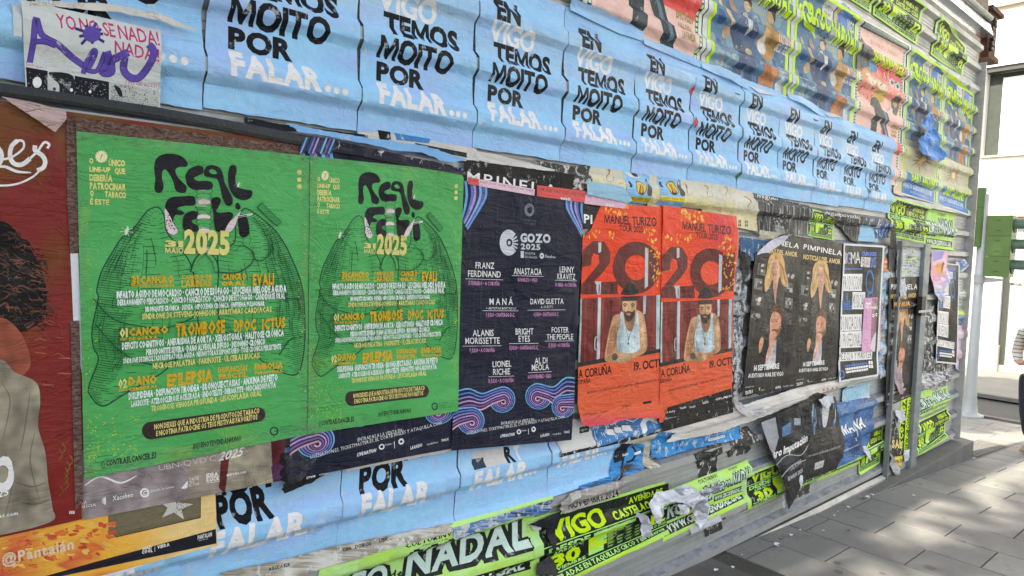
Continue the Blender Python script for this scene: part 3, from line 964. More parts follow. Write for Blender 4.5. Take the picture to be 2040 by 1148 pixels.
# ================================================================ LAMP POST WITH SIGNALS
PX, PY = 5.64, 1.412
M['polegrey'] = plain_mat("grey_post_paint", (0.33, 0.35, 0.36), 0.45, 0.2, 0.12, 4, 0.05)
M['siggreen'] = plain_mat("green_signal_paint", (0.065, 0.135, 0.028), 0.4, 0, 0.15, 2, 0.05)
pz = gz(PX)
post = empty("signal_post", P3(PX, PY, pz), "grey steel signal post with a flared foot behind the hoarding's end", "post")
s_ = MB()
s_.tube([P3(PX, PY, pz), P3(PX, PY, pz + .014), P3(PX, PY, pz + .018), P3(PX, PY, pz + .034), P3(PX, PY, pz + .10), P3(PX, PY, pz + .20), P3(PX, PY, pz + .24), P3(PX, PY, 0.50)],
        [.090 * D, .086 * D, .062 * D, .052 * D, .043 * D, .038 * D, .035 * D, .027 * D], 28)
s_.build("tube", M['polegrey'], post, smooth=True)
s_ = MB(); s_.tube([P3(PX, PY, -0.135), P3(PX, PY, -0.07)], .034 * D, 20); s_.build("collar", M['polegrey'], post)
s_ = MB(); s_.hull([P3(PX, PY - .02, -.130), P3(PX, PY - .14, -.112), P3(PX + .02, PY - .14, -.112), P3(PX + .02, PY - .02, -.130)],
                   [P3(PX, PY - .02, -.085), P3(PX, PY - .14, -.095), P3(PX + .02, PY - .14, -.095), P3(PX + .02, PY - .02, -.085)]); s_.build("bracket", M['polegrey'], post)
M['visor'] = plain_mat("dark_green_visor", (0.03, 0.07, 0.05), 0.5, 0, 0.1)
def signal(nm, y0, y1, z0, z1, x0, x1, label, visors):
    g = empty(nm, P3((x0 + x1) / 2, (y0 + y1) / 2, z0), label, "traffic light")
    hh = (z1 - z0) / 3
    for k in range(3):
        s_ = MB(); s_.box(*P3(x0, y0, z0 + k * hh + .0006), *P3(x1, y1, z0 + (k + 1) * hh - .0006)); s_.build("housing_section", M['siggreen'], g, bevel=.003)
        for q in range(2):
            t = MB(); zz = z0 + k * hh + hh * (.25 + .5 * q)
            t.box(*P3(x0 - .0012, y0 + (y1 - y0) * .42, zz), *P3(x0 - .0001, y0 + (y1 - y0) * .62, zz + .004)); t.build("vent", M['iron'], g)
        if visors:
            t = MB(); zc = z0 + (k + .5) * hh; yc = y0
            n = 14; ring = []
            for a in range(n + 1):
                an = math.pi * (-.1 + 1.2 * a / n)
                ring.append((math.cos(an), math.sin(an)))
            rr = hh * .36; xm = (x0 + x1) / 2
            vs = []
            for (ca, sa) in ring: vs += [P3(xm + ca * rr, y0, zc + sa * rr), P3(xm + ca * rr, y0 - .11 - .03 * sa, zc + sa * rr)]
            t.add(vs, [(2 * i, 2 * i + 1, 2 * i + 3, 2 * i + 2) for i in range(n)])
            t.build("visor", M['visor'], g)
            t = MB(); t.tube([P3(xm, y0 - .001, zc), P3(xm, y0 - .006, zc)], rr * .9 * D, 18); t.build("lens", M['iron'], g)
    return g
signal("traffic_light", 1.235, 1.385, -0.082, 0.348, PX - .02, PX + .12, "green three-section traffic light hanging to the right of the grey post", True)
# rounded housing round the post itself
g2 = empty("traffic_light", P3(PX, PY, 0.12), "tall narrow green traffic light housing wrapped round the top of the grey post", "traffic light")
for k in range(3):
    z0 = 0.125 + k * 0.140
    s_ = MB(); s_.tube([P3(PX - .01, PY + .030, z0), P3(PX - .01, PY + .030, z0 + .1385)], .042 * D, 20); s_.build("housing_section", M['siggreen'], g2)
    for q in range(3):
        t = MB(); t.box(*P3(PX - .0545, PY + .024, z0 + .022 + q * .042), *P3(PX - .051, PY + .038, z0 + .027 + q * .042)); t.build("vent", M['iron'], g2)

# ================================================================ unseen trees added to dapple the light
M['leafB'] = plain_mat("broad_leaf", (0.06, 0.10, 0.03), 0.6, 0, 0.35, 3, 0)
def shade_tree(x, y, h, rx, ry, rz, seed, label, n=2600):
    tr_ = empty("unseen_shade_tree", (x, y, 0), label, "tree")
    s_ = MB(); s_.tube([(x, y, -.1), (x + .05, y, h * .35), (x - .05, y + .1, h * .7), (x, y, h)], [.2, .16, .1, .04], 12); s_.build("trunk", M['bark'], tr_, smooth=True)
    rnd = random.Random(seed)
    for q in range(5):
        a_ = q * 1.3; s_ = MB(); s_.tube([(x, y, h * (.4 + .07 * q)), (x + math.cos(a_) * rx * .4, y + math.sin(a_) * ry * .4, h * (.5 + .07 * q)), (x + math.cos(a_) * rx * .8, y + math.sin(a_) * ry * .8, h * (.55 + .08 * q))], [.07, .05, .02], 6); s_.build("branch", M['bark'], tr_, smooth=True)
    leafball(x, y, h * .78, rx, ry, rz, n, .2, seed, [M['leafB']], "crown", tr_)
shade_tree(5.6, 3.9, 9.0, 2.6, 1.3, 3.0, 11, "unseen leafy tree added behind the hoarding to shade the signal post")
shade_tree(-4.2, 1.0, 9.6, 3.4, 2.4, 3.2, 12, "unseen tree added behind the viewer to dapple the light on the pavement", 2000)
shade_tree(-0.6, 0.2, 11.5, 3.2, 1.9, 2.2, 13, "further unseen tree added behind the viewer to dapple the light on the pavement", 1500)
# ================================================================ POSTERS
INK = sr(22, 22, 28); WHT = sr(238, 232, 230); BLK = sr(20, 20, 24)

# ---------------------------------------------------------------- the sky-blue posters with the falar lines
SKYB = sr(150, 196, 236)
def sky_sheet(seed):
    rnd = random.Random(seed); ph = rnd.random() * 10
    a = np.array(sr(156, 206, 244)); b = np.array(sr(166, 188, 236)); c = np.array(sr(160, 216, 242)); d_ = np.array(sr(186, 204, 220))
    def f(s, t):
        n = noise.noise(Vector((s * 1.6 + ph, t * 7, seed))) ; n2 = noise.noise(Vector((s * 2 + ph, t * 13, seed + 5)))
        q = a + (b - a) * max(0, min(1, .25 + n * 1.3)) * .8
        q = q + (c - q) * max(0, min(1, n2 * 1.2)) * .7
        q = q + (d_ - q) * (.55 * ss(.05, .2, t) * (1 - ss(.38, .55, t)) * max(0, .5 + n2))
        return tuple(q)
    return f

def falar_art(first=None, torn=0, lines=None):
    """design space: 100 wide, 140 high"""
    A = Art(size=(100, 140))
    L_ = lines or [("EN", 17, 15.5, 43, 32, 0), ("VIGO", 14, 34, 64, 49, 1), ("TEMOS", 19, 50, 84, 64.5, 0), ("MOITO", 13.5, 68, 77, 82.5, 0), ("POR", 14, 85.5, 54, 97.5, 0), ("FALAR", 14, 100, 72, 114, 1)]
    for st, x0, y0, x1, y1, w in L_:
        col = WHT if w else INK
        if st == "FALAR":
            A.tbox(st, x0, y0, x1, y1, col, 0.052, 3, gap=-0.01)
            for q in range(3): A.ell(x1 + 4.0 + q * 6.2, y1 - 2.0, 2.2, 2.3, col, 12, 'lettering')
        elif st == "VIGO": A.tbox(st, x0, y0, x1, y1, col, 0.035, 3, gap=0.03)
        elif st == "TEMOS": A.tbox(st, x0, y0, x1, y1, col, 0.052, 3, gap=0.01)
        else: A.tbox(st, x0, y0, x1, y1, col, 0.052, 3, gap=0.015)
    return A

U_T = [0.055, 0.290, 0.529, 0.768, 1.000, 1.236, 1.458, 1.695, 1.916, 2.148, 2.352, 2.565, 2.850]
ORD = ["first", "second", "third", "fourth", "fifth", "sixth", "seventh", "eighth", "ninth", "tenth", "eleventh", "twelfth"]
for i in range(12):
    ul, ur = U_T[i], U_T[i + 1] - 0.0015
    rnd = random.Random(100 + i)
    en = 0.474 - 0.021 * max(0, ul - 1.0); fb = 0.2455 - .014 * max(0, ul - 1.0) if i > 2 else 0.238
    h_ = (en - fb) / .7036; vt = en + h_ * 15.5 / 140; vb = vt - h_
    tb = (vt - (0.186 + rnd.uniform(-.004, .004))) / h_
    if i == 11: ur = ul + .236
    c_ = [(ul + rnd.uniform(-.003, .003), vt), (ur + rnd.uniform(-.003, .003), vt), (ur, vb), (ul, vb)]
    A = falar_art() if i != 1 else falar_art()
    lab = "sky-blue poster reading FALAR, %s from the left in the upper row" % ORD[i]
    if i == 0: lab = "sky-blue poster half hidden under the purple-scrawled white flyer, top left"
    if i == 11: lab = "last sky-blue FALAR poster at the right end of the upper row"
    ol = [(0, 0), (1, 0), (1 - .0, .2), (1 - rnd.uniform(0, .025), .45), (1, .7), (1, tb), (0, tb), (rnd.uniform(0, .02), .8), (rnd.uniform(0, .03), .55), (0, .3)]
    ol = jag(ol, 0.004, i + 3, 0.05)
    poster("text_poster", None, lab, "poster", A, sky_sheet(i), off=3.0 + (i % 2) * .8, ribbed=.85, mat='poster', group="sky-blue FALAR posters", corners_uv=c_, outline=ol)
# folded top edge of that row, where the paper bags out over a rib
def fold_strip(name, u0, u1, v0, v1, col, label, bulge=14, off=5.0, seed=0, cat="paper fold", mat='poster'):
    poster(name, None, label, cat, None, col, off=off, ribbed=.6, mat=mat, corners_uv=[(u0, v1), (u1, v1), (u1, v0), (u0, v0)],
           lift=lambda s, t: bulge * max(0, math.sin(math.pi * t)) * (0.55 + .45 * math.sin(s * 19 + seed) ) , tears=.02, seed=seed + 2)

# lower row of the same posters: (corner pixels, which lines show)
low = [
    ([(215, 880), (694, 870), (677, 1093), (180, 1250)], (372, 1104), "wide", "sky-blue poster reading POR FALAR below the green poster"),
]
def falar_low(frame, crop, items):
    A = Art(frame); A.crop(*crop)
    for st, bl, br, tl, w in items:
        col = WHT if w else INK
        A.text(st, bl, br, tl, col, 0.045, 3, gap=0.0 if st.startswith("FAL") else .02)
    return A
def dots(A, pts, r, col=WHT):
    for x, y in pts: A.ell(x, y, r, r * 1.02, col, 12, 'lettering')
# 1: beside the pantalan poster
fr = [(350, 940), (692, 872), (677, 1093), (368, 1200)]
A = Art(fr); A.crop(0, 850, 3.1875)
A.text("MOIT", (1300, 490), (1790, 375), (1290, 330), INK, .052, 3, gap=.015)
A.text("POR", (1400, 650), (1755, 570), (1365, 470), INK, .052, 3, gap=.015)
A.text("FALAR", (1330, 845), (1945, 690), (1345, 690), WHT, .052, 3, gap=-0.01)
dots(A, [(1950, 675), (2000, 655)], 24)
poster("text_poster", fr, "sky-blue FALAR poster of the lower row beside the orange poster's dark strip", "poster", A, sky_sheet(31), 3.0, .85, 'poster', group="sky-blue FALAR posters")
# 0: bottom left, only dots
fr = [(120, 990), (374, 960), (366, 1160), (100, 1260)]
A = Art(fr); A.crop(0, 850, 3.1875)
A.text("FALAR", (500, 1080), (880, 960), (500, 950), WHT, .052, 3, gap=-0.01)
dots(A, [(895, 945), (950, 930), (1005, 915)], 24)
poster("text_poster", fr, "lowest left sky-blue poster showing only white dots under the orange poster", "poster", A, sky_sheet(32), 2.4, .85, 'poster', group="sky-blue FALAR posters")
# 2
fr = [(698, 832), (925, 800), (911, 1044), (677, 1095)]
A = Art(fr); A.crop(560, 760, 2.96)
A.text("MOITO", (485, 530), (905, 440), (480, 410), INK, .052, 3, gap=.015)
A.text("POR", (478, 668), (762, 607), (485, 520), INK, .052, 3, gap=.015)
A.text("FALAR", (468, 808), (878, 715), (480, 680), WHT, .052, 3, gap=-0.01)
dots(A, [(903, 688), (938, 680), (972, 671)], 15)
poster("text_poster", fr, "sky-blue poster with POR over FALAR in the middle of the lower row", "poster", A, sky_sheet(33), 3.6, .85, 'poster', group="sky-blue FALAR posters")
# 3
fr = [(926, 850), (1101, 820), (1097, 990), (912, 1044)]
A = Art(fr); A.crop(560, 760, 2.96)
A.text("FALAR", (1135, 648), (1450, 575), (1148, 540), WHT, .052, 3, gap=-0.01)
dots(A, [(1467, 556), (1493, 549), (1519, 542)], 12)
A.poly([(1160, 425), (1335, 400), (1340, 480), (1215, 510), (1145, 525), (1150, 470)], sr(212, 204, 200), 'paper_scrap')
A.poly([(1148, 470), (1216, 458), (1216, 508), (1145, 526)], sr(50, 66, 84), 'paper_scrap')
A.text("R", (1340, 478), (1390, 470), (1335, 400), INK, .05, 2)
A.text("T", (1395, 465), (1430, 455), (1395, 395), WHT, .05, 2)
poster("text_poster", fr, "sky-blue FALAR poster with a cream scrap over its upper letters", "poster", A, sky_sheet(34), 3.0, .85, 'poster', group="sky-blue FALAR posters")
# 4
fr = [(1104, 850), (1240, 820), (1231, 948), (1097, 992)]
A = Art(fr); A.crop(560, 760, 2.96)
A.text("FALAR", (1655, 515), (1880, 452), (1660, 440), WHT, .052, 3, gap=-0.01)
dots(A, [(1893, 440), (1915, 436), (1937, 430)], 9)
poster("text_poster", fr, "sky-blue FALAR poster beside the dark blue poster of the lower row", "poster", A, sky_sheet(35), 3.6, .85, 'poster', group="sky-blue FALAR posters")
# small pale one low under the pimpinela posters
fr = [(1688, 770), (1741, 758), (1738, 806), (1683, 820)]
A = Art(fr)
A.text("FALAR", (1690, 775), (1730, 766), (1690, 764), sr(216, 222, 214), .04, 2, gap=0.0)
poster("text_poster", fr, "small pale blue poster remnant above the singer poster near the thin post", "poster", A, sr(158, 200, 222), 3.0, .85, 'worn', group="sky-blue FALAR posters")

# ---------------------------------------------------------------- paper remnants between the upper row and the board
cream = sr(214, 206, 198)
def scrap(name, pts, col, label, off=2.0, ribbed=.85, mat='worn', jagamp=.015, seed=1, lift=None, cat="paper scrap", art=None, group=None, frame=None):
    """torn piece given by the directions of its outline"""
    xs = [p[0] for p in pts]; ys = [p[1] for p in pts]
    fr = frame or [(min(xs), min(ys)), (max(xs), min(ys)), (max(xs), max(ys)), (min(xs), max(ys))]
    ol = px_outline(fr, pts)
    if jagamp: ol = jag(ol, jagamp, seed, jagamp * 2.0)
    return poster(name, fr, label, cat, art, col, off, ribbed, mat, outline=ol, lift=lift, group=group)

# ---------------------------------------------------------------- red-brown poster far left, and its twin behind the green ones
RED = sr(124, 52, 48)
def red_sheet(x0, hair):
    r0 = np.array(sr(128, 42, 40)); r1 = np.array(sr(104, 84, 28)); r2 = np.array(sr(158, 66, 52))
    def f(s, t):
        n = noise.noise(Vector((s * 6 + x0, t * 9, 1.0))); n2 = noise.noise(Vector((s * 22 + x0, t * 40, 4.0)))
        q = r0 + (r1 - r0) * max(0, min(1, (0.36 - t) * 1.6 + n * 1.3)) * (.75 + .5 * n2)
        q = q + (r2 - q) * max(0, n2 * .35 + (t > .45) * .12)
        return tuple(np.clip(q, 0.003, 1))
    return f
fr = [(-250, 160), (133, 222), (163, 1035), (-250, 1128)]
A = Art(fr)
# script lettering "oes" with its long swash
def script_oes(A, dx=0, col=WHT):
    x = dx
    # o, e, s drawn with a broad pen, and the swash below
    A.ring(x - 14, 312, 10, 22, col, 28, 'lettering', 1.15)
    A.stroke(smooth([(x + 6, 318), (x + 26, 312), (x + 46, 296), (x + 46, 282), (x + 34, 280)], 6, False), 4.5, col, 'lettering')
    A.stroke(smooth([(x + 35, 280), (x + 23, 292), (x + 20, 312), (x + 28, 326), (x + 44, 328), (x + 60, 316)], 6, False), 9, col, 'lettering')
    A.stroke(smooth([(x + 60, 316), (x + 76, 300), (x + 88, 284), (x + 98, 288), (x + 94, 296)], 6, False), 5, col, 'lettering')
    A.stroke(smooth([(x + 70, 290), (x + 70, 300), (x + 84, 310), (x + 90, 322), (x + 86, 334), (x + 74, 340)], 6, False), 9, col, 'lettering')
    A.stroke(smooth([(x + 80, 338), (x + 66, 352), (x + 36, 366), (x + 0, 370), (x - 50, 366)], 6, False), 4, col, 'lettering')
    A.stroke(smooth([(x - 20, 336), (x + 8, 332), (x + 34, 342), (x + 62, 344)], 5, False), 6, col, 'lettering', taper=True)
# the portrait: dark curly hair, face edge, grey jacket
hairc = sr(30, 25, 25); skin = sr(168, 98, 72); jack = sr(150, 140, 122)
A.poly(smooth([(-120, 700), (-60, 470), (0, 440), (40, 470), (75, 520), (92, 575), (90, 620), (70, 650), (20, 670), (-20, 700)], 6), hairc)
rnd = random.Random(8)
for q in range(260):
    a_ = rnd.uniform(0, 1); x = -10 + 95 * a_; y = 460 + rnd.uniform(0, 190)
    if y < 455 + (x / 95) ** 2 * 90: continue
    c_ = rnd.choice([sr(58, 46, 42), sr(20, 18, 20), sr(84, 62, 50), sr(30, 26, 26), sr(120, 74, 56)])
    A.stroke(smooth([(x, y), (x + rnd.uniform(4, 16), y + rnd.uniform(-8, 8)), (x + rnd.uniform(10, 26), y + rnd.uniform(-4, 14))], 3, False), rnd.uniform(1.2, 3), c_)
A.poly(smooth([(-60, 640), (0, 632), (30, 650), (50, 680), (60, 730), (20, 760), (-60, 760)], 5), sr(150, 80, 62))
A.poly(smooth([(-120, 800), (-10, 718), (30, 742), (72, 762), (80, 800), (76, 850), (90, 900), (96, 960), (104, 1010), (100, 1040), (-20, 1070), (-140, 1080)], 5), jack)
for q in [((2, 760), (20, 800), (4, 880)), ((60, 780), (50, 850), (40, 900)), ((30, 960), (64, 970), (92, 960)), ((40, 1000), (70, 1005), (98, 995)), ((70, 860), (60, 920), (80, 1000)), ((10, 900), (24, 960), (10, 1030))]:
    A.stroke(smooth(q, 6, False), 3.0, sr(122, 112, 96), taper=True)
for q in range(26):
    x = rnd.uniform(70, 140); y = rnd.uniform(600, 780)
    A.stroke([(x - rnd.uniform(8, 24), y), (x, y - rnd.uniform(-3, 6)), (x + rnd.uniform(6, 18), y + 2)], rnd.uniform(1, 2.6), rnd.choice([sr(158, 84, 66), sr(104, 46, 42), sr(178, 104, 80)]), taper=True)
script_oes(A)
A.text("0", (-14, 975), (26, 965), 62, WHT, .0, 3); A.ring(6, 948, 14, 22, WHT, 24, 'lettering', 1.5)
A.text("25", (-4, 992), (17, 986), 14, WHT, .02, 2)
A.text("entradas.com", (-40, 1038), (36, 1026), 8, WHT, .02, 1)
A.text("oruna", (-70, 1020), (-10, 1012), 12, WHT, .02, 1)
for q in range(8):
    x = 112 + rnd.uniform(0, 26); y = 905 + q * 12
    A.stroke(smooth([(x, y), (x + 8, y - 10), (x + 2, y - 22)], 4, False), 1.6, sr(126, 100, 40))
for q in range(3): A.rect(138 + q * 4, 1018, 140.5 + q * 4, 1024, WHT, 'lettering')
poster("portrait_poster", fr, "large red-brown poster with cropped dark-haired portrait and white script at the far left edge", "poster", A, red_sheet(0, 1), 8.0, 0.0, 'taped')
# folded corner on it
scrap("folded_corner", [(3, 193), (60, 203), (131, 222), (132, 238), (109, 264)], sr(196, 168, 162), "pinkish folded paper corner hanging at the top of the red-brown poster", 16, 0.0, 'crumpled', .006, 3, lift=lambda s, t: 12 * t)

fr = [(133, 222), (600, 285), (564, 957), (165, 1037)]
A = Art(fr)
script_oes(A, 118)
A.poly([(150, 900), (620, 800), (620, 1000), (150, 1045)], sr(150, 136, 136))
A.poly(smooth([(440, 930), (450, 900), (540, 860), (545, 900), (540, 930), (545, 962), (440, 985)], 5), sr(158, 148, 128))
A.poly(smooth([(372, 935), (375, 910), (440, 890), (436, 930), (440, 985), (376, 1000)], 4), sr(146, 132, 118))
A.poly([(440, 915), (458, 905), (448, 985), (436, 972)], sr(90, 36, 40))
A.poly([(540, 880), (600, 865), (600, 960), (545, 968)], sr(92, 34, 44))
A.poly([(540, 930), (600, 910), (600, 960), (545, 968)], sr(84, 44, 76))
A.stroke(smooth([(168, 968), (200, 950), (240, 962), (272, 948)], 6, False), 4, WHT, 'lettering', taper=True)
A.crop(0, 850, 3.1875)
A.text("UBN-QVD'C", (1010, 280), (1375, 215), (1005, 245), sr(200, 190, 188), 0, 2)
A.text("2025", (1385, 220), (1535, 185), (1395, 165), WHT, .02, 3, slant=.3)
A.text("XUNTA", (470, 500), (550, 490), (470, 478), WHT, .0, 1)
A.text("DE GALICIA", (430, 530), (610, 505), (430, 512), WHT, .0, 1)
A.text("Xacobeo", (715, 472), (845, 445), (715, 442), WHT, .02, 2)
for q in range(9):
    a_ = math.pi * (0.55 + .9 * q / 8); A.stroke([(672, 472), (672 + 26 * math.cos(a_), 472 - 26 * math.sin(a_))], 5, WHT, 'lettering')
A.ring(918, 421, 18, 30, WHT, 20, 'lettering'); A.text("C", (908, 436), (928, 434), 26, WHT, .04, 2)
A.text("Concello da Coruna", (955, 418), (1105, 388), (955, 402), WHT, .0, 1)
for q in range(3): A.poly([(1150 + q * 10, 392), (1190 - q * 2, 345 + q * 14), (1195, 352 + q * 14), (1162 + q * 8, 395)], WHT, 'lettering')
A.text("TASTE", (1202, 348), (1262, 336), (1202, 328), WHT, .0, 1); A.text("THE", (1202, 366), (1236, 360), (1202, 350), WHT, .0, 1); A.text("FLOOR", (1202, 384), (1266, 370), (1202, 366), WHT, .0, 1)
A.text("IDEA", (1310, 325), (1385, 312), (1310, 300), WHT, .045, 2); A.text("ROCK", (1310, 352), (1395, 338), (1310, 328), WHT, .045, 2)
A.stroke([(1312, 360), (1395, 346)], 3, WHT, 'lettering')
A.text("entradas.com", (1438, 316), (1562, 294), (1438, 298), WHT, .03, 1)
poster("portrait_poster", fr, "second red-brown poster mostly hidden behind the big green one, with a grey sponsor strip", "poster", A, red_sheet(5, 0), 7.0, 0.0, 'taped')

# ---------------------------------------------------------------- orange flame poster, bottom left
fr = [(-230, 1000), (427, 925), (433, 1086), (-230, 1262)]
def flame(s, t):
    a = np.array(sr(240, 178, 70)); b = np.array(sr(214, 92, 62)); c = np.array(sr(238, 210, 150)); s = s
    n = noise.noise(Vector((s * 9, t * 7, 2))); n2 = noise.noise(Vector((s * 30, t * 10, 9)))
    q = a + (b - a) * ss(.02, .25, n + .3 * n2 + (t - .75) * .5 - (s > .62) * .6)
    q = q + (c - q) * ss(.62, .85, s) * .8
    return tuple(q)
A = Art(fr); A.crop(0, 850, 3.1875)
A.poly([(690, 430), (1275, 330), (1275, 578), (690, 712)], sr(120, 108, 84))
A.stroke([(690, 440), (690, 712), (1272, 578), (1275, 340)], 5, BLK)
cxs, cys = 1110, 510
star = []
for q in range(10):
    a_ = -math.pi / 2 + q * math.pi / 5 + .12; r_ = 108 if q % 2 == 0 else 42
    star.append((cxs + r_ * math.cos(a_) * 1.1, cys + r_ * math.sin(a_) * .85))
A.poly(star, sr(205, 198, 190))
for q in range(70):
    x = cxs + rnd.uniform(-5, 90); y = cys + rnd.uniform(-75, 50)
    if abs(x - cxs) * .9 + abs(y - cys) < 75: A.ell(x, y, 3.4, 3.0, sr(60, 56, 52), 6)
rnd = random.Random(77)
for q in range(80):
    x = rnd.uniform(0, 700); y = 760 + rnd.uniform(-60, 150) - x * .16
    A.poly(smooth([(x, y), (x + rnd.uniform(10, 60), y - rnd.uniform(2, 14)), (x + rnd.uniform(20, 70), y + rnd.uniform(6, 26)), (x + rnd.uniform(4, 20), y + rnd.uniform(8, 20))], 3), rnd.choice([sr(206, 84, 60), sr(222, 116, 62), sr(240, 190, 96)]))
A.text("@Pantalán", (15, 880), (470, 775), (10, 815), sr(228, 200, 170), .03, 3)
A.poly([(-100, 1060), (600, 860), (1370, 650), (1375, 742), (200, 990), (-100, 1120)], sr(38, 36, 44), 'dark_strip')
A.text("MAD", (905, 785), (965, 772), (905, 765), WHT, .05, 1); A.text("COOL", (900, 808), (968, 795), (900, 788), WHT, .05, 1)
A.stroke([(983, 760), (983, 795)], 2.5, WHT, 'lettering')
A.text("VIBRA", (998, 776), (1076, 756), (998, 756), WHT, .05, 2)
A.text("PANTALAN", (1255, 718), (1345, 695), (1255, 692), WHT, .04, 2)
A.text("FESTIVAL", (1262, 728), (1322, 714), (1262, 722), WHT, .0, 1)
poster("flame_poster", fr, "orange flame-patterned poster with a dark sponsor strip at the bottom left", "poster", A, flame, 5.0, 0.0, 'fresh')
scrap("paper_edge", [(185, 1150), (435, 1078), (437, 1086), (300, 1122), (190, 1160)], sr(214, 218, 228), "pale white margin strip under the orange flame poster", 4.6, 0.0, 'poster', .006, 5, cat="paper strip")

# ---------------------------------------------------------------- flyer scrawled with purple marker, top left
fr = [(43, -3), (322, 60), (321, 224), (52, 174)]
A = Art(fr); A.crop(0, 0, 2.87)
MAG = sr(196, 56, 116); PUR = sr(96, 74, 162); PUR2 = sr(66, 48, 120)
A.text("YO NO SE NADA!", (328, 155), (915, 262), (318, 72), MAG, .015, 2, gap=.03)
A.text("NADA!!", (655, 305), (910, 355), (655, 232), MAG, .015, 2, gap=.02)
A.poly([(150, 380), (275, 402), (275, 512), (158, 505)], sr(32, 32, 40)); A.poly([(278, 402), (425, 428), (425, 560), (278, 528)], sr(202, 200, 196))
A.poly([(430, 430), (628, 465), (628, 592), (430, 556)], sr(32, 32, 40)); A.poly([(634, 466), (912, 514), (916, 640), (634, 594)], sr(186, 186, 180))
A.ell(215, 468, 26, 32, WHT, 18)
A.poly(smooth([(285, 410), (420, 430), (420, 555), (350, 545), (340, 480), (310, 450)], 4), sr(36, 36, 44))
A.ell(412, 512, 9, 11, WHT, 10); A.ell(519, 521, 8, 10, WHT, 10); A.ell(313, 508, 10, 12, sr(30, 30, 36), 10)
rnd = random.Random(5)
for q in range(420):
    x = rnd.uniform(640, 905); y = rnd.uniform(475, 632)
    if y < 470 + (x - 634) * .17: continue
    if rnd.random() < .35 + (900 - x) / 500 and y < 600 + (x - 634) * .13: A.ell(x, y, rnd.uniform(1.5, 4), rnd.uniform(1.5, 4), sr(38, 38, 44), 5)
for q in range(120):
    x = rnd.uniform(160, 625); y = 400 + (x - 150) * .16 + rnd.uniform(5, 100); A.ell(x, y, 1.8, 1.8, WHT if x > 430 or x < 275 else sr(70, 70, 70), 5)
A.poly(smooth([(655, 485), (690, 500), (705, 540), (690, 550), (672, 520)], 4), sr(30, 30, 36))
A.text("Enrique", (155, 372), (252, 388), (150, 352), sr(190, 120, 150), 0, 1)
A.text("(en directo)", (720, 478), (915, 500), (722, 445), sr(200, 110, 150), 0, 2, slant=.2)
def marker(A, pts, w):
    A.stroke(pts, w + 7, PUR2, 'scrawl'); A.stroke(pts, w, PUR, 'scrawl')
marker(A, smooth([(172, 355), (190, 250), (206, 105), (240, 200), (330, 255), (420, 330), (500, 385)], 5, False), 30)
marker(A, smooth([(190, 240), (250, 238), (320, 262)], 4, False), 24)
marker(A, smooth([(478, 420), (500, 350), (535, 290), (545, 310), (520, 370), (500, 395), (560, 400), (600, 300)], 5, False), 22)
marker(A, smooth([(610, 295), (620, 350), (590, 410), (640, 410), (640, 350), (680, 325), (735, 300)], 5, False), 38)
marker(A, smooth([(712, 330), (712, 400), (750, 440), (800, 440), (850, 380), (880, 300), (850, 255)], 5, False), 36)
for q in range(9):
    a_ = q * .72; cx2, cy2 = 520, 195
    A.stroke([(cx2, cy2), (cx2 + 100 * math.cos(a_) * (1 if q % 2 else .7), cy2 + 72 * math.sin(a_) * (1 if q % 2 else .8))], 17, PUR2, 'scrawl')
A.ell(525, 195, 52, 48, PUR, 14, 'scrawl')
poster("flyer", fr, "white flyer reading YO NO SE NADA scrawled over with thick purple marker", "flyer", A, sr(206, 208, 204), 6.0, .3, 'poster')
scrap("paper_scrap", [(25, 5), (44, 2), (44, 74), (27, 72)], sr(205, 208, 206), "narrow white paper strip left of the purple-scrawled flyer", 4.5, .6, 'poster', .01, 3)
# torn blue-white edges above it
scrap("torn_edge", [(60, 0), (200, 4), (330, 30), (395, 58), (390, 62), (330, 42), (240, 22), (150, 14), (60, 8)], sr(214, 206, 196), "torn whitish paper edge above the purple-scrawled flyer", 7, .3, 'ragged', .03, 8)
A0 = scrap("torn_letter", [(165, 0), (190, 0), (212, 34), (196, 28)], sr(44, 44, 50), "black stroke of a torn poster letter above the flyer", 4.4, .6, 'poster', .0, 9)

# ---------------------------------------------------------------- black edge trim of the flat board
def trim():
    top = [(-60, 158), (0, 167), (150, 190), (300, 213), (420, 235), (480, 246), (560, 262), (700, 288), (800, 311), (925, 343)]
    bot = [(-60, 184), (0, 192), (150, 212), (300, 236), (420, 257), (480, 269), (560, 284), (700, 309), (800, 329), (925, 353)]
    s_ = MB(); n = len(top); vs = []
    for (a, b) in zip(top, bot):
        for k, (f, o) in enumerate(((0, 3), (0, 14), (.3, 17), (.7, 17), (1, 14), (1, 3))):
            u, v = W(a[0] + (b[0] - a[0]) * f, a[1] + (b[1] - a[1]) * f)
            vs.append(P3(u, 1 - o * MM, v))
    fs = [(i * 6 + k, i * 6 + k + 1, (i + 1) * 6 + k + 1, (i + 1) * 6 + k) for i in range(n - 1) for k in range(5)]
    s_.add(vs, fs)
    return s_
M['trim'] = plain_mat("black_rubber_trim", (0.022, 0.022, 0.024), 0.5, 0, 0.3, 10, 0.3)
tag(trim().build("edge_trim", M['trim'], None, smooth=False), "black edge trim running between the blue row and the red-brown posters", "trim")
# ================================================================ GREEN lung posters
GRN = sr(84, 168, 92); GDK = sr(28, 80, 54); GY = sr(226, 212, 128); GO = sr(222, 168, 34); BRN = sr(62, 50, 48)
FR_G1 = [(152, 262), (617, 311), (612, 866), (168, 955)]
FR_G2 = [(618, 311), (924, 343), (911, 819), (613, 866)]

def pt_in(poly, x, y):
    c = False; n = len(poly); j = n - 1
    for i in range(n):
        xi, yi = poly[i]; xj, yj = poly[j]
        if (yi > y) != (yj > y) and x < (xj - xi) * (y - yi) / (yj - yi) + xi: c = not c
        j = i
    return c

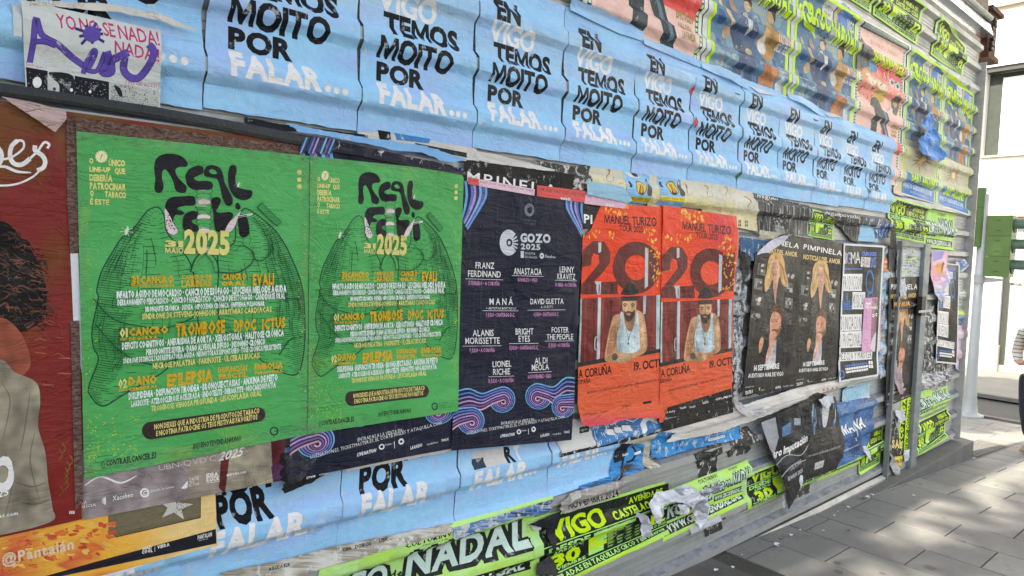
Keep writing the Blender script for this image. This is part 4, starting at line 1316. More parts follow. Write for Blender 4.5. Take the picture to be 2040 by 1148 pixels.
def green_art():
    A = Art(FR_G1)
    rnd = random.Random(12)
    A.crop(150, 250, 3.279)
    # lungs, outlined and cross-hatched; lower ends are read from the same drawing scale
    Lg = smooth([(540, 535), (470, 560), (400, 650), (300, 740), (230, 850), (170, 960), (140, 1080), (150, 1130), (110, 1330), (118, 1450), (150, 1530), (90, 1700), (95, 1760), (180, 1835), (330, 1750), (560, 1620), (690, 1500), (790, 1420), (800, 1250), (770, 960), (700, 820), (600, 700), (580, 590)], 5)
    Rg = smooth([(1100, 545), (1180, 580), (1300, 680), (1370, 780), (1410, 860), (1460, 980), (1490, 1100), (1500, 1300), (1490, 1500), (1440, 1630), (1280, 1580), (1180, 1500), (1100, 1400), (960, 1330), (930, 1150), (935, 960), (930, 850), (960, 820), (1040, 760), (1050, 640)], 5)
    for G_, sgn in ((Lg, 1), (Rg, -1)):
        A.stroke(G_, 9, GDK, closed=True)
        xs = [p[0] for p in G_]; ys = [p[1] for p in G_]
        cxm = (min(xs) + max(xs)) / 2
        # contour hatching: short strokes that follow the bulge, denser at the outer edge
        for row in range(0, 84):
            y = min(ys) + 12 + row * (max(ys) - min(ys) - 20) / 84
            inside = [x for x in range(int(min(xs)), int(max(xs)), 6) if pt_in(G_, x, y)]
            if len(inside) < 4: continue
            xa, xb = inside[0], inside[-1]; wd = xb - xa
            outer = xa if sgn == 1 else xb
            seg = [(0, .22), (.26, .36)] if row % 3 else [(0, .3), (.45, .62)]
            if row % 2 == 0: seg.append((.8, .98))
            for (f0, f1) in seg:
                f1 += rnd.uniform(-.05, .07)
                p = []
                for q in range(5):
                    f = f0 + (f1 - f0) * q / 4
                    x = outer + sgn * wd * f
                    p.append((x, y + 26 * math.sin(f * 3.0) - 8 + rnd.uniform(-2, 2)))
                A.stroke(p, rnd.uniform(2.6, 4.6), GDK)
        for col_ in range(60):
            f = 0.01 + .34 * (col_ / 44) if col_ < 42 else rnd.uniform(.35, .95)
            y0 = min(ys) + (max(ys) - min(ys)) * rnd.uniform(.05, .7); ln = rnd.uniform(60, 220)
            p = []
            for q in range(6):
                y = y0 + ln * q / 5
                ins = [x for x in range(int(min(xs)), int(max(xs)), 8) if pt_in(G_, x, y)]
                if len(ins) < 4: break
                p.append((ins[0] + (ins[-1] - ins[0]) * f if sgn == 1 else ins[-1] - (ins[-1] - ins[0]) * f, y))
            if len(p) > 2: A.stroke(p, rnd.uniform(2.2, 4), GDK)
    # fissures between the lobes
    for q in ([(115, 1130), (240, 1260), (420, 1310), (600, 1320), (780, 1250)], [(130, 1300), (300, 1480), (500, 1560), (700, 1510)],
              [(1150, 820), (1180, 880), (1240, 870), (1290, 800)], [(940, 960), (1060, 960), (1150, 900), (1160, 830), (1090, 780)], [(1180, 1010), (1290, 1100), (1400, 1130), (1480, 1120)], [(1330, 1500), (1400, 1400), (1480, 1380)]):
        A.stroke(smooth(q, 6, False), 7, GDK)
    # windpipe
    for q, (y, w_) in enumerate(((400, 60), (430, 56), (465, 52), (500, 48), (535, 54), (565, 46), (600, 50), (630, 54), (660, 50), (690, 46), (730, 44), (770, 40), (810, 40))):
        A.ell(838 + (q % 2) * 4, y, w_, 22, GRN if q % 3 else sr(226, 206, 204), 16)
        A.ring(838 + (q % 2) * 4, y, w_ - 5, w_, GDK, 18, ky=.42)
    A.ell(830, 412, 50, 13, sr(226, 206, 204), 16); A.ring(830, 412, 48, 53, GDK, 18, ky=.28)
    A.stroke(smooth([(840, 830), (790, 880), (760, 960)], 5, False), 30, GDK); A.stroke(smooth([(860, 830), (910, 890), (925, 960)], 5, False), 30, GDK)
    A.stroke(smooth([(840, 835), (795, 880), (768, 955)], 5, False), 20, GRN); A.stroke(smooth([(860, 835), (905, 890), (918, 955)], 5, False), 20, GRN)
    # blobby title
    T_ = sr(28, 24, 30)
    A.poly(smooth([(515, 290), (525, 225), (570, 190), (640, 185), (700, 205), (733, 245), (725, 270), (680, 272), (655, 290), (665, 330), (700, 370), (726, 400), (722, 435), (690, 442), (655, 425), (640, 370), (615, 320), (590, 290), (570, 300), (566, 345), (577, 400), (560, 438), (530, 438), (516, 410), (522, 350)], 5), T_)
    A.poly(smooth([(720, 325), (745, 285), (800, 262), (835, 275), (832, 315), (800, 330), (775, 345), (800, 362), (850, 362), (885, 368), (900, 395), (885, 418), (830, 422), (770, 420), (735, 395), (722, 360)], 5), T_)
    A.poly(smooth([(840, 300), (858, 268), (900, 260), (945, 280), (965, 320), (975, 370), (1005, 430), (1028, 480), (1020, 520), (985, 520), (960, 470), (945, 400), (925, 350), (880, 340), (845, 330)], 5), T_, holes=[smooth([(872, 300), (890, 285), (915, 295), (925, 315), (895, 318)], 4)])
    A.poly(smooth([(1000, 300), (1015, 262), (1045, 262), (1054, 295), (1045, 350), (1060, 400), (1110, 418), (1150, 425), (1156, 455), (1130, 483), (1085, 488), (1040, 465), (1010, 420), (998, 360)], 5), T_)
    A.poly(smooth([(590, 510), (625, 470), (700, 464), (775, 464), (780, 520), (720, 525), (675, 535), (670, 550), (700, 560), (712, 575), (690, 586), (650, 588), (640, 640), (668, 680), (640, 715), (605, 700), (590, 640), (588, 570)], 5), T_)
    A.poly(smooth([(700, 640), (712, 585), (760, 558), (800, 570), (790, 610), (760, 620), (770, 640), (800, 655), (800, 690), (740, 695), (708, 680)], 5), T_)
    A.poly(smooth([(890, 480), (930, 468), (950, 490), (935, 530), (920, 560), (950, 570), (1010, 566), (1030, 590), (1000, 640), (970, 690), (920, 690), (905, 640), (900, 570), (890, 520)], 5), T_)
    A.poly(smooth([(1045, 520), (1062, 503), (1080, 530), (1072, 550), (1050, 545)], 4), T_)
    A.poly(smooth([(1060, 600), (1090, 580), (1120, 600), (1136, 660), (1135, 710), (1105, 732), (1075, 720), (1065, 660)], 4), T_)
    PK = sr(226, 204, 204)
    A.poly(smooth([(585, 545), (612, 580), (640, 640), (668, 690), (640, 715), (600, 690), (588, 620)], 4), PK)
    for q in range(26):
        x = rnd.uniform(594, 650); y = rnd.uniform(585, 700); A.ell(x, y, 3.5, 5, T_, 6)
    A.poly(smooth([(975, 700), (1000, 640), (1040, 600), (1080, 560), (1060, 610), (1040, 660), (1010, 695)], 4), PK)
    A.stroke([(1040, 600), (1155, 580)], 14, PK); A.stroke([(1060, 598), (1120, 588)], 6, T_)
    for q in range(9): A.stroke([(790, 480 + q * 9), (856, 484 + q * 9)], 2.2, GDK if q > 5 else PK)
    # little insects and the cigarette stub
    for (x, y, k) in ((335, 690, 1.0), (1065, 388, .6)):
        for a_ in range(7):
            an = a_ * .9 + .3; A.stroke([(x, y), (x + 46 * k * math.cos(an), y + 36 * k * math.sin(an))], 3 * k, sr(200, 226, 190), 'insect')
        A.ell(x, y, 12 * k, 30 * k, sr(200, 226, 190), 10, 'insect', rot=.3)
    A.stroke(smooth([(1200, 520), (1260, 580), (1330, 645)], 3, False), 44, GDK, 'cigarette'); A.stroke(smooth([(1204, 524), (1262, 582), (1328, 642)], 3, False), 36, sr(62, 146, 80), 'cigarette')
    # small texts
    for st, x0, x1, y0, y1 in (("O", 92, 118, 212, 252), ("ÚNICO", 218, 325, 222, 268), ("LINE-UP", 92, 230, 268, 306), ("QUE", 258, 326, 278, 320), ("DEBERÍA", 92, 243, 318, 366), ("PATROCINAR", 95, 330, 372, 420), ("O", 97, 120, 424, 466), ("TABACO", 193, 331, 430, 474), ("É ESTE", 97, 222, 478, 520)):
        tl = (y1 - y0)
        sl = (x1 - x0) * .045
        A.text(st, (x0, y1 - 6), (x1, y1 - 6 + sl), tl - 8, GY, .05 if st != 'É ESTE' else .03, 2, gap=.03)
    def burst(x, y, r):
        pts = []
        for q in range(28):
            rr = r if q % 2 else r * .82; pts.append((x + rr * math.cos(q * math.pi / 14), y + rr * math.sin(q * math.pi / 14)))
        A.poly(pts, sr(232, 222, 170), 'badge')
    burst(171, 204, 43); A.stroke([(178, 188), (166, 212)], 5, GDK, 'badge'); A.ell(163, 219, 3, 3, GDK, 8, 'badge')
    for y in (307, 400):
        for q in range(4):
            a_ = q * math.pi / 4; A.stroke([(1464 - 17 * math.cos(a_), y - 17 * math.sin(a_)), (1464 + 17 * math.cos(a_), y + 17 * math.sin(a_))], 8, GY, 'badge')
    A.rect(1451, 342, 1476, 368, GY, 'badge')
    A.text("31", (587, 790), (705, 795), 38, GY, .05, 2); A.text("MAIO", (587, 832), (707, 835), 34, GY, .04, 2)
    A.text("2025", (708, 828), (1005, 838), 142, GY, .05, 3, gap=.02)
    # line-up
    A.crop(150, 520, 2.608)
    def ln(st, x0, y0, x1, y1, h, col, off=.035): A.text(st, (x0, y0), (x1, y1), h, col, off, 1, gap=.04)
    ln("31", 290, 125, 330, 122, 44, GO, .04); ln("MAIO", 290, 140, 330, 137, 12, GO)
    ln("CANCRO", 338, 118, 512, 112, 36, GO, .05); ln("DE PULMON", 338, 138, 512, 134, 15, GO)
    ln("CANCRO DE", 552, 95, 708, 90, 20, GO, .04); ln("LARINXE", 552, 136, 708, 130, 36, GO)
    ln("CANCRO", 757, 98, 887, 94, 30, GO, .05); ln("ORAL", 757, 130, 887, 124, 22, GO, .05); ln("EVALI", 920, 126, 1030, 121, 56, GO, .045)
    W2 = sr(232, 238, 232)
    ln("INFARTO AGUDO DE MIOCARDIO · CANCRO DE ESÓFAGO · LEUCEMIA MIELOIDE AGUDA", 213, 193, 1094, 160, 34, W2, .052)
    ln("DERRAMAMENTO PERICÁRDICO · CANCRO PANCREÁTICO · CANCRO DE ESTÓMAGO · CANDIDIASE ORAL", 218, 230, 1086, 194, 29, W2, .052)
    ln("BRONQUITE CRÓNICA · DISNEA · HIPOXEMIA CRÓNICA · ENFISEMA PULMONAR", 362, 263, 980, 232, 25, W2, .052)
    ln("SÍNDROME DE STEVENS-JOHNSON · ARRITMIAS CARDÍACAS", 345, 303, 1017, 264, 28, GY)
    ln("01", 228, 396, 270, 392, 44, GY, .04); ln("XUÑO", 228, 413, 268, 410, 12, GO); ln("CANCRO", 277, 388, 480, 374, 38, GO, .05); ln("DE GORXA", 277, 412, 425, 402, 15, GO)
    ln("TROMBOSE", 520, 392, 775, 368, 62, GO, .05); ln("DPOC", 824, 366, 938, 358, 56, GO, .05); ln("ICTUS", 968, 356, 1088, 344, 52, GO, .05)
    ln("DEFICITS COGNITIVOS · ANEURISMA DE AORTA · XEROSTOMÍA · HALITOSE CRÓNICA", 240, 458, 1080, 388, 33, W2, .052)
    ln("PERIODONTITE SEVERA · DANO ALVEOLAR DIFUSO · INSOMNIO CRÓNICO", 366, 488, 984, 432, 29, W2, .052)
    ln("SÍNDROME DE DIFICULTADE RESPIRATORIA AGUDA · NEUMOTÓRAX ESPONTÁNEO · TOSE CRÓNICA PERSISTENTE", 246, 532, 1066, 456, 26, W2, .04)
    ln("NECROSE PALATINA · FARINXITE · ÚLCERAS BUCAIS", 400, 560, 956, 502, 28, GY)
    ln("02", 224, 662, 270, 656, 44, GY, .04); ln("XUÑO", 224, 680, 270, 675, 13, GO); ln("DANO", 277, 648, 425, 636, 42, GO, .05); ln("CEREBRAL", 277, 675, 430, 660, 15, GO)
    ln("EPILEPSIA", 477, 652, 715, 622, 60, GO, .05); ln("DISFUNCIÓN", 742, 582, 892, 570, 28, GO, .04); ln("ERÉCTIL", 745, 613, 894, 600, 22, GO, .05)
    ln("EMBOLIA", 930, 567, 1078, 555, 32, GO, .04); ln("PULMONAR", 932, 590, 1080, 578, 14, GO, .04)
    ln("DISLIPIDEMIA · DISFUNCIÓN TIROIDEA · BRONQUIECTASIAS · ANXINA DE PEITO", 277, 720, 1052, 620, 33, W2, .052)
    ln("LARINXITE · ATEROSCLEROSE ACELERADA · ENDOTELITE · DERMATITE · MIOCARDIOPATÍA", 290, 758, 1042, 656, 28, W2, .052)
    ln("TROMBOSE VENOSA PROFUNDA · LEUCOPLASIA ORAL", 393, 782, 968, 700, 28, GY)
    # slogan pill
    a = np.array([392, 882.0]); b = np.array([950, 798.0]); d_ = (b - a) / np.hypot(*(b - a)); nn = np.array([-d_[1], d_[0]]); pl_ = []
    for q in range(13): an = math.pi / 2 + math.pi * q / 12; pl_.append(tuple(a + 46 * (d_ * math.cos(an) + nn * math.sin(an))))
    for q in range(13): an = -math.pi / 2 + math.pi * q / 12; pl_.append(tuple(b + 38 * (d_ * math.cos(an) + nn * math.sin(an))))
    A.poly(pl_, BRN, 'slogan_pill')
    ln("NON DEIXES QUE A INDUSTRIA DE PRODUTOS DE TABACO", 410, 876, 957, 790, 27, GY, .035)
    ln("E NICOTINA PATROCINE OS TEUS FESTIVAIS FAVORITOS", 420, 910, 946, 822, 26, GY, .035)
    ln("#QUENOTEVENDANHUMO", 612, 976, 863, 934, 26, sr(36, 66, 44), .045)
    ln("@CONTRAELCANCER.ES", 133, 1072, 422, 1022, 30, sr(40, 60, 36), .045)
    A.ring(1033, 885, 15, 24, GDK, 20, 'lettering'); A.stroke([(1035, 885), (1056, 885)], 6, GDK, 'lettering')
    ln("ASOCIACIÓN", 1064, 870, 1130, 858, 8, GDK, .0); ln("ESPAÑOLA", 1064, 884, 1120, 874, 8, GDK, .0); ln("CONTRA EL CÁNCER", 1064, 898, 1160, 880, 8, GDK, .0)
    # yellow paint flecks
    for q in range(150):
        if q < 90: x = rnd.uniform(60, 340); y = rnd.uniform(790, 1030)
        else: x = rnd.choice([rnd.uniform(40, 130), rnd.uniform(1150, 1195)]); y = rnd.uniform(-200, 700)
        A.ell(x, y, rnd.uniform(1.5, 6), rnd.uniform(1.2, 4.5), sr(196, 206, 40), 5, 'paint_flecks')
    return A

def green_sheet(seed):
    a = np.array(sr(80, 170, 92)); b = np.array(sr(104, 186, 116)); c = np.array(sr(66, 152, 76)); y = np.array(sr(132, 182, 84))
    def f(s, t):
        n = noise.noise(Vector((s * 3 + seed, t * 4, 1)))
        q = a + (b - a) * max(0, n) * .5 + (c - a) * max(0, -n) * .8
        e = min(s, 1 - s, t, 1 - t)
        if e < .04: q = q + (y - q) * max(0, noise.noise(Vector((s * 30, t * 30, seed)))) * 1.2
        return tuple(np.clip(q, .003, 1))
    return f
GA = green_art()
def swell(cx_, cy_, r, h): return lambda s, t: h * math.exp(-(((s - cx_) ** 2 + (t - cy_) ** 2) / r ** 2))
p1 = poster("lung_poster", FR_G1, "largest green lungs poster, left of the pair, with yellow flecks at its lower left", "poster", GA, green_sheet(1), 12.0, 0.0, 'taped', group="green lung posters")
p2 = poster("lung_poster", FR_G2, "smaller-looking green lungs poster, right of the pair, beside the navy concert poster", "poster", GA, green_sheet(4), 14.0, 0.0, 'taped', group="green lung posters",
            lift=lambda s, t: 10 * math.exp(-(((s - .85) ** 2 + (t - .93) ** 2) / .02)))

# clear packing tape round them
tp, tnt, tpp = nodes_of("clear_packing_tape")
tn_ = pos_noise(tnt, 20, 8, (1, 1, 2.2), .7, 1.5)
tpp.inputs['Base Color'].default_value = (0.45, 0.42, 0.38, 1); tpp.inputs['Roughness'].default_value = .16
tnt.links.new(ramp(tnt, tn_, [(.46, .03), (.58, .16), (.68, .38)]), tpp.inputs['Alpha'])
tnt.links.new(bump(tnt, tn_, 1.0, .03), tpp.inputs['Normal'])
M['tape'] = tp
tb, tbnt, tbp = nodes_of("crinkled_brown_tape")
tn2 = pos_noise(tbnt, 46, 9, (.7, 1, 1.8), .74, 2.2)
tbnt.links.new(mix(tbnt, (0.16, 0.045, 0.038), (0.46, 0.33, 0.26), ramp(tbnt, tn2, [(.42, 0), (.62, 1)])), tbp.inputs['Base Color'])
tbp.inputs['Roughness'].default_value = .22; tbnt.links.new(bump(tbnt, tn2, 1.0, .04), tbp.inputs['Normal'])
M['browntape'] = tb
def tape(pts, label, mat='tape', off=15.0, seed=1, nm="tape_strip"):
    return scrap(nm, pts, (.5, .5, .5), label, off, 0.0, mat, .006, seed, cat="tape", group="tape strips round the green posters")
tape([(140, 232), (300, 252), (470, 276), (604, 290), (604, 311), (470, 297), (300, 279), (150, 264)], "crinkled brownish tape along the top edge of the larger green poster", 'browntape', 10.5, 3)
tape([(132, 232), (152, 240), (158, 500), (140, 505), (134, 400)], "crinkled tape down the upper left edge of the larger green poster", 'browntape', 10.5, 4)
tape([(140, 640), (158, 640), (166, 1000), (150, 1016)], "crinkled brown tape down the lower left edge beside the red-brown poster", 'browntape', 10.5, 5)
tape([(140, 505), (156, 505), (166, 760), (147, 660)], "pale torn paper between the portrait poster and the green poster", M['scrapwhite'], 9.5, 6, "torn_strip")
tape([(152, 262), (617, 311), (617, 324), (152, 282)], "clear tape over the top edge of the larger green poster", 'tape', 13.6, 7)
tape([(600, 311), (634, 314), (630, 866), (598, 870)], "clear tape over the joint of the two green posters", 'tape', 16.5, 8)
tape([(160, 925), (612, 842), (612, 868), (165, 960)], "clear tape over the bottom edge of the larger green poster", 'tape', 13.8, 9)
tape([(618, 311), (924, 343), (924, 352), (618, 324)], "clear tape over the top edge of the smaller green poster", 'tape', 16.0, 10)
tape([(152, 262), (166, 264), (184, 950), (168, 955)], "clear tape down the left edge of the larger green poster", 'tape', 14.2, 12)
tape([(612, 846), (780, 822), (780, 838), (612, 868)], "clear tape over the bottom edge of the smaller green poster", 'tape', 16.4, 11)
tape([(560, 876), (640, 862), (640, 900), (600, 960), (575, 965)], "clear tape hanging below the joint of the green posters", 'tape', 12.5, 13)

# ================================================================ NAVY concert posters
NAVY = sr(38, 40, 60)
FR_Z = [(925, 345), (1163, 394), (1139, 877), (899, 898)]
def waves(A, pts, n, w0, cols):
    """a bundle of parallel flowing lines"""
    base = smooth(pts, 7, False)
    for k in range(n):
        A.stroke([(x + (k - n / 2) * w0[0] * (1 + .0 * i), y + (k - n / 2) * w0[1]) for i, (x, y) in enumerate(base)], w0[2], cols[k % len(cols)], 'wave_artwork')
def curl(A, cx_, cy_, r, tail, cols, n=9, sgn=1):
    """striped wave: rings that wind into a curl, and a flowing tail"""
    for k in range(n):
        rr = r * (1 - k / (n + 1.5))
        c_ = cols[k % len(cols)]
        x0 = cx_ + sgn * 0.16 * (r - rr); y0 = cy_ + 0.10 * (r - rr)
        arc = [(x0 + rr * math.cos(a), y0 + rr * math.sin(a)) for a in [math.pi * (1.5 + sgn * 1.35 * q / 16 - (0 if sgn == 1 else 0)) for q in range(17)]]
        tl = [(tx * 1.0, ty + (rr - r) * tw * -1.0) for tx, ty, tw in tail]
        A.stroke(smooth(tl + arc[::1], 4, False), r / (n + 1) * .95, c_, 'wave_artwork')
WC = [sr(110, 170, 220), sr(36, 40, 62), sr(96, 120, 200), sr(190, 150, 204), sr(60, 60, 110), sr(130, 190, 226), sr(120, 90, 170)]
def gozo_art(fr=FR_Z, whole=True):
    A = Art(fr); A.crop(880, 330, 2.0125)
    # corner bundles at the top
    for k in range(9):
        c_ = WC[k % len(WC)]
        o = k * 11
        A.stroke(smooth([(95 + o, 60), (100 + o, 120), (92 + o * .75, 180), (84 + o * .25, 215 + o * .55)], 6, False), 9.5, c_, 'wave_artwork')
        A.stroke(smooth([(570 - o * .85, 100), (560 - o * .75, 170), (566 - o * .3, 235 + o * .2), (572 - o * .05, 260 + o * .55)], 6, False), 8.0, c_, 'wave_artwork')
    # logo rings
    A.ring(352, 178, 12, 20, sr(120, 122, 134), 24, 'lettering', 1.3); A.text("C", (338, 196), (366, 198), 36, sr(120, 122, 134), .0, 3)
    A.text("CONCERTOS DO", (326, 222), (380, 227), 8, sr(100, 102, 114), .0, 1); A.text("XACOBEO", (326, 234), (380, 239), 8, sr(100, 102, 114), .0, 1)
    gw = sr(206, 206, 212)
    pts = []
    for q in range(25):
        a_ = math.radians(50 + q * 260 / 24); pts.append((268 + 37 * math.cos(a_), 309 + 52 * math.sin(a_)))
    for q in range(9):
        a_ = math.radians(310 - q * 260 / 8); pts.append((270 + 12 * math.cos(a_), 309 + 16 * math.sin(a_)))
    A.poly(pts, gw, 'lettering'); A.ell(270, 310, 6, 8, gw, 12, 'lettering')
    for q in range(6):
        a_ = math.radians(-48 + q * 19); A.stroke([(270 + 13 * math.cos(a_), 309 + 17 * math.sin(a_)), (270 + 36 * math.cos(a_), 309 + 50 * math.sin(a_))], 6, gw, 'lettering')
    A.text("GOZO", (316, 305), (436, 309), 32, gw, .055, 3, gap=.03); A.text("2025", (317, 335), (395, 338), 22, gw, .03, 2)
    A.rect(316, 343, 329, 370, gw, 'lettering'); A.text("XUNTA", (333, 356), (375, 358), 9, gw, .0, 1); A.text("DE GALICIA", (333, 370), (383, 373), 9, gw, .0, 1)
    A.ring(401, 362, 3, 9, gw, 14, 'lettering', 1.3); A.text("Xacobeo", (413, 369), (456, 372), 12, gw, .02, 1)
    PKT = sr(208, 140, 188)
    def act(lines, x0, y0, x1, dt, dx0, dx1, dy, slope=.02, h=25, lead=37):
        cx_ = (x0 + x1) / 2
        for i, (t_, a_, b_) in enumerate(lines):
            A.text(t_, (a_, y0 + i * lead), (b_, y0 + i * lead + (b_ - a_) * slope), h, WHT, .012, 2, gap=.09)
        yy = dy - 24
        A.stroke([(x0, yy), (x1, yy + (x1 - x0) * slope)], 1.6, WHT, 'lettering')
        A.text(dt, (dx0, dy), (dx1, dy + (dx1 - dx0) * slope), 15, PKT, .03, 1, gap=.06)
    act([("FRANZ", 136, 210), ("FERDINAND", 106, 236)], 96, 412, 246, "15 FEBRERO • A CORUÑA", 108, 232, 478, .03, 25, 33)
    act([("ANASTACIA", 288, 400)], 280, 436, 408, "16 MARZO • VIGO", 305, 383, 465, .03, 26)
    act([("LENNY", 472, 530), ("KRAVITZ", 463, 535)], 453, 428, 542, "10 ABRIL • A CORUÑA", 455, 540, 484, .03, 24, 28)
    act([("M A N Á", 192, 286)], 164, 558, 308, "5 JULIO • SANTIAGO D.C.", 178, 294, 606, .005, 26)
    A.text("+ ARTISTAS INVITADOS", (178, 577), (300, 578), 10, WHT, 0, 1)
    act([("DAVID GUETTA", 355, 488)], 344, 556, 496, "6 JULIO • SANTIAGO D.C.", 368, 470, 604, -.01, 22)
    A.text("& GUESTS", (397, 572), (445, 571), 10, WHT, 0, 1)
    act([("ALANIS", 124, 208), ("MORISSETTE", 94, 232)], 84, 684, 240, "9 JULIO • A CORUÑA", 110, 212, 748, -.01, 25, 31)
    act([("BRIGHT", 297, 368), ("EYES", 309, 354)], 270, 678, 388, "11 JULIO • SANTIAGO D.C.", 272, 388, 738, -.01, 25, 29)
    act([("FOSTER", 441, 509), ("THE PEOPLE", 421, 527)], 414, 670, 530, "15 JULIO • A CORUÑA", 429, 514, 728, -.01, 22, 28)
    act([("LIONEL", 203, 279), ("RICHIE", 205, 274)], 186, 808, 290, "31 JULIO • A CORUÑA", 186, 289, 871, -.03, 24, 31)
    act([("AL DI", 373, 424), ("MEOLA", 361, 430)], 346, 795, 442, "16 NOVIEMBRE • VIGO", 346, 440, 855, -.05, 24, 27)
    # waves at the foot
    def bigwave(cx_, cy_, r, pts, sgn):
        n = 11
        for k in range(n):
            f = k / n
            rr = r * (1 - f * .92)
            c_ = [sr(116, 178, 222), sr(40, 42, 64), sr(98, 130, 204), sr(44, 44, 74), sr(150, 140, 208), sr(46, 40, 70), sr(200, 156, 206), sr(50, 44, 72), sr(136, 96, 170), sr(44, 40, 62), sr(222, 170, 190)][k]
            tail = [(x, y + (h_) * f) for x, y, h_ in pts]
            arc = []
            for q in range(15):
                a_ = -math.pi / 2 + sgn * math.pi * 1.45 * q / 14
                arc.append((cx_ + sgn * r * .10 * f + rr * math.cos(a_), cy_ + r * .22 * f + rr * math.sin(a_)))
            A.stroke(smooth(tail + arc, 3, False), r / n * 1.25, c_, 'wave_artwork')
    bigwave(243, 938, 50, [(60, 905, 95), (110, 895, 88), (160, 915, 70), (205, 900, 60)], 1)
    bigwave(116, 1022, 52, [(30, 990, 85), (70, 975, 70)], 1)
    bigwave(388, 925, 50, [(560, 860, 95), (500, 850, 95), (455, 885, 80), (425, 885, 60)], -1)
    bigwave(486, 965, 44, [(570, 925, 60), (540, 915, 60)], -1)
    A.text("ENTRADAS A LA VENTA EN", (238, 1040), (370, 1024), 12, WHT, .0, 1, gap=.12)
    A.text("LIVENATION.ES, TICKETMASTER.ES, EL CORTE INGLÉS Y ATAQUILLA.COM", (100, 1078), (490, 1013), 12, WHT, .0, 1, gap=.1)
    A.text("LIVE NATION", (235, 1090), (291, 1082), 11, WHT, .05, 1, gap=.05, slant=.3)
    A.ring(308, 1067, 5, 9, WHT, 14, 'lettering', 1.1); A.text("Turismo", (318, 1066), (340, 1063), 7, WHT, 0, 1); A.stroke([(346, 1054), (347, 1078)], 2, WHT, 'lettering'); A.ring(367, 1057, 4, 9, WHT, 14, 'lettering', 1.2)
    A.text("LA RADIO", (396, 1089), (432, 1083), 11, WHT, .04, 1); A.text("Concello Rutas", (445, 1082), (480, 1077), 8, WHT, .0, 1); A.text("YMAX", (490, 1075), (513, 1071), 9, WHT, .04, 1)
    return A
def navy_sheet(s, t):
    n = noise.noise(Vector((s * 3, t * 14, 3)))
    a = np.array(sr(30, 32, 50)); b = np.array(sr(42, 42, 60))
    return tuple(a + (b - a) * max(0, min(1, .4 + n)))
M['navycrease'] = paper_mat("creased_dark_poster_paper", 0.5, 0.0, 0.7, 0.05, streak=0.03)
GZ = gozo_art()
# copy behind the smaller green poster
FR_Z2 = [(600, 282), (925, 336), (899, 893), (575, 957)]
GZ2 = Art(FR_Z2); GZ2.items = list(GZ.items)
poster("concert_poster", FR_Z2, "navy concert poster mostly hidden behind the smaller green poster", "poster", GZ, navy_sheet, 9.5, 0.0, 'navycrease', group="navy concert posters")
poster("concert_poster", FR_Z, "navy concert poster with white act names and striped waves between green and orange posters", "poster", GZ, navy_sheet, 13.0, 0.0, 'navycrease', group="navy concert posters")
# black logo strip under it
fr = [(560, 905), (700, 880), (692, 938), (563, 985)]
A = Art(fr); A.crop(560, 760, 2.96)
A.text("1906", (150, 575), (202, 562), 20, WHT, .05, 2); A.text("OASIS", (222, 556), (268, 544), 17, WHT, .04, 1); A.text("Xunta de", (300, 532), (330, 526), 6, WHT, 0, 1)
A.text("AURE", (160, 520), (205, 508), 14, WHT, .0, 1); A.text("FEELING", (210, 500), (250, 490), 10, WHT, 0, 1); A.text("XP", (262, 486), (290, 480), 18, WHT, .05, 1); A.text("CORTE", (296, 474), (342, 462), 8, WHT, 0, 1)
poster("logo_strip", fr, "black strip of white sponsor logos below the joint of the green posters", "paper strip", A, sr(30, 30, 36), 8.5, 0.0, 'navycrease', outline=jag([(0, 0), (1, 0), (.98, .55), (.85, .75), (.6, .78), (.4, .95), (.02, 1)], .03, 4, .05))
fr = [(690, 905), (900, 872), (900, 896), (690, 935)]
A = Art(fr); A.crop(560, 760, 2.96)
A.text("XP", (398, 458), (430, 452), 12, WHT, .02, 1); A.ring(478, 441, 10, 18, sr(200, 200, 200), 14, 'lettering'); A.poly([(535, 425), (720, 395), (720, 408), (535, 440)], sr(150, 196, 236)); A.text("WWW.VANESAMARTIN.COM", (545, 436), (715, 406), 9, sr(40, 60, 140), .02, 1)
poster("logo_strip", fr, "dark strip with a pale blue web address under the navy poster", "paper strip", A, sr(34, 34, 42), 7.5, .3, 'navycrease', tears=.02, seed=3)
scrap("cream_strip", [(690, 922), (905, 886), (905, 900), (760, 928), (692, 940)], cream, "thin cream paper edge above the POR FALAR poster", 6.5, .3, 'worn', .01, 5, cat="paper strip")

# black poster strip above the navy poster with cut-off letters, and red stickers
fr = [(925, 318), (1145, 348), (1140, 390), (924, 360)]
A = Art(fr); A.crop(580, 230, 3.4)
A.text("MPINELA", (1190, 448), (1800, 545), (1194, 378), WHT, .01, 3, gap=.22)
poster("singer_poster", fr, "black poster strip with the cut-off white letters MPINELA above the navy poster", "poster", A, sr(26, 25, 28), 14.2, 0.0, 'poster', tears=.02, seed=9, group="black duo posters")
def sticker(fr, lab, col, seed, txt="DEP " * 6):
    A = Art(fr)
    (x0, y0), (x1, y1), (x2, y2), (x3, y3) = fr
    A.text(txt.strip(), (x0 + 2, y0 + (y3 - y0) * .48), (x1 - 2, y1 + (y2 - y1) * .48), (y3 - y0) * .28, tuple(c_ * .55 for c_ in col), .02, 1)
    if len(txt) > 12: A.text("1100", (x0 + (x1 - x0) * .48, y0 + (y2 - y0) * .86), (x0 + (x1 - x0) * .68, y0 + (y2 - y0) * .90), (y3 - y0) * .26, sr(226, 220, 224), .04, 2)
    poster("sticker", fr, lab, "sticker", A, col, 16.5, 0.0, 'fresh', group="red and pink stickers on the navy poster")
sticker([(932, 353), (954, 357), (954, 370), (932, 367)], "small red sticker end at the top left of the navy poster", sr(214, 84, 84), 1, "DEP")
sticker([(954, 357), (1066, 377), (1065, 390), (954, 371)], "pale pink sticker strip on the navy poster's top edge", sr(226, 188, 200), 2)
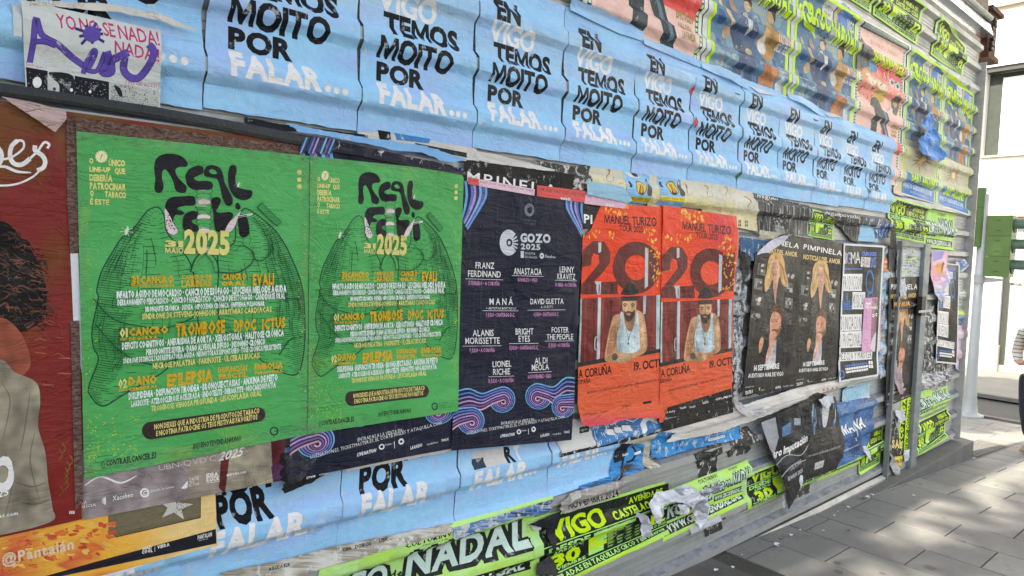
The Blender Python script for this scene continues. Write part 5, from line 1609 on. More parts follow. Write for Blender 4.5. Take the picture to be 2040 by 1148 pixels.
sticker([(1070, 369), (1168, 381), (1164, 404), (1070, 391)], "red sticker strip at the navy poster's top right", sr(222, 86, 84), 3)
sticker([(1168, 382), (1250, 396), (1246, 416), (1164, 406)], "pink sticker strip between the navy poster and the orange posters", sr(222, 176, 196), 4)

# ================================================================ ORANGE tour posters
ORG = sr(236, 66, 34); ORG2 = sr(228, 98, 66)
FR_O1 = [(1163, 398), (1322, 412), (1315, 832), (1148, 852)]
FR_O2 = [(1320, 409), (1463, 431), (1458, 815), (1314, 843)]
def tour_art(seed):
    A = Art(FR_O1)
    rnd = random.Random(seed)
    A.crop(1130, 330, 2.166)
    DR = sr(98, 30, 32); DR2 = sr(66, 22, 26)
    # photo field of red boards behind the man, with two white poles
    A.poly([(58, 575), (405, 560), (400, 800), (47, 868)], sr(116, 38, 38), 'photograph')
    for q in range(9):
        x = 75 + q * 37; A.poly([(x, 576 - q), (x + 9, 576 - q), (x + 6, 850 - q * 6), (x - 3, 852 - q * 6)], sr(88, 28, 32) if q % 2 else sr(142, 48, 42), 'photograph')
    WPL = sr(196, 196, 200)
    A.poly([(133, 570), (146, 569), (140, 845), (126, 848)], WPL, 'photograph'); A.poly([(328, 562), (341, 561), (338, 640), (328, 642)], WPL, 'photograph')
    A.poly([(385, 560), (402, 559), (398, 800), (384, 803)], sr(166, 190, 192), 'photograph')
    A.poly([(56, 574), (64, 573), (56, 860), (48, 862)], sr(170, 182, 184), 'photograph')
    A.stroke(smooth([(130, 740), (120, 745), (119, 790), (128, 796)], 4, False), 4, WPL, 'photograph')
    # window sill
    A.poly([(48, 850), (405, 790), (403, 806), (46, 870)], sr(44, 40, 40), 'photograph')
    # the man leaning on the sill
    sk = sr(190, 142, 104); sk2 = sr(158, 110, 80); sk3 = sr(208, 162, 120)
    A.poly(smooth([(232, 640), (200, 650), (184, 700), (172, 760), (162, 820), (168, 845), (210, 850), (245, 845), (268, 838), (300, 826), (340, 800), (345, 745), (338, 680), (328, 640), (300, 622), (280, 622), (262, 640)], 5), sk, 'man')
    A.poly(smooth([(300, 640), (322, 650), (334, 700), (338, 750), (332, 790), (316, 740), (306, 690)], 4), sk3, 'man')
    A.poly(smooth([(190, 700), (210, 690), (214, 740), (205, 790), (180, 830), (172, 800)], 4), sk2, 'man')
    A.poly(smooth([(230, 636), (242, 640), (250, 690), (268, 716), (286, 700), (297, 640), (304, 632), (308, 690), (312, 760), (306, 800), (240, 814), (222, 810), (214, 745), (222, 700)], 5), sr(190, 204, 208), 'man')
    A.poly(smooth([(222, 745), (236, 790), (238, 812), (222, 810)], 3), sr(150, 168, 176), 'man')
    A.poly(smooth([(246, 640), (252, 690), (268, 714), (284, 698), (294, 640), (280, 655), (258, 656)], 4), sk2, 'man')
    A.poly(smooth([(238, 590), (240, 630), (250, 655), (265, 668), (280, 660), (294, 632), (298, 592), (290, 575), (246, 575)], 5), sk3, 'man')
    A.poly(smooth([(242, 625), (250, 632), (264, 627), (280, 632), (292, 622), (290, 645), (276, 668), (262, 675), (250, 662)], 4), sr(58, 42, 38), 'man')
    A.poly(smooth([(254, 640), (264, 636), (276, 640), (266, 648)], 4), sr(176, 104, 92), 'man')
    A.poly([(263, 600), (268, 600), (272, 624), (259, 626)], sk, 'man')
    for x in (250, 282): A.stroke([(x - 9, 600), (x, 596), (x + 8, 600)], 4.5, sr(44, 34, 32), 'man'); A.ell(x, 606, 6, 3.4, sr(50, 38, 36), 8, 'man')
    A.poly([(232, 566), (303, 563), (303, 583), (235, 586)], sr(32, 30, 34), 'man')
    A.poly(smooth([(234, 568), (238, 540), (252, 516), (268, 508), (286, 514), (299, 536), (303, 565)], 5), sr(28, 25, 29), 'man')
    A.poly(smooth([(212, 810), (232, 806), (262, 812), (275, 828), (262, 846), (232, 853), (214, 844), (204, 828)], 4), sk3, 'man')
    for q in range(4): A.stroke([(216 + q * 4, 826 + q * 6), (250 + q * 4, 824 + q * 6)], 1.6, sk2, 'man')
    A.ell(205, 825, 14, 16, sr(96, 80, 72), 10, 'man')
    for q in range(14):
        x = rnd.uniform(305, 340); y = rnd.uniform(660, 790); A.ell(x, y, 2.4, 2.0, sr(70, 60, 58), 5, 'man')
    for q in range(30):
        y = rnd.uniform(650, 830); x = 232 - (y - 640) * .28 + rnd.uniform(-6, 10); A.stroke([(x, y), (x - 3, y + rnd.uniform(8, 22))], rnd.uniform(2, 5), rnd.choice([sr(176, 128, 92), sr(150, 104, 76), sr(200, 152, 112)]), 'man', taper=True)
    for q in range(12):
        x = 236 + q * 6; A.stroke([(x, 716 + abs(6 - q) * -3), (x - 4 + q * .5, 805)], 1.6, sr(168, 184, 190) if q % 2 else sr(206, 216, 220), 'man', taper=True)
    A.stroke(smooth([(252, 700), (262, 740), (264, 760), (268, 738), (282, 700)], 4, False), 1.8, sr(90, 90, 90), 'man'); A.ell(264, 768, 4, 6, sr(90, 80, 70), 8, 'man')
    # big figures: photograph shows through the numerals
    A.poly([(58, 440), (66, 366), (110, 325), (160, 328), (186, 372), (184, 420), (150, 465), (110, 505), (216, 500), (218, 556), (56, 556), (58, 520), (110, 455), (138, 420), (134, 385), (112, 378), (104, 398), (102, 430)], DR, 'numerals')
    A.ring(298, 440, 50, 102, DR, 34, 'numerals', 1.10)
    A.poly([(216, 370), (232, 350), (224, 392)], DR, 'numerals')
    A.poly([(134, 332), (147, 331), (146, 372), (134, 378)], WPL, 'numerals'); A.poly([(120, 500), (146, 500), (144, 556), (130, 556)], WPL, 'numerals')
    A.poly([(336, 352), (350, 360), (348, 520), (334, 532)], WPL, 'numerals')
    for q in range(10):
        x = 68 + q * 14; A.stroke([(x, 512), (x - 1, 554)], 4, DR2 if q % 2 else sr(128, 44, 40), 'numerals')
    A.poly([(56, 566), (405, 548), (405, 558), (56, 574)], ORG, 'numerals')
    A.poly(smooth([(240, 557), (244, 530), (258, 512), (272, 506), (288, 514), (298, 530), (301, 554)], 5), sr(26, 23, 27), 'numerals')
    if seed == 9: A.poly([(350, 376), (380, 345), (405, 345), (405, 522), (374, 522), (374, 388), (352, 402)], DR, 'numerals')
    # lettering
    K = sr(40, 18, 22)
    A.text("MANUEL TURIZO", (160, 248), (385, 262), 36, K, .025, 3, gap=.04); A.text("TOUR 2025", (225, 282), (328, 289), 26, K, .025, 2, gap=.03)
    A.text("A CORUÑA", (48, 918), (192, 898), 36, K, .02, 3, gap=.03); A.text("ESPAÑA", (46, 944), (100, 936), 18, K, .02, 2)
    A.text("19. OCTUBRE", (288, 884), (470, 858), 34, K, .03, 3, gap=.03); A.text("COLISEUM", (382, 890), (440, 880), 14, K, .0, 1)
    A.text("ENTRADAS A LA VENTA EN Ataquilla | Taquilla Plaza de Maretisa | #ADIOSHUELLA", (86, 986), (396, 928), 11, K, .01, 1)
    for (x, y, s_) in ((62, 1080, "XUNTA"), (95, 1076, "Xunta"), (140, 1068, "Xacobeo"), (238, 1044, "RTURISMO")):
        A.text(s_, (x, y), (x + 34, y - 5), 9, K, .02, 1)
    A.poly([(326, 1020), (362, 1014), (364, 1024), (328, 1031)], K, 'lettering')
    # scuffs of yellow where the paint has cracked
    for q in range(120):
        if q < 40: x = rnd.uniform(150, 260); y = rnd.uniform(160, 215)
        elif q < 100: x = 330 + rnd.gauss(30, 18); y = rnd.uniform(270, 520); x += (y - 270) * .12
        else: x = rnd.uniform(60, 200); y = rnd.uniform(270, 310)
        A.poly(smooth([(x, y), (x + rnd.uniform(2, 8), y - rnd.uniform(2, 12)), (x + rnd.uniform(4, 12), y + rnd.uniform(-4, 10)), (x + 2, y + rnd.uniform(3, 8))], 2), rnd.choice([sr(240, 160, 50), sr(236, 130, 50), sr(244, 184, 70)]), 'scuffs')
    return A
def tour_sheet(seed):
    a = np.array(ORG); b = np.array(sr(228, 98, 62)); c = np.array(sr(208, 56, 92))
    def f(s, t):
        n = noise.noise(Vector((s * 4 + seed, t * 6, 2)))
        q = a + (b - a) * (ss(.5, .75, t) * .9 + .2 * n)
        q = q + (c - q) * (.75 * ss(.93, .99, t - .03 * s) if seed < 5 else .6 * math.exp(-((s - .8) ** 2 + (t - .08) ** 2) / .02))
        return tuple(np.clip(q, .003, 1))
    return f
TA = tour_art(3); TB = tour_art(9)
ol1 = [(.22, .01), (1, 0), (1, 1), (.62, .985), (.3, 1.015), (.14, 1.02), (.04, .985), (0, .9), (0, .18), (.10, .13), (.16, .06)]
ol1 = [(min(1, max(0, x)), min(1, max(0, y))) for x, y in ol1]
poster("tour_poster", FR_O1, "left orange tour poster with a leaning man in a tank top and black cap", "poster", TA, tour_sheet(2), 14.0, 0.0, 'fresh', group="orange tour posters", outline=jag(ol1, .004, 3, .03), cut=[(-.63, -1.0, -.16)],
       lift=lambda s, t: 26 * ss(.93, 1.0, t) * (1 - .5 * s))
poster("tour_poster", FR_O2, "right orange tour poster with pinkish creases and a black logo strip at its foot", "poster", TB, tour_sheet(7), 18.0, 0.0, 'fresh', group="orange tour posters",
       lift=lambda s, t: 22 * math.exp(-((s - 1.0) ** 2 + (t - .17) ** 2) / .03) + 8 * math.exp(-((t - .02) ** 2) / .004))
fr = [(1331, 812), (1457, 774), (1461, 822), (1316, 862)]
A = Art(fr); A.crop(1130, 330, 2.166)
for (x, y, s_) in ((410, 1075, "XUNTA"), (440, 1068, "Xacobeo"), (488, 1052, "Plena Mar"), (528, 1048, "Concello"), (585, 1030, "MARETISA"), (640, 1014, "GSIN"), (668, 1008, "A"), (684, 1004, "SUN")):
    A.text(s_, (x, y), (x + 26, y - 6), 9, WHT, .02, 1)
A.text("www.manuelturizo.com", (410, 1098), (470, 1086), 5, WHT, 0, 1)
poster("logo_strip", fr, "black strip of sponsor logos below the right orange tour poster", "paper strip", A, sr(40, 38, 38), 20.0, 0.0, 'poster')
# bulging pink corner of the right orange poster
scrap("orange_fold", [(1448, 440), (1466, 452), (1471, 466), (1470, 500), (1462, 560), (1457, 560), (1458, 470)], sr(214, 74, 70), "bulging reddish right edge of the right orange tour poster", 20, 0.0, 'fresh', .004, 4, lift=lambda s, t: 14 * (1 - s), cat="paper fold")
# ================================================================ black duo posters
def duo_art(full=True):
    """drawn from the right hand one of the pair"""
    F = [(1597, 472), (1683, 486), (1668, 757), (1582, 773)]
    A = Art(F); A.crop(1490, 480, 4.784)
    rnd = random.Random(3)
    A.text("PIMPINELA", (528, 78), (893, 144), (535, 30), WHT, .015, 3, gap=.14)
    A.text("NOTICIAS DEL AMOR", (528, 172), (880, 222), (530, 128), sr(222, 186, 110), .035, 2, gap=.05)
    for (x, y, w_, h_) in ((535, 278, 68, 125), (508, 420, 72, 110), (498, 568, 90, 110), (485, 712, 85, 110), (785, 330, 72, 110), (782, 455, 62, 100), (776, 588, 62, 105), (770, 722, 58, 105)):
        g0 = rnd.choice([sr(92, 88, 84), sr(120, 116, 110), sr(74, 66, 60)])
        A.poly([(x, y), (x + w_, y + 12), (x + w_ - 4, y + h_), (x - 6, y + h_ - 16)], g0, 'photograph')
        for q in range(7):
            cx_, cy_ = x + rnd.uniform(.2, .8) * w_, y + rnd.uniform(.2, .75) * h_
            A.ell(cx_, cy_, w_ * rnd.uniform(.1, .22), h_ * rnd.uniform(.1, .24), rnd.choice([sr(196, 192, 186), sr(44, 42, 42), sr(150, 146, 140), sr(60, 56, 54)]), 9, 'photograph', rot=rnd.uniform(-.5, .5))
    hair = sr(206, 160, 104); hair2 = sr(232, 200, 140); hr3 = sr(170, 118, 74); sk = sr(224, 168, 140); jk = sr(42, 40, 42)
    # woman: long hair, face, dark sequin jacket
    A.poly(smooth([(600, 560), (610, 470), (605, 400), (640, 260), (680, 200), (720, 200), (752, 260), (770, 360), (795, 440), (780, 500), (760, 640), (790, 760), (760, 900), (700, 1000), (600, 1060), (570, 980), (590, 760)], 5), jk, 'woman')
    A.poly(smooth([(600, 530), (596, 440), (612, 350), (620, 270), (640, 215), (672, 190), (706, 186), (742, 204), (764, 262), (772, 350), (796, 440), (786, 500), (752, 470), (735, 400), (700, 470), (660, 440), (640, 500), (612, 540)], 5), hair, 'woman')
    for q in range(16):
        x = rnd.choice([rnd.uniform(608, 655), rnd.uniform(735, 785)]); A.stroke(smooth([(690 + rnd.uniform(-20, 20), 215), (x + (690 - x) * .3, 330), (x, 430 + rnd.uniform(-30, 60))], 4, False), rnd.uniform(3, 8), rnd.choice([hair2, hr3, hair]), 'woman', taper=True)
    A.poly(smooth([(660, 270), (665, 340), (672, 400), (682, 440), (700, 450), (718, 400), (722, 320), (712, 258), (685, 244)], 5), sk, 'woman')
    A.poly(smooth([(668, 440), (690, 460), (716, 430), (700, 560), (690, 650), (676, 560)], 4), sr(206, 148, 122), 'woman')
    for x in (674, 704): A.ell(x, 326, 8, 4.5, sr(60, 44, 40), 8, 'woman'); A.stroke([(x - 9, 314), (x + 9, 312)], 3, hr3, 'woman')
    A.stroke([(690, 326), (694, 356), (688, 360)], 2.5, sr(190, 130, 108), 'woman'); A.ell(690, 385, 13, 5, sr(184, 84, 84), 10, 'woman')
    for q in range(60):
        x = rnd.choice([rnd.uniform(612, 655), rnd.uniform(738, 785)]); y = rnd.uniform(470, 900); A.ell(x, y, 3, 5, rnd.choice([sr(120, 112, 108), sr(86, 80, 80), sr(150, 130, 126)]), 5, 'woman')
    # man in front with his hand at the mouth
    A.poly(smooth([(640, 880), (600, 960), (590, 1060), (560, 1160), (800, 1160), (795, 1000), (770, 940), (735, 900), (740, 880)], 4), sr(38, 36, 38), 'seated_man')
    A.poly(smooth([(640, 1010), (620, 1160), (690, 1160), (704, 980), (700, 950)], 4), sr(200, 190, 196), 'seated_man')
    A.poly(smooth([(652, 760), (650, 850), (660, 910), (690, 935), (724, 900), (738, 830), (740, 740), (720, 690), (680, 680)], 5), sr(206, 142, 116), 'seated_man')
    A.poly(smooth([(652, 770), (655, 700), (690, 650), (730, 665), (748, 720), (742, 800), (730, 740), (690, 715), (664, 730)], 5), sr(96, 62, 44), 'seated_man')
    A.poly(smooth([(662, 870), (690, 860), (716, 866), (728, 830), (728, 890), (700, 930), (670, 915)], 4), sr(130, 88, 64), 'seated_man')
    for x in (668, 702): A.ell(x, 800, 8, 4, sr(56, 42, 40), 8, 'seated_man'); A.stroke([(x - 10, 786), (x + 10, 784)], 4, sr(90, 60, 44), 'seated_man')
    A.poly(smooth([(650, 895), (684, 880), (704, 895), (700, 940), (672, 1010), (650, 1090), (618, 1130), (640, 1030), (645, 960)], 4), sr(214, 152, 124), 'seated_man')
    for q in range(3): A.stroke([(652 + q * 12, 900), (656 + q * 12, 950)], 3, sr(170, 110, 90), 'seated_man')
    A.poly(smooth([(560, 990), (580, 930), (600, 960), (570, 1060)], 4), sr(196, 140, 112), 'seated_man')
    A.crop(1440, 380, 2.392)
    A.text("14 SEPTIEMBRE", (382, 838), (484, 828), (382, 818), WHT, .04, 2, gap=.05)
    A.text("AUDITORIO MAR DE VIGO", (361, 866), (502, 856), (361, 850), WHT, .03, 1, gap=.05)
    A.text("PRODUCE", (352, 905), (384, 900), 5, WHT, .0, 1); A.text("TEATRO", (352, 930), (382, 922), 12, WHT, .05, 1)
    A.text("V", (404, 914), (410, 913), 12, WHT, .03, 1); A.text("VIGO", (412, 915), (428, 912), 5, WHT, 0, 1); A.text("ASIA", (470, 906), (492, 902), 8, WHT, .05, 1); A.text("Concello - mara", (500, 900), (540, 893), 6, WHT, .0, 1)
    return A
DUO = duo_art()
def duo_sheet(s, t):
    n = noise.noise(Vector((s * 3, t * 5, 3))); a = np.array(sr(36, 33, 33)); b = np.array(sr(60, 58, 56)); g = np.array(sr(58, 66, 52))
    q = a + (b - a) * (.35 * max(0, n) + .45 * math.exp(-((t - .62) / .05) ** 2) * abs(s - .5) * 1.6)
    return tuple(q)
M['duo'] = paper_mat("thin_dark_poster_paper", 0.45, 0.0, 0.4, 0.05, streak=0.05)
FD1 = [(1507, 458), (1598, 472), (1583, 773), (1478, 792)]
FD2 = [(1597, 472), (1683, 486), (1668, 757), (1582, 773)]
poster("singer_poster", FD1, "left black duo poster whose top left corner is torn and folded, beside the orange posters", "poster", DUO, duo_sheet, 17.0, 0.0, 'duo', group="black duo posters",
       outline=jag([(.55, 0), (1, 0), (1, 1), (0, 1), (.02, .62), (0, .3), (.02, .16), (.3, .06)], .006, 4, .03), cut=[(-.16, -.55, -.085)])
poster("singer_poster", FD2, "right black duo poster with the full white title, next to the music course poster", "poster", DUO, duo_sheet, 15.5, 0.0, 'duo', group="black duo posters")
scrap("folded_corner", [(1571, 468), (1560, 483), (1532, 502), (1508, 508), (1512, 500), (1536, 478), (1556, 470)], sr(206, 200, 214), "folded white corner of torn paper at the top of the left black duo poster", 19, 0.0, 'crumpled', .02, 5, lift=lambda s, t: 9 * s)
# third one behind the door posts
FD3 = [(1772, 553), (1832, 551), (1815, 790), (1764, 812)]
D3 = Art(FD3); D3.items = DUO.items
poster("singer_poster", FD3, "narrow black duo poster on the door between the two posts, with white PIMPINELA end letters", "poster", DUO, duo_sheet, 13.0, 0.0, 'duo', group="black duo posters")

# ================================================================ black and white course posters
def course_art():
    F = [(1681, 485), (1761, 490), (1746, 749), (1669, 762)]
    A = Art(F); A.crop(1660, 460, 3.379)
    K = sr(30, 30, 30); BL = sr(56, 112, 190); rnd = random.Random(2)
    A.poly([(80, 98), (330, 112), (282, 965), (42, 1006)], K, 'panel')
    A.text("SIGMA", (62, 225), (182, 220), (62, 145), WHT, .0, 2, gap=.05); A.text("G", (92, 222), (116, 222), 74, BL, .0, 3)
    A.text("CURSOS", (190, 166), (290, 168), (190, 142), sr(60, 120, 220), .05, 2, gap=.02)
    A.poly([(188, 176), (250, 180), (246, 246), (185, 242)], WHT, 'panel'); A.text("VERANO", (190, 240), (246, 243), 60, K, .02, 1, gap=.1)
    A.text("2025", (252, 243), (288, 244), 66, BL, .05, 1)
    A.poly([(72, 254), (196, 254), (196, 260), (72, 262)], BL, 'panel')
    def block(st, x0, y0, x1, y1, sh=0):
        A.poly([(x0, y0), (x1, y0 + sh), (x1 - 4, y1 + sh), (x0 - 4, y1)], WHT, 'panel')
        A.text(st, (x0 + 2, y1 - 8), (x1 - 5, y1 - 8 + sh), (y1 - y0) * .82, K, -.004, 1, gap=.16)
    block("PRODUCCIÓN", 66, 290, 196, 405); block("MUSICAL", 130, 412, 216, 528)
    block("DJ INICIACIÓN", 50, 565, 194, 675, -4); block("DJ PROFESIONAL", 38, 680, 192, 790, -6); block("MEZCLA Y MASTER", 36, 822, 262, 880, -16)
    for c_ in range(5):
        for r_ in range((4, 3, 7, 4, 2)[c_]):
            A.rect(60 + c_ * 14, 520 - r_ * 17, 71 + c_ * 14, 534 - r_ * 17, BL, 'panel')
    A.ring(246, 345, 22, 28, BL, 20, 'panel', 3.0)
    A.rect(232, 400, 240, 450, BL, 'panel'); A.rect(264, 390, 270, 440, BL, 'panel')
    for (y, x0, x1) in ((905, 76, 226), (925, 78, 230), (945, 80, 228)):
        A.poly([(x0, y), (x1, y - 22), (x1, y - 8), (x0, y + 14)], WHT if y > 906 else BL, 'panel')
        for q in range(9): x = x0 + 6 + q * 16; A.stroke([(x, y - (x - x0) * .15), (x, y + 12 - (x - x0) * .15)], 2, K, 'panel')
    A.ring(52, 965, 12, 18, BL, 16, 'panel', 1.6)
    for q in range(4): A.rect(234 + (q % 2) * 14, 875 + (q // 2) * 26, 246 + (q % 2) * 14, 897 + (q // 2) * 26, WHT, 'panel')
    return A
CA = course_art()
poster("course_poster", [(1681, 485), (1761, 490), (1746, 749), (1669, 762)], "white-bordered black music course poster right of the black duo posters", "poster", CA, sr(222, 222, 224), 21.0, 0.0, 'duo', group="music course posters",
       lift=lambda s, t: 10 * ss(.85, 1, t) + 5 * ss(.8, 1, s))
FC2 = [(1872, 523), (1912, 527), (1907, 727), (1864, 722)]
C2 = Art(FC2); C2.items = CA.items
poster("course_poster", FC2, "white-bordered black music course poster right of the thick grey post", "poster", CA, sr(218, 218, 220), 16.0, 0.0, 'duo', group="music course posters")
# small pink flyer
fr = [(1722, 594), (1756, 592), (1754, 700), (1716, 702)]
A = Art(fr); A.crop(1660, 460, 3.379)
A.poly([(262, 456), (320, 456), (314, 805), (250, 808)], sr(150, 96, 118))
A.poly(smooth([(276, 560), (280, 620), (286, 655), (300, 668), (310, 640), (312, 560), (300, 530)], 4), sr(122, 72, 58))
A.poly(smooth([(252, 800), (258, 740), (276, 700), (300, 668), (313, 670), (312, 806)], 4), sr(220, 204, 214))
A.poly(smooth([(276, 545), (285, 520), (305, 515), (318, 540), (316, 575), (300, 560), (284, 558)], 4), sr(70, 44, 44))
A.ring(269, 571, 4, 8, WHT, 12, ky=1.4); A.ring(292, 565, 4, 8, WHT, 12, ky=1.4)
A.text("MEL OMAROZ", (216, 522), (314, 530), 20, WHT, .04, 1); A.rect(218, 484, 254, 496, WHT)
for y in (600, 680, 700, 750): A.text("VIGO 2025", (205, y), (250, y), 7, sr(232, 200, 222), .0, 1)
poster("flyer", fr, "small pink flyer of a person in white sunglasses over the music course poster", "flyer", A, sr(214, 150, 190), 24.0, 0.0, 'fresh')

# ================================================================ cream food-festival row and blue saint posters between blue row and orange posters
CRM = sr(224, 214, 178)
def shrimp(A, x, y, k):
    A.stroke(smooth([(x - 18 * k, y - 40 * k), (x, y - 46 * k), (x + 16 * k, y - 30 * k), (x + 20 * k, y - 5 * k), (x + 12 * k, y + 12 * k)], 5, False), 15 * k, sr(176, 108, 58), taper=True)
    A.stroke(smooth([(x - 14 * k, y - 44 * k), (x + 4 * k, y - 48 * k), (x + 18 * k, y - 26 * k)], 5, False), 4 * k, sr(232, 190, 150), taper=True)
    A.stroke([(x + 12 * k, y + 10 * k), (x - 4 * k, y + 30 * k), (x - 14 * k, y + 50 * k)], 4.5 * k, sr(56, 48, 44))
    A.stroke(smooth([(x - 46 * k, y + 30 * k), (x - 30 * k, y + 58 * k), (x, y + 68 * k), (x + 34 * k, y + 54 * k), (x + 50 * k, y + 28 * k)], 6, False), 3 * k, sr(150, 136, 110))
def cream_sheet(s, t):
    n = noise.noise(Vector((s * 6, t * 5, 1))); a = np.array(sr(214, 206, 186)); b = np.array(sr(226, 212, 160))
    return tuple(a + (b - a) * ss(.3, .8, t + .3 * n))
fr = [(1183, 331), (1252, 340), (1248, 378), (1178, 366)]
A = Art(fr); A.crop(1120, 320, 5.1); shrimp(A, 495, 120, 1.4)
for q in range(3): A.text("Gamba", (560 + q * 30, 245 - q * 8), (600 + q * 20, 240 - q * 8), 10, sr(120, 104, 80), 0, 1)
poster("food_poster", fr, "cream poster with one shrimp, left end of the cream row above the orange posters", "poster", A, cream_sheet, 4.0, .8, 'worn', group="cream shrimp posters")
for i, (x0, x1, y0, y1, sx, lab) in enumerate(((1298, 1322, 346, 410, 975, "narrow cream poster strip between the two blue saint posters"),
                                        (1362, 1408, 357, 412, 1285, "cream shrimp poster just right of the second blue saint poster"),
                                        (1406, 1446, 362, 424, 1500, "cream shrimp poster over the right orange tour poster"),
                                        (1444, 1476, 368, 430, 1700, "cream shrimp poster with a small dark tear at its lower right"))):
    fr = [(x0, y0), (x1, y0 + 6), (x1 + 1, y1 + 5), (x0, y1)]
    A = Art(fr); A.crop(1120, 320, 5.1)
    if i: shrimp(A, sx, (255, 282, 300, 310)[i], 1.05)
    poster("food_poster", fr, lab, "poster", A, cream_sheet, 3.6 + (i % 2), .8, 'worn', group="cream shrimp posters")
fr = [(1464, 374), (1510, 384), (1518, 462), (1462, 450)]
A = Art(fr); A.crop(1120, 320, 5.1); shrimp(A, 1900, 420, 1.2)
for q in range(3):
    for k in range(4): A.rect(1760 + q * 70 + (k % 2) * 16, 600 + (k // 2) * 36 + q * 4, 1772 + q * 70 + (k % 2) * 16, 630 + (k // 2) * 36 + q * 4, sr(84, 78, 70))
poster("food_poster", fr, "larger cream shrimp poster at the right end of the cream row", "poster", A, cream_sheet, 6.0, .8, 'worn', group="cream shrimp posters")
# narrow side strip beside the orange poster (continuation of the same paper)
def saint(fr, ox, lab):
    A = Art(fr); A.crop(1120, 320, 5.1)
    o = ox
    A.poly(smooth([(o - 85, 110), (o - 30, 118), (o + 10, 150), (o + 60, 160), (o + 55, 172), (o - 20, 165), (o - 60, 140)], 4), sr(226, 226, 226)); A.poly(smooth([(o - 20, 105), (o + 20, 115), (o + 50, 160), (o + 10, 158), (o - 20, 130)], 4), sr(60, 54, 60))
    A.ell(o + 42, 278, 52, 74, sr(236, 196, 60), 26); A.ring(o + 42, 278, 46, 52, sr(50, 42, 30), 26, ky=1.43)
    A.poly(smooth([(o + 40, 215), (o + 54, 260), (o + 62, 340), (o + 16, 340), (o + 28, 260)], 4), sr(70, 54, 44)); A.ell(o + 41, 232, 8, 12, sr(226, 190, 150), 10)
    A.poly(smooth([(o + 36, 250), (o + 46, 250), (o + 54, 320), (o + 28, 320)], 3), sr(214, 160, 80))
    A.poly(smooth([(o + 128, 180), (o + 142, 230), (o + 150, 350), (o + 100, 348), (o + 112, 230)], 4), sr(96, 78, 66)); A.poly(smooth([(o + 125, 200), (o + 134, 240), (o + 118, 240)], 3), sr(206, 200, 190))
    A.poly(smooth([(o - 62, 175), (o - 50, 215), (o - 52, 270), (o - 76, 265), (o - 72, 210)], 4), sr(50, 50, 60)); A.ell(o - 62, 200, 6, 14, sr(230, 230, 230), 8)
    for y in (300, 325, 345): A.text("MERCADO", (o - 92, y), (o - 20, y + 8), 8, sr(40, 50, 90), 0, 1)
    A.poly([(o - 95, 360), (o + 160, 382), (o + 156, 425), (o - 95, 405)], sr(240, 208, 40)); A.text("DIAS - FAN - IES", (o - 70, 392), (o + 130, 408), 22, sr(110, 90, 20), .0, 1)
    poster("saint_poster", fr, lab, "poster", A, sr(140, 190, 230), 5.0, .8, 'poster', group="blue saint posters")
saint([(1251, 341), (1304, 350), (1296, 406), (1248, 400)], 765, "left small blue saint poster with a yellow oval, above the orange posters")
saint([(1318, 350), (1366, 358), (1364, 416), (1315, 408)], 1100, "right small blue saint poster with a yellow oval, partly behind an orange poster")
scrap("paper_fold", [(1166, 360), (1240, 372), (1258, 400), (1250, 405), (1168, 388)], sr(150, 192, 214), "pale blue bulging paper flap right of the red stickers", 14, 0.0, 'poster', .01, 4, lift=lambda s, t: 10 * math.sin(3 * min(1, max(0, t))), cat="paper fold")
scrap("grey_poster_remnant", [(1076, 318), (1140, 330), (1184, 330), (1180, 368), (1120, 360), (1080, 345)], sr(70, 68, 64), "dark grey torn poster remnants left of the cream shrimp posters", 6, .8, 'ragged', .02, 5, cat="poster remnant")
scrap("brown_poster_remnant", [(1126, 360), (1167, 366), (1164, 380), (1126, 374)], sr(112, 66, 62), "brown torn poster remnant above the red sticker", 12, 0.0, 'ragged', .02, 6, cat="poster remnant")
# scraps between the blue row and the black trim (centre left)
scrap("white_remnant", [(718, 262), (760, 262), (955, 296), (955, 322), (910, 320), (840, 300), (770, 278), (722, 278)], cream, "white torn poster remnant with black bars under the second blue poster", 5, .5, 'worn', .01, 7, cat="poster remnant")
scrap("black_bar", [(832, 284), (935, 304), (934, 314), (832, 293)], sr(36, 35, 36), "black printed bar on a white remnant above the smaller green poster", 5.6, .5, 'poster', 0, 8, cat="poster remnant")
scrap("black_bar", [(757, 258), (782, 262), (784, 280), (762, 280)], sr(34, 32, 34), "short black printed block under the second blue poster", 5.6, .5, 'worn', 0, 8, cat="poster remnant")
scrap("blue_remnant", [(790, 264), (862, 276), (860, 285), (795, 278)], sr(60, 130, 190), "darker blue strip of an older poster under the second blue poster", 5.6, .5, 'worn', .01, 8, cat="poster remnant")
scrap("black_bar", [(489, 231), (560, 246), (737, 268), (737, 276), (680, 275), (600, 262), (570, 262), (530, 270), (492, 262)], sr(30, 30, 38), "torn black poster edge hanging below the first falar poster", 6.5, .5, 'poster', .008, 8, cat="poster remnant")
scrap("torn_blue_strip", [(570, 246), (650, 262), (735, 276), (800, 285), (850, 292), (925, 318), (905, 324), (880, 322), (840, 304), (780, 300), (735, 288), (660, 274), (590, 262)], sr(128, 180, 228), "torn light blue paper strip hanging over the black trim", 20, 0.0, 'poster', .012, 9, lift=lambda s, t: 6, cat="torn strip")
scrap("white_remnant", [(951, 300), (990, 306), (1110, 338), (1100, 344), (1000, 330), (952, 318)], cream, "white torn edge above the black title strip", 7, .5, 'worn', .012, 10, cat="poster remnant")
scrap("navy_remnant", [(668, 280), (900, 330), (925, 345), (800, 322), (662, 302)], sr(46, 44, 60), "navy paper remnant along the black trim above the smaller green poster", 18.5, 0.0, 'worn', .01, 11, cat="poster remnant")
A = Art([(596, 274), (668, 274), (668, 306), (596, 306)])
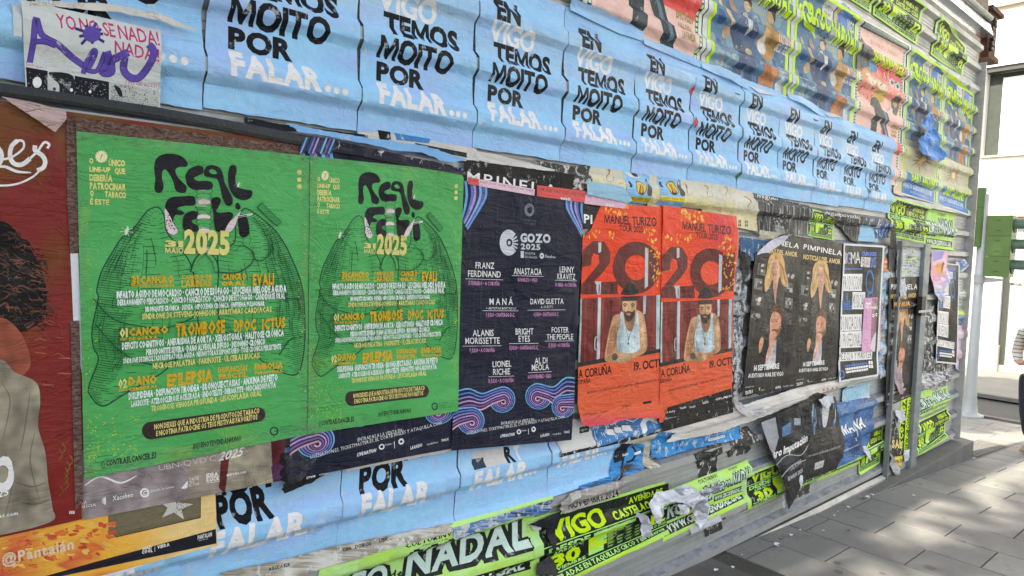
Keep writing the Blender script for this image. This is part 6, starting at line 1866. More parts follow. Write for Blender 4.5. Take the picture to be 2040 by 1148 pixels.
for q in range(8): A.stroke(smooth([(612 + q * 8, 272), (606 + q * 8, 288), (598 + q * 8, 308)], 3, False), 3.2, WC[q % 7])
scrap("wave_remnant", [(606, 274), (668, 284), (662, 306), (596, 300)], sr(60, 64, 90), "striped blue and purple poster corner above the joint of the green posters", 18.8, 0.0, 'poster', .01, 12, cat="poster remnant", art=A)

# ================================================================ black posters with thin white script, right of the cream row
fr = [(1508, 384), (1620, 410), (1617, 474), (1519, 460)]
A = Art(fr); A.crop(1490, 370, 6.0)
A.text("miguel", (160, 140), (400, 175), (160, 85), WHT, .0, 2, gap=.06)
A.poly(smooth([(370, 540), (380, 480), (420, 468), (470, 500), (490, 570), (420, 575)], 4), sr(140, 138, 136)); 
rnd = random.Random(21)
for q in range(40):
    x = rnd.uniform(350, 520); y = rnd.uniform(370, 500); A.ell(x, y, rnd.uniform(2, 8), rnd.uniform(3, 10), rnd.choice([WHT, sr(120, 120, 120)]), 5)
poster("singer_strip", fr, "black poster with rain streaks and thin white script, right of the cream shrimp row", "poster", A, sr(54, 54, 58), 7.0, .8, 'streaked', group="black script posters", tears=.008, seed=4)
fr = [(1620, 412), (1722, 432), (1716, 486), (1680, 476)]
A = Art([(1620, 412), (1722, 432), (1718, 480), (1618, 470)]); A.crop(1490, 370, 6.0)
A.text("miguelpoveda", (930, 345), (1330, 395), (930, 300), WHT, .0, 2, gap=.06)
poster("singer_strip", [(1620, 412), (1722, 432), (1718, 484), (1618, 470)], "torn black poster with the thin white script name over a neon poster", "poster", A, sr(52, 50, 50), 10.0, .8, 'streaked', group="black script posters",
       outline=jag([(0, 0), (1, 0), (1, .55), (.98, 1), (.84, .97), (.66, .6), (.5, .42), (.3, .18)], .012, 4, .04), cut=[(-.74, 1.0, .10)])
scrap("cream_remnant", [(1512, 458), (1620, 474), (1620, 480), (1570, 470), (1548, 478), (1512, 474)], sr(186, 176, 152), "cream paper edge under the rain-streaked black poster", 8, 0.0, 'worn', .02, 4, cat="poster remnant")
scrap("blue_gradient_remnant", [(1476, 472), (1545, 482), (1540, 502), (1500, 520), (1474, 510)], sr(44, 92, 134), "dark blue poster remnant at the top left of the left black duo poster", 9, 0.0, 'worn', .015, 13, cat="poster remnant")
scrap("pale_blue_remnant", [(1714, 448), (1758, 454), (1756, 482), (1708, 480)], sr(150, 196, 226), "pale blue paper patch above the music course poster", 9, .8, 'poster', .015, 14, cat="poster remnant")
scrap("blue_remnant", [(1744, 440), (1780, 448), (1776, 474), (1752, 476)], sr(44, 88, 150), "crumpled bright blue scrap right of the pale blue patch", 11, .8, 'ragged', .03, 15, cat="poster remnant")
scrap("dark_hanging_strip", [(1776, 452), (1786, 466), (1786, 500), (1780, 545), (1770, 535), (1772, 490)], sr(34, 36, 42), "dark paper strip hanging beside the thin door post", 14, 0.0, 'crumpled', .03, 16, cat="torn strip")
scrap("grey_remnant", [(1712, 430), (1775, 440), (1775, 452), (1712, 448)], sr(96, 98, 104), "grey worn poster edge below the right end of the blue row", 7, .8, 'ragged', .02, 17, cat="poster remnant")

# ================================================================ NEON circus posters
NEO = sr(202, 236, 22); NEO2 = sr(180, 236, 130); DG = sr(24, 34, 26)
def neon_art(word1=("VIGO", "AVENIDA DE", "CASTELAO · COIA"), days="30", last="12"):
    A = Art(size=(100, 70)); rnd = random.Random(4)
    A.poly([(5, 9), (9, 4), (96, 4), (96, 66), (4, 66)], DG, 'panel')
    A.poly([(4, 27), (96, 27), (96, 28.2), (4, 28.2)], NEO2, 'panel')
    A.tbox(word1[0], 9, 9, 41, 25, NEO, .045, 3, gap=.03)
    A.tbox(word1[1], 60, 8, 90, 14.5, NEO, .035, 2, gap=.04); A.tbox(word1[2], 46, 17, 93, 24, NEO, .035, 2, gap=.04)
    A.tbox("DESDE", 7, 30, 30, 36, NEO2, .04, 2, gap=.03); A.tbox("SÁBADO", 12, 37.5, 29, 41, NEO2, .03, 1)
    A.tbox(days, 10, 42, 27, 54, NEO, .05, 2, gap=.02); A.tbox("NOVIEMBRE", 6, 55, 30, 58, NEO2, .03, 1)
    A.poly([(32, 30), (62, 30), (62, 38), (50, 38), (50, 45), (42, 45), (42, 57), (32, 57)], NEO2, 'panel')
    A.poly([(32, 34), (58, 34), (58, 40), (38, 41), (38, 46), (50, 46), (50, 50), (32, 52)], NEO, 'panel')
    for c_ in range(5):
        for r_ in range(5):
            x = 44 + c_ * 7; y = 40 + r_ * 3.6
            if rnd.random() < .85: A.rect(x, y, x + 6, y + 2.9, DG if (c_ + r_) % 3 else sr(70, 90, 30), 'panel'); A.rect(x + .8, y + .7, x + 5, y + 1.2, NEO2, 'panel'); A.rect(x + .8, y + 1.8, x + 4.4, y + 2.2, NEO2, 'panel')
    for c_ in range(7): A.tbox("NOVIEMBRE", 34 + c_ * 8.5, 28.9, 41 + c_ * 8.5, 29.9, NEO2, .0, 1)
    A.tbox("HASTA", 78, 31, 94, 36, NEO2, .04, 1); A.tbox(last, 80, 40, 94, 52, NEO, .05, 2, gap=.02); A.tbox("ENERO 2025", 74, 54, 95, 57.5, NEO2, .03, 1)
    A.poly([(4, 59.5), (96, 59.5), (96, 60.5), (4, 60.5)], NEO2, 'panel')
    A.tbox("ENTRADAS EN TAQUILLAS CIRCO Y EN: ticketrona", 7, 61.5, 93, 65, NEO2, .03, 1, gap=.05)
    return A
NA = neon_art(); NB = neon_art(last="22")
def nadal_art():
    A = Art(size=(100, 70)); rnd = random.Random(4)
    for sh, col in ((1, sr(34, 40, 40)), (0, sr(206, 226, 216))):
        for (st, x0, x1, y0, y1) in (("CIRCO", -2, 34, 22, 44), ("NADAL", 42, 97, 14, 40)):
            if sh:
                for dx, dy in ((-1.6, 0), (1.8, 0), (0, 1.8), (0, -1.6), (1.5, 2.2), (-1.4, 2)): A.tbox(st, x0 + dx, y0 + dy, x1 + dx, y1 + dy, col, .06, 2, 'lettering', gap=.0)
            else: A.tbox(st, x0, y0, x1, y1, col, .035, 3, 'lettering', gap=.03)
    A.tbox("de", 35, 30, 41, 37, sr(40, 44, 40), .03, 1)
    A.poly([(2, 52), (98, 52), (98, 64), (2, 64)], DG, 'panel'); A.tbox("WWW.CIRCODENADAL.GAL", 5, 54, 95, 62, sr(216, 232, 210), .04, 2, gap=.03)
    A.tbox("CULTURINVEST", 38, 3, 66, 7, DG, .04, 1); A.tbox("PRESENTA:", 46, 8.5, 58, 10, DG, .0, 1)
    return A
ND = nadal_art()
def neon_sheet(s, t):
    a = np.array(sr(184, 228, 56)); b = np.array(sr(186, 228, 156)); n = noise.noise(Vector((s * 5, t * 5, 0)))
    return tuple(a + (b - a) * max(0, min(1, .3 + .9 * (0.5 - abs(t - .35)) + n * .5)))
M['neon'] = paper_mat("neon_poster_paper", 0.5, 0.10, 0.4, 0.1)
M['neonworn'] = paper_mat("rubbed_neon_poster_paper", 0.55, 0.5, 0.5, 0.3)
def neon(fr, lab, art=NA, off=3.0, mat='neon', **kw):
    poster("circus_strip", fr, lab, "poster", art, neon_sheet, off, 1.0, mat, group="neon circus date posters", **kw)
OLN = [(.03, .0), (.97, 0), (1, .08), (.985, .4), (1, .6), (1, 1), (0, .97), (0, .5), (.03, .42), (0, .3)]
neon([(1640, -115), (1748, -48), (1745, 24), (1648, -38)], "leftmost of the three neon circus date posters at the top right, cut by the edge", off=3)
neon([(1756, -52), (1848, 12), (1835, 88), (1748, 27)], "neon circus date poster reading 12, middle of the three at the top right", off=3)
neon([(1876, 28), (1933, 92), (1924, 156), (1862, 107)], "neon and black circus date poster below the bright flashing, closest to the rusty beam", off=3)
neon([(1780, 392), (1857, 414), (1851, 486), (1774, 470)], "neon and black circus date poster reading 22, above the door head", NB, off=4, mat='neonworn')
neon([(1854, 417), (1910, 428), (1905, 500), (1851, 492)], "worn pale neon circus poster with a web address, right of the door head", ND, off=4, mat='neonworn')
neon([(1618, 416), (1672, 428), (1668, 480), (1618, 470)], "neon circus poster fragment showing under the torn black script poster", NB, off=4, mat='neonworn')
# bottom row, left to right
neon([(640, 1125), (1073, 1005), (1078, 1150), (600, 1290)], "big neon circus poster reading NADAL at the bottom centre", ND, off=3.2)
neon([(1062, 1040), (1350, 958), (1345, 1060), (1068, 1190)], "neon circus poster reading VIGO with a torn right side, bottom centre", NA, off=4.6,
     outline=jag([(0, 0), (.93, 0), (.88, .25), (.82, .5), (.93, .8), (.95, 1), (0, 1)], .008, 4, .03))
neon([(1325, 985), (1497, 920), (1492, 1000), (1320, 1080)], "neon circus web address poster half covered by white curling paper", ND, off=3.2, mat='neonworn')
neon([(1436, 944), (1500, 918), (1497, 985), (1430, 1010)], "neon circus poster piece ending in the letters ADAL, left of the black torn posters", ND, off=3.8)
neon([(1487, 945), (1660, 880), (1656, 950), (1490, 1024)], "neon circus poster reading 30 beneath the hanging black posters", NA, off=4.4, mat='neonworn')
neon([(1640, 905), (1728, 868), (1722, 925), (1636, 962)], "neon circus web address poster below the blue singer poster", ND, off=3.4)
neon([(1722, 866), (1768, 846), (1760, 925), (1719, 948)], "small neon circus poster reading VIGO beside the thin door post", NA, off=4.2)
neon([(1834, 842), (1896, 812), (1888, 872), (1828, 910)], "lowest neon circus poster right of the thick post, just above the step", NA, off=3.2)
neon([(1838, 782), (1896, 768), (1892, 808), (1834, 836)], "upper neon circus poster right of the thick post, rubbed and torn", ND, off=3.0, mat='neonworn', tears=.02, seed=7)
# vertical one on the door leaf
fr = [(1797, 782), (1822, 768), (1812, 905), (1788, 922)]
A = Art(fr)
A.poly([(1799, 790), (1809, 784), (1800, 905), (1790, 912)], DG, 'panel')
A.text("WWW.CIRCODENADAL.GAL", (1807, 905), (1819, 775), (1801, 903), sr(40, 44, 36), .04, 1)
A.text("CIRCO NADAL", (1796, 905), (1807, 785), (1789, 903), NEO, .05, 1)
poster("circus_strip", fr, "neon circus poster pasted sideways on the door leaf", "poster", A, sr(206, 240, 30), 12.5, 0.0, 'neon', group="neon circus date posters")

# ================================================================ tall blue CIRCO posters and pink ones
def circo_art(title=True):
    A = Art(size=(100, 143)); rnd = random.Random(14)
    T1 = sr(84, 124, 154); T2 = sr(118, 156, 176); T3 = sr(64, 104, 144); SKN = sr(206, 178, 136)
    A.poly([(5, 3), (96, 3), (96, 141), (5, 141)], T1, 'picture')
    for q in range(150):
        x = rnd.uniform(8, 92); y = rnd.uniform(6, 132); c_ = rnd.choice([T2, T3, sr(120, 150, 160), sr(76, 116, 150), sr(140, 158, 158), sr(54, 96, 150)])
        r_ = rnd.uniform(3, 8); A.ell(x, y, r_, r_ * rnd.uniform(.5, 1.1), c_, 9, rot=rnd.uniform(-1, 1))
    # neon frame
    A.poly([(5, 3), (96, 3), (96, 6), (8, 6), (8, 141), (5, 141)], NEO, 'frame'); A.poly([(96, 3), (99, 3), (99, 141), (96, 141)], NEO, 'frame')
    A.warp = lambda y: np.where(y <= 45, y * 30 / 45, 30 + (y - 45) * .66)
    A.poly([(42, 9), (58, 8), (58, 24), (42, 25)], sr(214, 214, 214)); A.tbox("CAPELLO", 43, 11, 57, 15, K_, .0, 1); A.tbox("DE GO", 45, 17, 55, 21, K_, .02, 1)
    A.rect(60, 9, 65, 24, sr(206, 176, 130)); A.rect(67, 8, 84, 24, sr(58, 118, 190)); A.tbox("VIGO", 82, 12, 94, 24, WHT, .03, 2)
    # title
    for st, x0, x1, y0, y1 in (("CIRCO", 13, 50, 19, 41), ("NADAL", 57, 94, 23, 47)):
        A.tbox(st, x0 + 1, y0 + 1.2, x1 + 1, y1 + 1.2, sr(36, 74, 60), .05, 2, 'title', gap=.02); A.tbox(st, x0, y0, x1, y1, NEO, .045, 2, 'title', gap=.03)
    A.tbox("de", 51, 30, 57, 36, NEO, .03, 1, 'title')
    A.stroke(smooth([(12, 24), (9, 36), (14, 44), (28, 46), (34, 52)], 5, False), 3, NEO, 'title')
    A.tbox("DE SANTIAGO AO PORTO DE SANTOS", 30, 47, 92, 50, sr(200, 214, 220), 0, 1)
    # figures: man in blue suit, singer at a microphone, lectern, acrobat
    A.poly(smooth([(38, 66), (44, 62), (52, 68), (56, 84), (52, 100), (56, 128), (48, 140), (44, 112), (40, 140), (30, 140), (34, 112), (32, 96), (28, 82)], 4), sr(46, 74, 112), 'figures')
    A.poly(smooth([(41, 64), (46, 62), (48, 72), (45, 84), (42, 72)], 3), sr(200, 200, 196), 'figures'); A.ell(46, 55, 4.2, 6, SKN, 12, 'figures'); A.poly(smooth([(42, 52), (46, 46), (51, 50), (50, 55), (46, 51)], 3), sr(50, 44, 44), 'figures')
    A.ell(50, 97, 4, 3, SKN, 9, 'figures'); A.stroke(smooth([(30, 80), (34, 92), (44, 98)], 4, False), 4.5, sr(42, 66, 104), 'figures')
    A.poly(smooth([(66, 66), (72, 62), (82, 68), (82, 84), (76, 98), (66, 96), (58, 86), (62, 74)], 4), sr(184, 140, 84), 'figures'); A.ell(74, 55, 4.5, 6.5, sr(196, 158, 120), 12, 'figures'); A.poly(smooth([(70, 50), (75, 42), (80, 50), (79, 58), (75, 50)], 3), sr(60, 50, 46), 'figures')
    A.poly(smooth([(62, 78), (70, 86), (68, 94), (60, 90)], 3), sr(206, 204, 198), 'figures')
    A.poly([(64, 104), (82, 106), (80, 141), (62, 141)], sr(184, 124, 80), 'figures'); A.poly([(64, 104), (82, 106), (82, 110), (64, 108)], sr(204, 110, 60), 'figures')
    A.stroke(smooth([(14, 58), (20, 72), (28, 80)], 4, False), 3.5, SKN, 'figures'); A.ell(24, 88, 4, 7, sr(176, 150, 116), 9, 'figures', rot=.4); A.ell(30, 62, 3, 8, sr(170, 140, 110), 8, 'figures', rot=-.5)
    # small print blocks
    A.tbox("LOS", 84, 66, 92, 69, WHT, .02, 1); A.tbox("PAYASOS", 80, 70.5, 97, 77, WHT, .07, 1, gap=.0); A.tbox("PAYASOS", 80.6, 71.1, 96.4, 76.4, sr(226, 140, 60), .03, 1); A.tbox("DE LA TELE", 81, 79, 96, 85, WHT, .03, 1)
    A.tbox("LA GALLINA TURULECA", 10, 100, 34, 103.5, sr(214, 214, 200), .02, 1); A.tbox("HABÍA UNA VEZ", 12, 108, 30, 111.5, WHT, .0, 1); A.tbox("UN CIRCO", 14, 116, 27, 119.5, WHT, .0, 1)
    A.tbox("LA MUSICAL", 82, 100, 95, 103, WHT, .02, 1); A.tbox("Y LA MAGIA", 84, 108, 95, 111, WHT, .0, 1)
    A.ell(88, 122, 4, 12, sr(196, 204, 206), 9, 'figures')
    A.warp = None
    return A
K_ = sr(34, 34, 38)
CI = circo_art()
def circo_low(A):
    """lower part shown by the two at the right end: sunburst and title on blue"""
    rnd = random.Random(5)
    A.poly([(8, 88), (96, 88), (96, 122), (8, 122)], sr(196, 188, 160), 'picture')
    pts = []
    for q in range(32):
        a_ = 2 * math.pi * q / 32; r_ = (34 if q % 4 == 0 else 22) if q % 2 == 0 else 8; pts.append((50 + r_ * math.cos(a_), 103 + r_ * .45 * math.sin(a_)))
    A.poly(pts, sr(120, 116, 110), 'picture'); A.ell(50, 103, 8, 6, sr(206, 160, 80), 14); A.ell(50, 103, 5, 3.6, sr(226, 204, 160), 12)
    A.poly([(8, 120), (96, 120), (96, 141), (8, 141)], sr(64, 122, 190), 'picture')
    A.tbox("BABY AROUND", 22, 119.4, 90, 128.4, sr(40, 60, 70), .06, 1, 'title', gap=.0); A.tbox("BABY AROUND", 21, 118.6, 89, 127.6, NEO, .045, 2, 'title', gap=.02)
    A.tbox("NON É SÓ GANDIA NI POLO LUNES", 12, 130, 90, 134.5, sr(214, 222, 232), .045, 1); A.tbox("ENTRADAS CIRCODENADAL.GAL", 30, 136.5, 76, 138.5, sr(196, 208, 226), .0, 1)
    return A
CL = circo_low(circo_art())
M['circus'] = paper_mat("circus_poster_paper", 0.5, 0.1, 0.35, 0.1)
def uvrect(u0, u1, vt0, vt1, vb0, vb1): return [(u0, vt0), (u1, vt1), (u1, vb1), (u0, vb0)]
def circo(c, lab, art): poster("circus_poster", None, lab, "poster", art, sr(206, 212, 206), 2.0, 1.0, 'circus', corners_uv=c, group="tall blue circus posters")
circo(uvrect(1.500, 1.955, .855, .853, .23, .23), "tall blue circus poster whose title is cut by the top edge", CI)
circo(uvrect(1.960, 2.425, .850, .846, .23, .23), "tall blue illustrated circus poster with its neon title fully visible near the top centre", CI)
circo(uvrect(2.890, 3.320, .852, .842, .272, .254), "tall blue circus poster with a crumpled blue rag hanging over it", CL)
circo(uvrect(3.326, 3.760, .840, .822, .252, .232), "rightmost tall blue circus poster, at the sheet's edge", CL)

def pink_art(kind=0):
    A = Art(size=(100, 143)); rnd = random.Random(9)
    PK = sr(240, 196, 184); RD = sr(238, 92, 88); DKc = sr(58, 70, 76)
    A.poly([(3, 2), (97, 2), (97, 141), (3, 141)], sr(40, 66, 84), 'frame'); A.poly([(6, 6), (94, 6), (94, 141), (6, 141)], PK, 'frame')
    for q in range(46):
        A.rect(3.6, 6 + q * 2.95, 5.6, 7.9 + q * 2.95, NEO2 if q % 2 else sr(200, 220, 200), 'frame'); A.rect(94.4, 6 + q * 2.95, 96.4, 7.9 + q * 2.95, NEO2 if q % 2 else sr(200, 220, 200), 'frame')
        if q < 44: A.rect(7 + q * 2, 2.8, 8.1 + q * 2, 5.2, sr(200, 220, 200), 'frame')
    A.poly([(6, 30), (94, 26), (94, 66), (60, 60), (30, 70), (6, 64)], sr(236, 140, 128), 'picture'); A.poly([(6, 96), (32, 98), (32, 112), (6, 112)], RD, 'picture'); A.poly([(56, 92), (94, 100), (94, 112), (60, 110)], RD, 'picture')
    A.poly([(40, 34), (94, 34), (94, 48), (70, 44)], RD, 'picture')
    A.tbox("CIRCO MAXICO GUERRERO", 24, 12, 82, 16, sr(200, 110, 90), .0, 1)
    A.tbox("HABIA UNA VEZ", 12, 23.5, 92, 33.5, sr(70, 90, 60), .06, 1, 'title', gap=0); A.tbox("HABIA UNA VEZ", 11, 22, 91, 32, NEO, .045, 2, 'title', gap=.02)
    if kind: A.warp = lambda y: y * .72 + 5
    # clown faces
    A.ell(24, 60, 14, 11, sr(226, 160, 70), 16); A.ell(26, 62, 8, 8, sr(236, 214, 190), 14); A.ell(30, 44, 12, 7, sr(96, 140, 190), 14); A.ell(48, 76, 12, 9, sr(206, 172, 80), 14, rot=.4); A.ell(44, 64, 9, 8, sr(224, 206, 180), 14)
    A.ell(74, 52, 6, 6, sr(200, 206, 206), 12); A.ell(74, 52, 2.4, 3, sr(50, 60, 66), 9); A.ell(86, 54, 5.6, 7, sr(200, 206, 206), 12); A.ell(86, 54, 2.4, 3, sr(50, 60, 66), 9)
    A.poly(smooth([(74, 72), (86, 70), (92, 82), (84, 96), (76, 88)], 4), sr(84, 84, 80)); A.ell(83, 80, 5, 3, sr(190, 150, 110), 9)
    for q in range(50):
        x = rnd.uniform(10, 90); y = rnd.uniform(40, 92); A.stroke(smooth([(x, y), (x + rnd.uniform(-6, 6), y + rnd.uniform(2, 6)), (x + rnd.uniform(-8, 8), y + rnd.uniform(4, 12))], 3, False), rnd.uniform(.5, 1.4), rnd.choice([sr(84, 88, 90), sr(226, 178, 90), sr(236, 224, 214), sr(120, 150, 180)]), taper=True)
    # striding legs
    A.poly(smooth([(34, 84), (46, 82), (58, 96), (66, 112), (76, 132), (80, 141), (70, 141), (60, 124), (50, 108), (48, 120), (46, 132), (36, 132), (36, 112), (32, 98)], 4), DKc, 'legs')
    A.poly([(36, 130), (46, 133), (46, 137), (36, 134)], sr(206, 206, 206), 'legs'); A.stroke(smooth([(52, 98), (60, 110), (70, 128)], 4, False), 3, sr(110, 134, 150), 'legs')
    A.tbox("ESPECTÁCULO", 76, 110, 92, 114, sr(150, 130, 50), .05, 1); A.tbox("PARA TODA", 78, 116, 90, 119.5, sr(150, 130, 50), .05, 1); A.tbox("LA FAMILIA", 78, 121, 90, 125, sr(150, 130, 50), .05, 1)
    return A
PA = pink_art()
PB = pink_art(1)
def pinkp(c, lab, art=PA): poster("pink_circus_poster", None, lab, "poster", art, sr(226, 226, 214), 2.6, 1.0, 'circus', corners_uv=c, group="pink clown circus posters")
pinkp(uvrect(1.040, 1.495, 1.115, 1.105, .45, .45), "pink circus poster at the top edge showing only striding dark legs")
pinkp(uvrect(2.424, 2.878, .835, .842, .30, .30), "pink clown circus poster between two tall blue circus posters", PB)
scrap("pink_remnant", [(1798, 295), (1812, 300), (1806, 392), (1788, 386)], sr(224, 196, 180), "narrow strip of a pink poster at the right end of the blue row", 2.4, 1.0, 'worn', .02, 5, cat="poster remnant")
# dark fold on the pink poster
scrap("dark_fold", [(1724, 72), (1742, 110), (1738, 132), (1714, 136), (1716, 108)], sr(44, 54, 66), "dark blue folded paper wedge on the pink clown poster's upper left", 9, 1.0, 'poster', .0, 6, lift=lambda s, t: 6, cat="paper fold")

# the crumpled blue sheet that hangs from the wall
def rag():
    rnd = random.Random(6)
    edge = [(1842, 222), (1850, 232), (1850, 252), (1858, 270), (1862, 290), (1872, 308), (1868, 318), (1858, 324), (1842, 320), (1826, 308), (1820, 296), (1822, 276), (1832, 262), (1828, 246), (1834, 232)]
    fr = [(1815, 220), (1875, 220), (1875, 326), (1815, 326)]
    def lf(s, t):
        n = noise.noise(Vector((s * 4.5, t * 6, 2))); n2 = noise.noise(Vector((s * 11, t * 12, 5)))
        return 26 + 34 * n + 16 * abs(n2) + 24 * t
    poster("crumpled_sheet", fr, "crumpled bright blue sheet hanging loose from the upper right wall", "paper sheet", None, sr(70, 136, 206), 8, 0.0, 'crumpled', outline=jag(px_outline(fr, edge), .01, 3, .04), lift=lf, grid=.009)
rag()
# ================================================================ TORN LAYERS on the lower and right parts
def sc2(nm, pts, col, label, off, mat='worn', amp=.012, seed=1, rib=.85, lift=None, cat="poster remnant", art=None, frame=None, group=None):
    return scrap(nm, pts, col, label, off, rib, mat, amp, seed, lift=lift, cat=cat, art=art, frame=frame, group=group)
def boxf(pts):
    xs = [p[0] for p in pts]; ys = [p[1] for p in pts]
    return [(min(xs), min(ys)), (max(xs), min(ys)), (max(xs), max(ys)), (min(xs), max(ys))]
def mottled(cols, sc_=(5, 5), seed=0, hard=6):
    cs = [np.array(c) for c in cols]
    def f(s, t):
        n = noise.noise(Vector((s * sc_[0] + seed, t * sc_[1], seed * 1.7))) * .5 + .5 + .25 * noise.noise(Vector((s * sc_[0] * 3 + seed, t * sc_[1] * 3, 9)))
        x = max(0, min(.999, (n - .25) * 2)) * (len(cs) - 1); i = int(x); fr_ = ss(.5 - 1 / hard, .5 + 1 / hard, x - i)
        return tuple(cs[i] + (cs[min(i + 1, len(cs) - 1)] - cs[i]) * fr_)
    return f
W0 = sr(214, 208, 204)
# white sheet with a black border, and its logo box
pts = [(1128, 828), (1165, 842), (1188, 862), (1188, 888), (1120, 904), (1118, 850)]
A = Art(boxf(pts)); A.poly([(1163, 854), (1183, 850), (1182, 863), (1163, 867)], sr(44, 44, 48)); A.text("XUNTA", (1166, 862), (1179, 859), 2.5, WHT, .0, 1)
sc2("poster_remnant", pts, W0, "cream poster corner with a tiny black logo box below the left orange tour poster", 9, 'poster', .008, 3, art=A)
sc2("black_bar", [(1116, 902), (1188, 885), (1250, 872), (1312, 857), (1312, 863), (1250, 880), (1190, 893), (1117, 911)], sr(36, 34, 34), "long black printed border under the cream poster corner and the blue paint-streaked piece", 8, 'worn', .004, 4)
pts = [(1188, 850), (1250, 834), (1318, 814), (1332, 842), (1326, 857), (1250, 873), (1190, 891)]
A = Art(boxf(pts)); rnd = random.Random(4)
A.poly(smooth([(1280, 862), (1290, 838), (1314, 816), (1316, 846), (1300, 840), (1288, 862)], 4), WHT)
A.rect(1216, 858, 1230, 868, WHT); A.rect(1232, 854, 1245, 864, WHT); A.rect(1247, 850, 1264, 860, WHT)
for q in range(26):
    x = rnd.uniform(1190, 1275); y = 890 - (x - 1188) * .27 - rnd.uniform(0, 36); A.stroke([(x, y), (x + rnd.uniform(-1, 1), y - rnd.uniform(2, 9))], rnd.uniform(.6, 1.6), WHT)
A.stroke(smooth([(1225, 850), (1250, 838), (1270, 842), (1290, 828)], 4, False), 2, WHT)
sc2("poster_remnant", pts, mottled([sr(48, 106, 160), sr(60, 130, 190), sr(70, 84, 100)], (4, 5), 2), "blue poster piece with white streaks and three white boxes below the orange tour posters", 9, 'worn', .006, 5, art=A)
pts = [(1238, 884), (1294, 888), (1292, 900), (1284, 936), (1243, 950), (1157, 988), (1157, 970), (1219, 950), (1230, 915)]
A = Art(boxf(pts)); K = sr(26, 30, 40)
A.poly([(1238, 884), (1262, 884), (1258, 902), (1250, 920), (1232, 926), (1230, 915)], K); A.stroke(smooth([(1252, 905), (1248, 930), (1240, 948), (1232, 956)], 4, False), 4, K); A.poly([(1244, 934), (1270, 926), (1258, 938), (1246, 944)], sr(60, 44, 44)); A.stroke(smooth([(1268, 892), (1276, 905), (1268, 920), (1256, 924)], 4, False), 4, K)
A.text("buho", (1249, 912), (1261, 909), 5, WHT, .04, 2); A.poly([(1273, 905), (1286, 900), (1286, 906), (1273, 910)], WHT)
sc2("poster_remnant", pts, mottled([sr(36, 110, 176), sr(60, 146, 210), sr(40, 80, 120)], (5, 5), 5), "bright blue poster with dark shapes and the small white word buho", 8, 'poster', .006, 6, art=A)
sc2("poster_remnant", [(1243, 878), (1310, 862), (1306, 890), (1300, 915), (1318, 930), (1296, 936), (1286, 930), (1292, 900), (1290, 888), (1245, 886)], mottled([sr(196, 186, 164), sr(170, 160, 140), sr(206, 200, 190)], (4, 4), 3), "beige bare backing paper between the two bright blue pieces", 6, 'worn', .01, 7)
pts = [(1309, 866), (1362, 852), (1334, 880), (1447, 858), (1482, 850), (1480, 874), (1378, 899), (1318, 917), (1307, 912), (1306, 887)]
A = Art(boxf(pts))
A.poly([(1419, 877), (1452, 868), (1453, 873), (1420, 882)], WHT); A.text("WWW.PORTOCULTURAL.COM", (1421, 880), (1451, 871.5), 2.6, sr(50, 50, 60), .02, 1)
A.stroke(smooth([(1376, 884), (1400, 872), (1430, 870), (1470, 858)], 5, False), 2.2, sr(120, 180, 220)); A.stroke(smooth([(1355, 900), (1362, 884), (1370, 876), (1366, 896)], 4, False), 3, sr(40, 90, 130))
sc2("poster_remnant", pts, mottled([sr(46, 138, 206), sr(60, 152, 216), sr(40, 112, 172)], (6, 3), 8), "long bright blue torn strip above the bare metal rib", 8, 'worn', .008, 8, art=A)
pts = [(1306, 860), (1345, 838), (1352, 848), (1420, 826), (1480, 808), (1530, 792), (1580, 776), (1640, 760), (1692, 748), (1692, 762), (1620, 790), (1560, 815), (1500, 840), (1470, 850), (1447, 860), (1330, 882), (1345, 862)]
A = Art(boxf(pts)); RDD = sr(214, 84, 52)
for q, x in enumerate((1400, 1410, 1420, 1430, 1442, 1453, 1466)):
    y = 832 - (x - 1400) * .30; A.poly(smooth([(x, y - 6), (x + 6, y - 9), (x + 5, y + 2), (x + 1, y + 6 - q % 3)], 3), RDD)
for q, x in enumerate((1638, 1645, 1655, 1663)): A.poly([(x, 776 - q * 1.6), (x + 5, 774 - q * 1.6), (x + 3, 780 - q * 1.6)], RDD)
A.stroke(smooth([(1380, 858), (1440, 842), (1490, 826)], 5, False), 1.4, sr(180, 172, 166)); A.stroke(smooth([(1500, 826), (1550, 806), (1600, 792)], 5, False), 1.6, sr(186, 178, 172))
sc2("torn_swath", pts, mottled([sr(220, 212, 206), sr(206, 196, 188), sr(226, 220, 214)], (8, 4), 1), "long cream torn strip with red letter tops under the black duo posters", 12, 'poster', .006, 9, rib=.3, art=A, lift=lambda s, t: 6 * abs(math.sin(s * 7)), cat="torn strip")
# dark blue and old black glue patches on the metal
for i, (pts, lb, c_) in enumerate((([(1380, 905), (1440, 880), (1438, 965), (1404, 978), (1400, 930)], "black glue stain on the bare grey metal beside the torn neon ADAL piece", sr(36, 34, 34)),
                                  ([(1452, 872), (1500, 850), (1516, 880), (1500, 905), (1462, 915)], "dark weathered patch with pale marks above the neon ADAL piece", sr(46, 46, 48)),
                                  ([(1412, 1042), (1446, 1030), (1450, 1058), (1416, 1075)], "dark glue stain on the lowest rib under the neon ADAL piece", sr(40, 38, 38)),
                                  ([(1585, 970), (1625, 958), (1622, 985), (1588, 1000)], "dark smudge on the metal below the hanging black posters", sr(60, 60, 62)))):
    sc2("glue_stain", pts, mottled([c_, sr(66, 64, 62), c_], (4, 4), i + 3), lb, 1.2, 'worn', .02, 10 + i, rib=1.12, cat="stain")
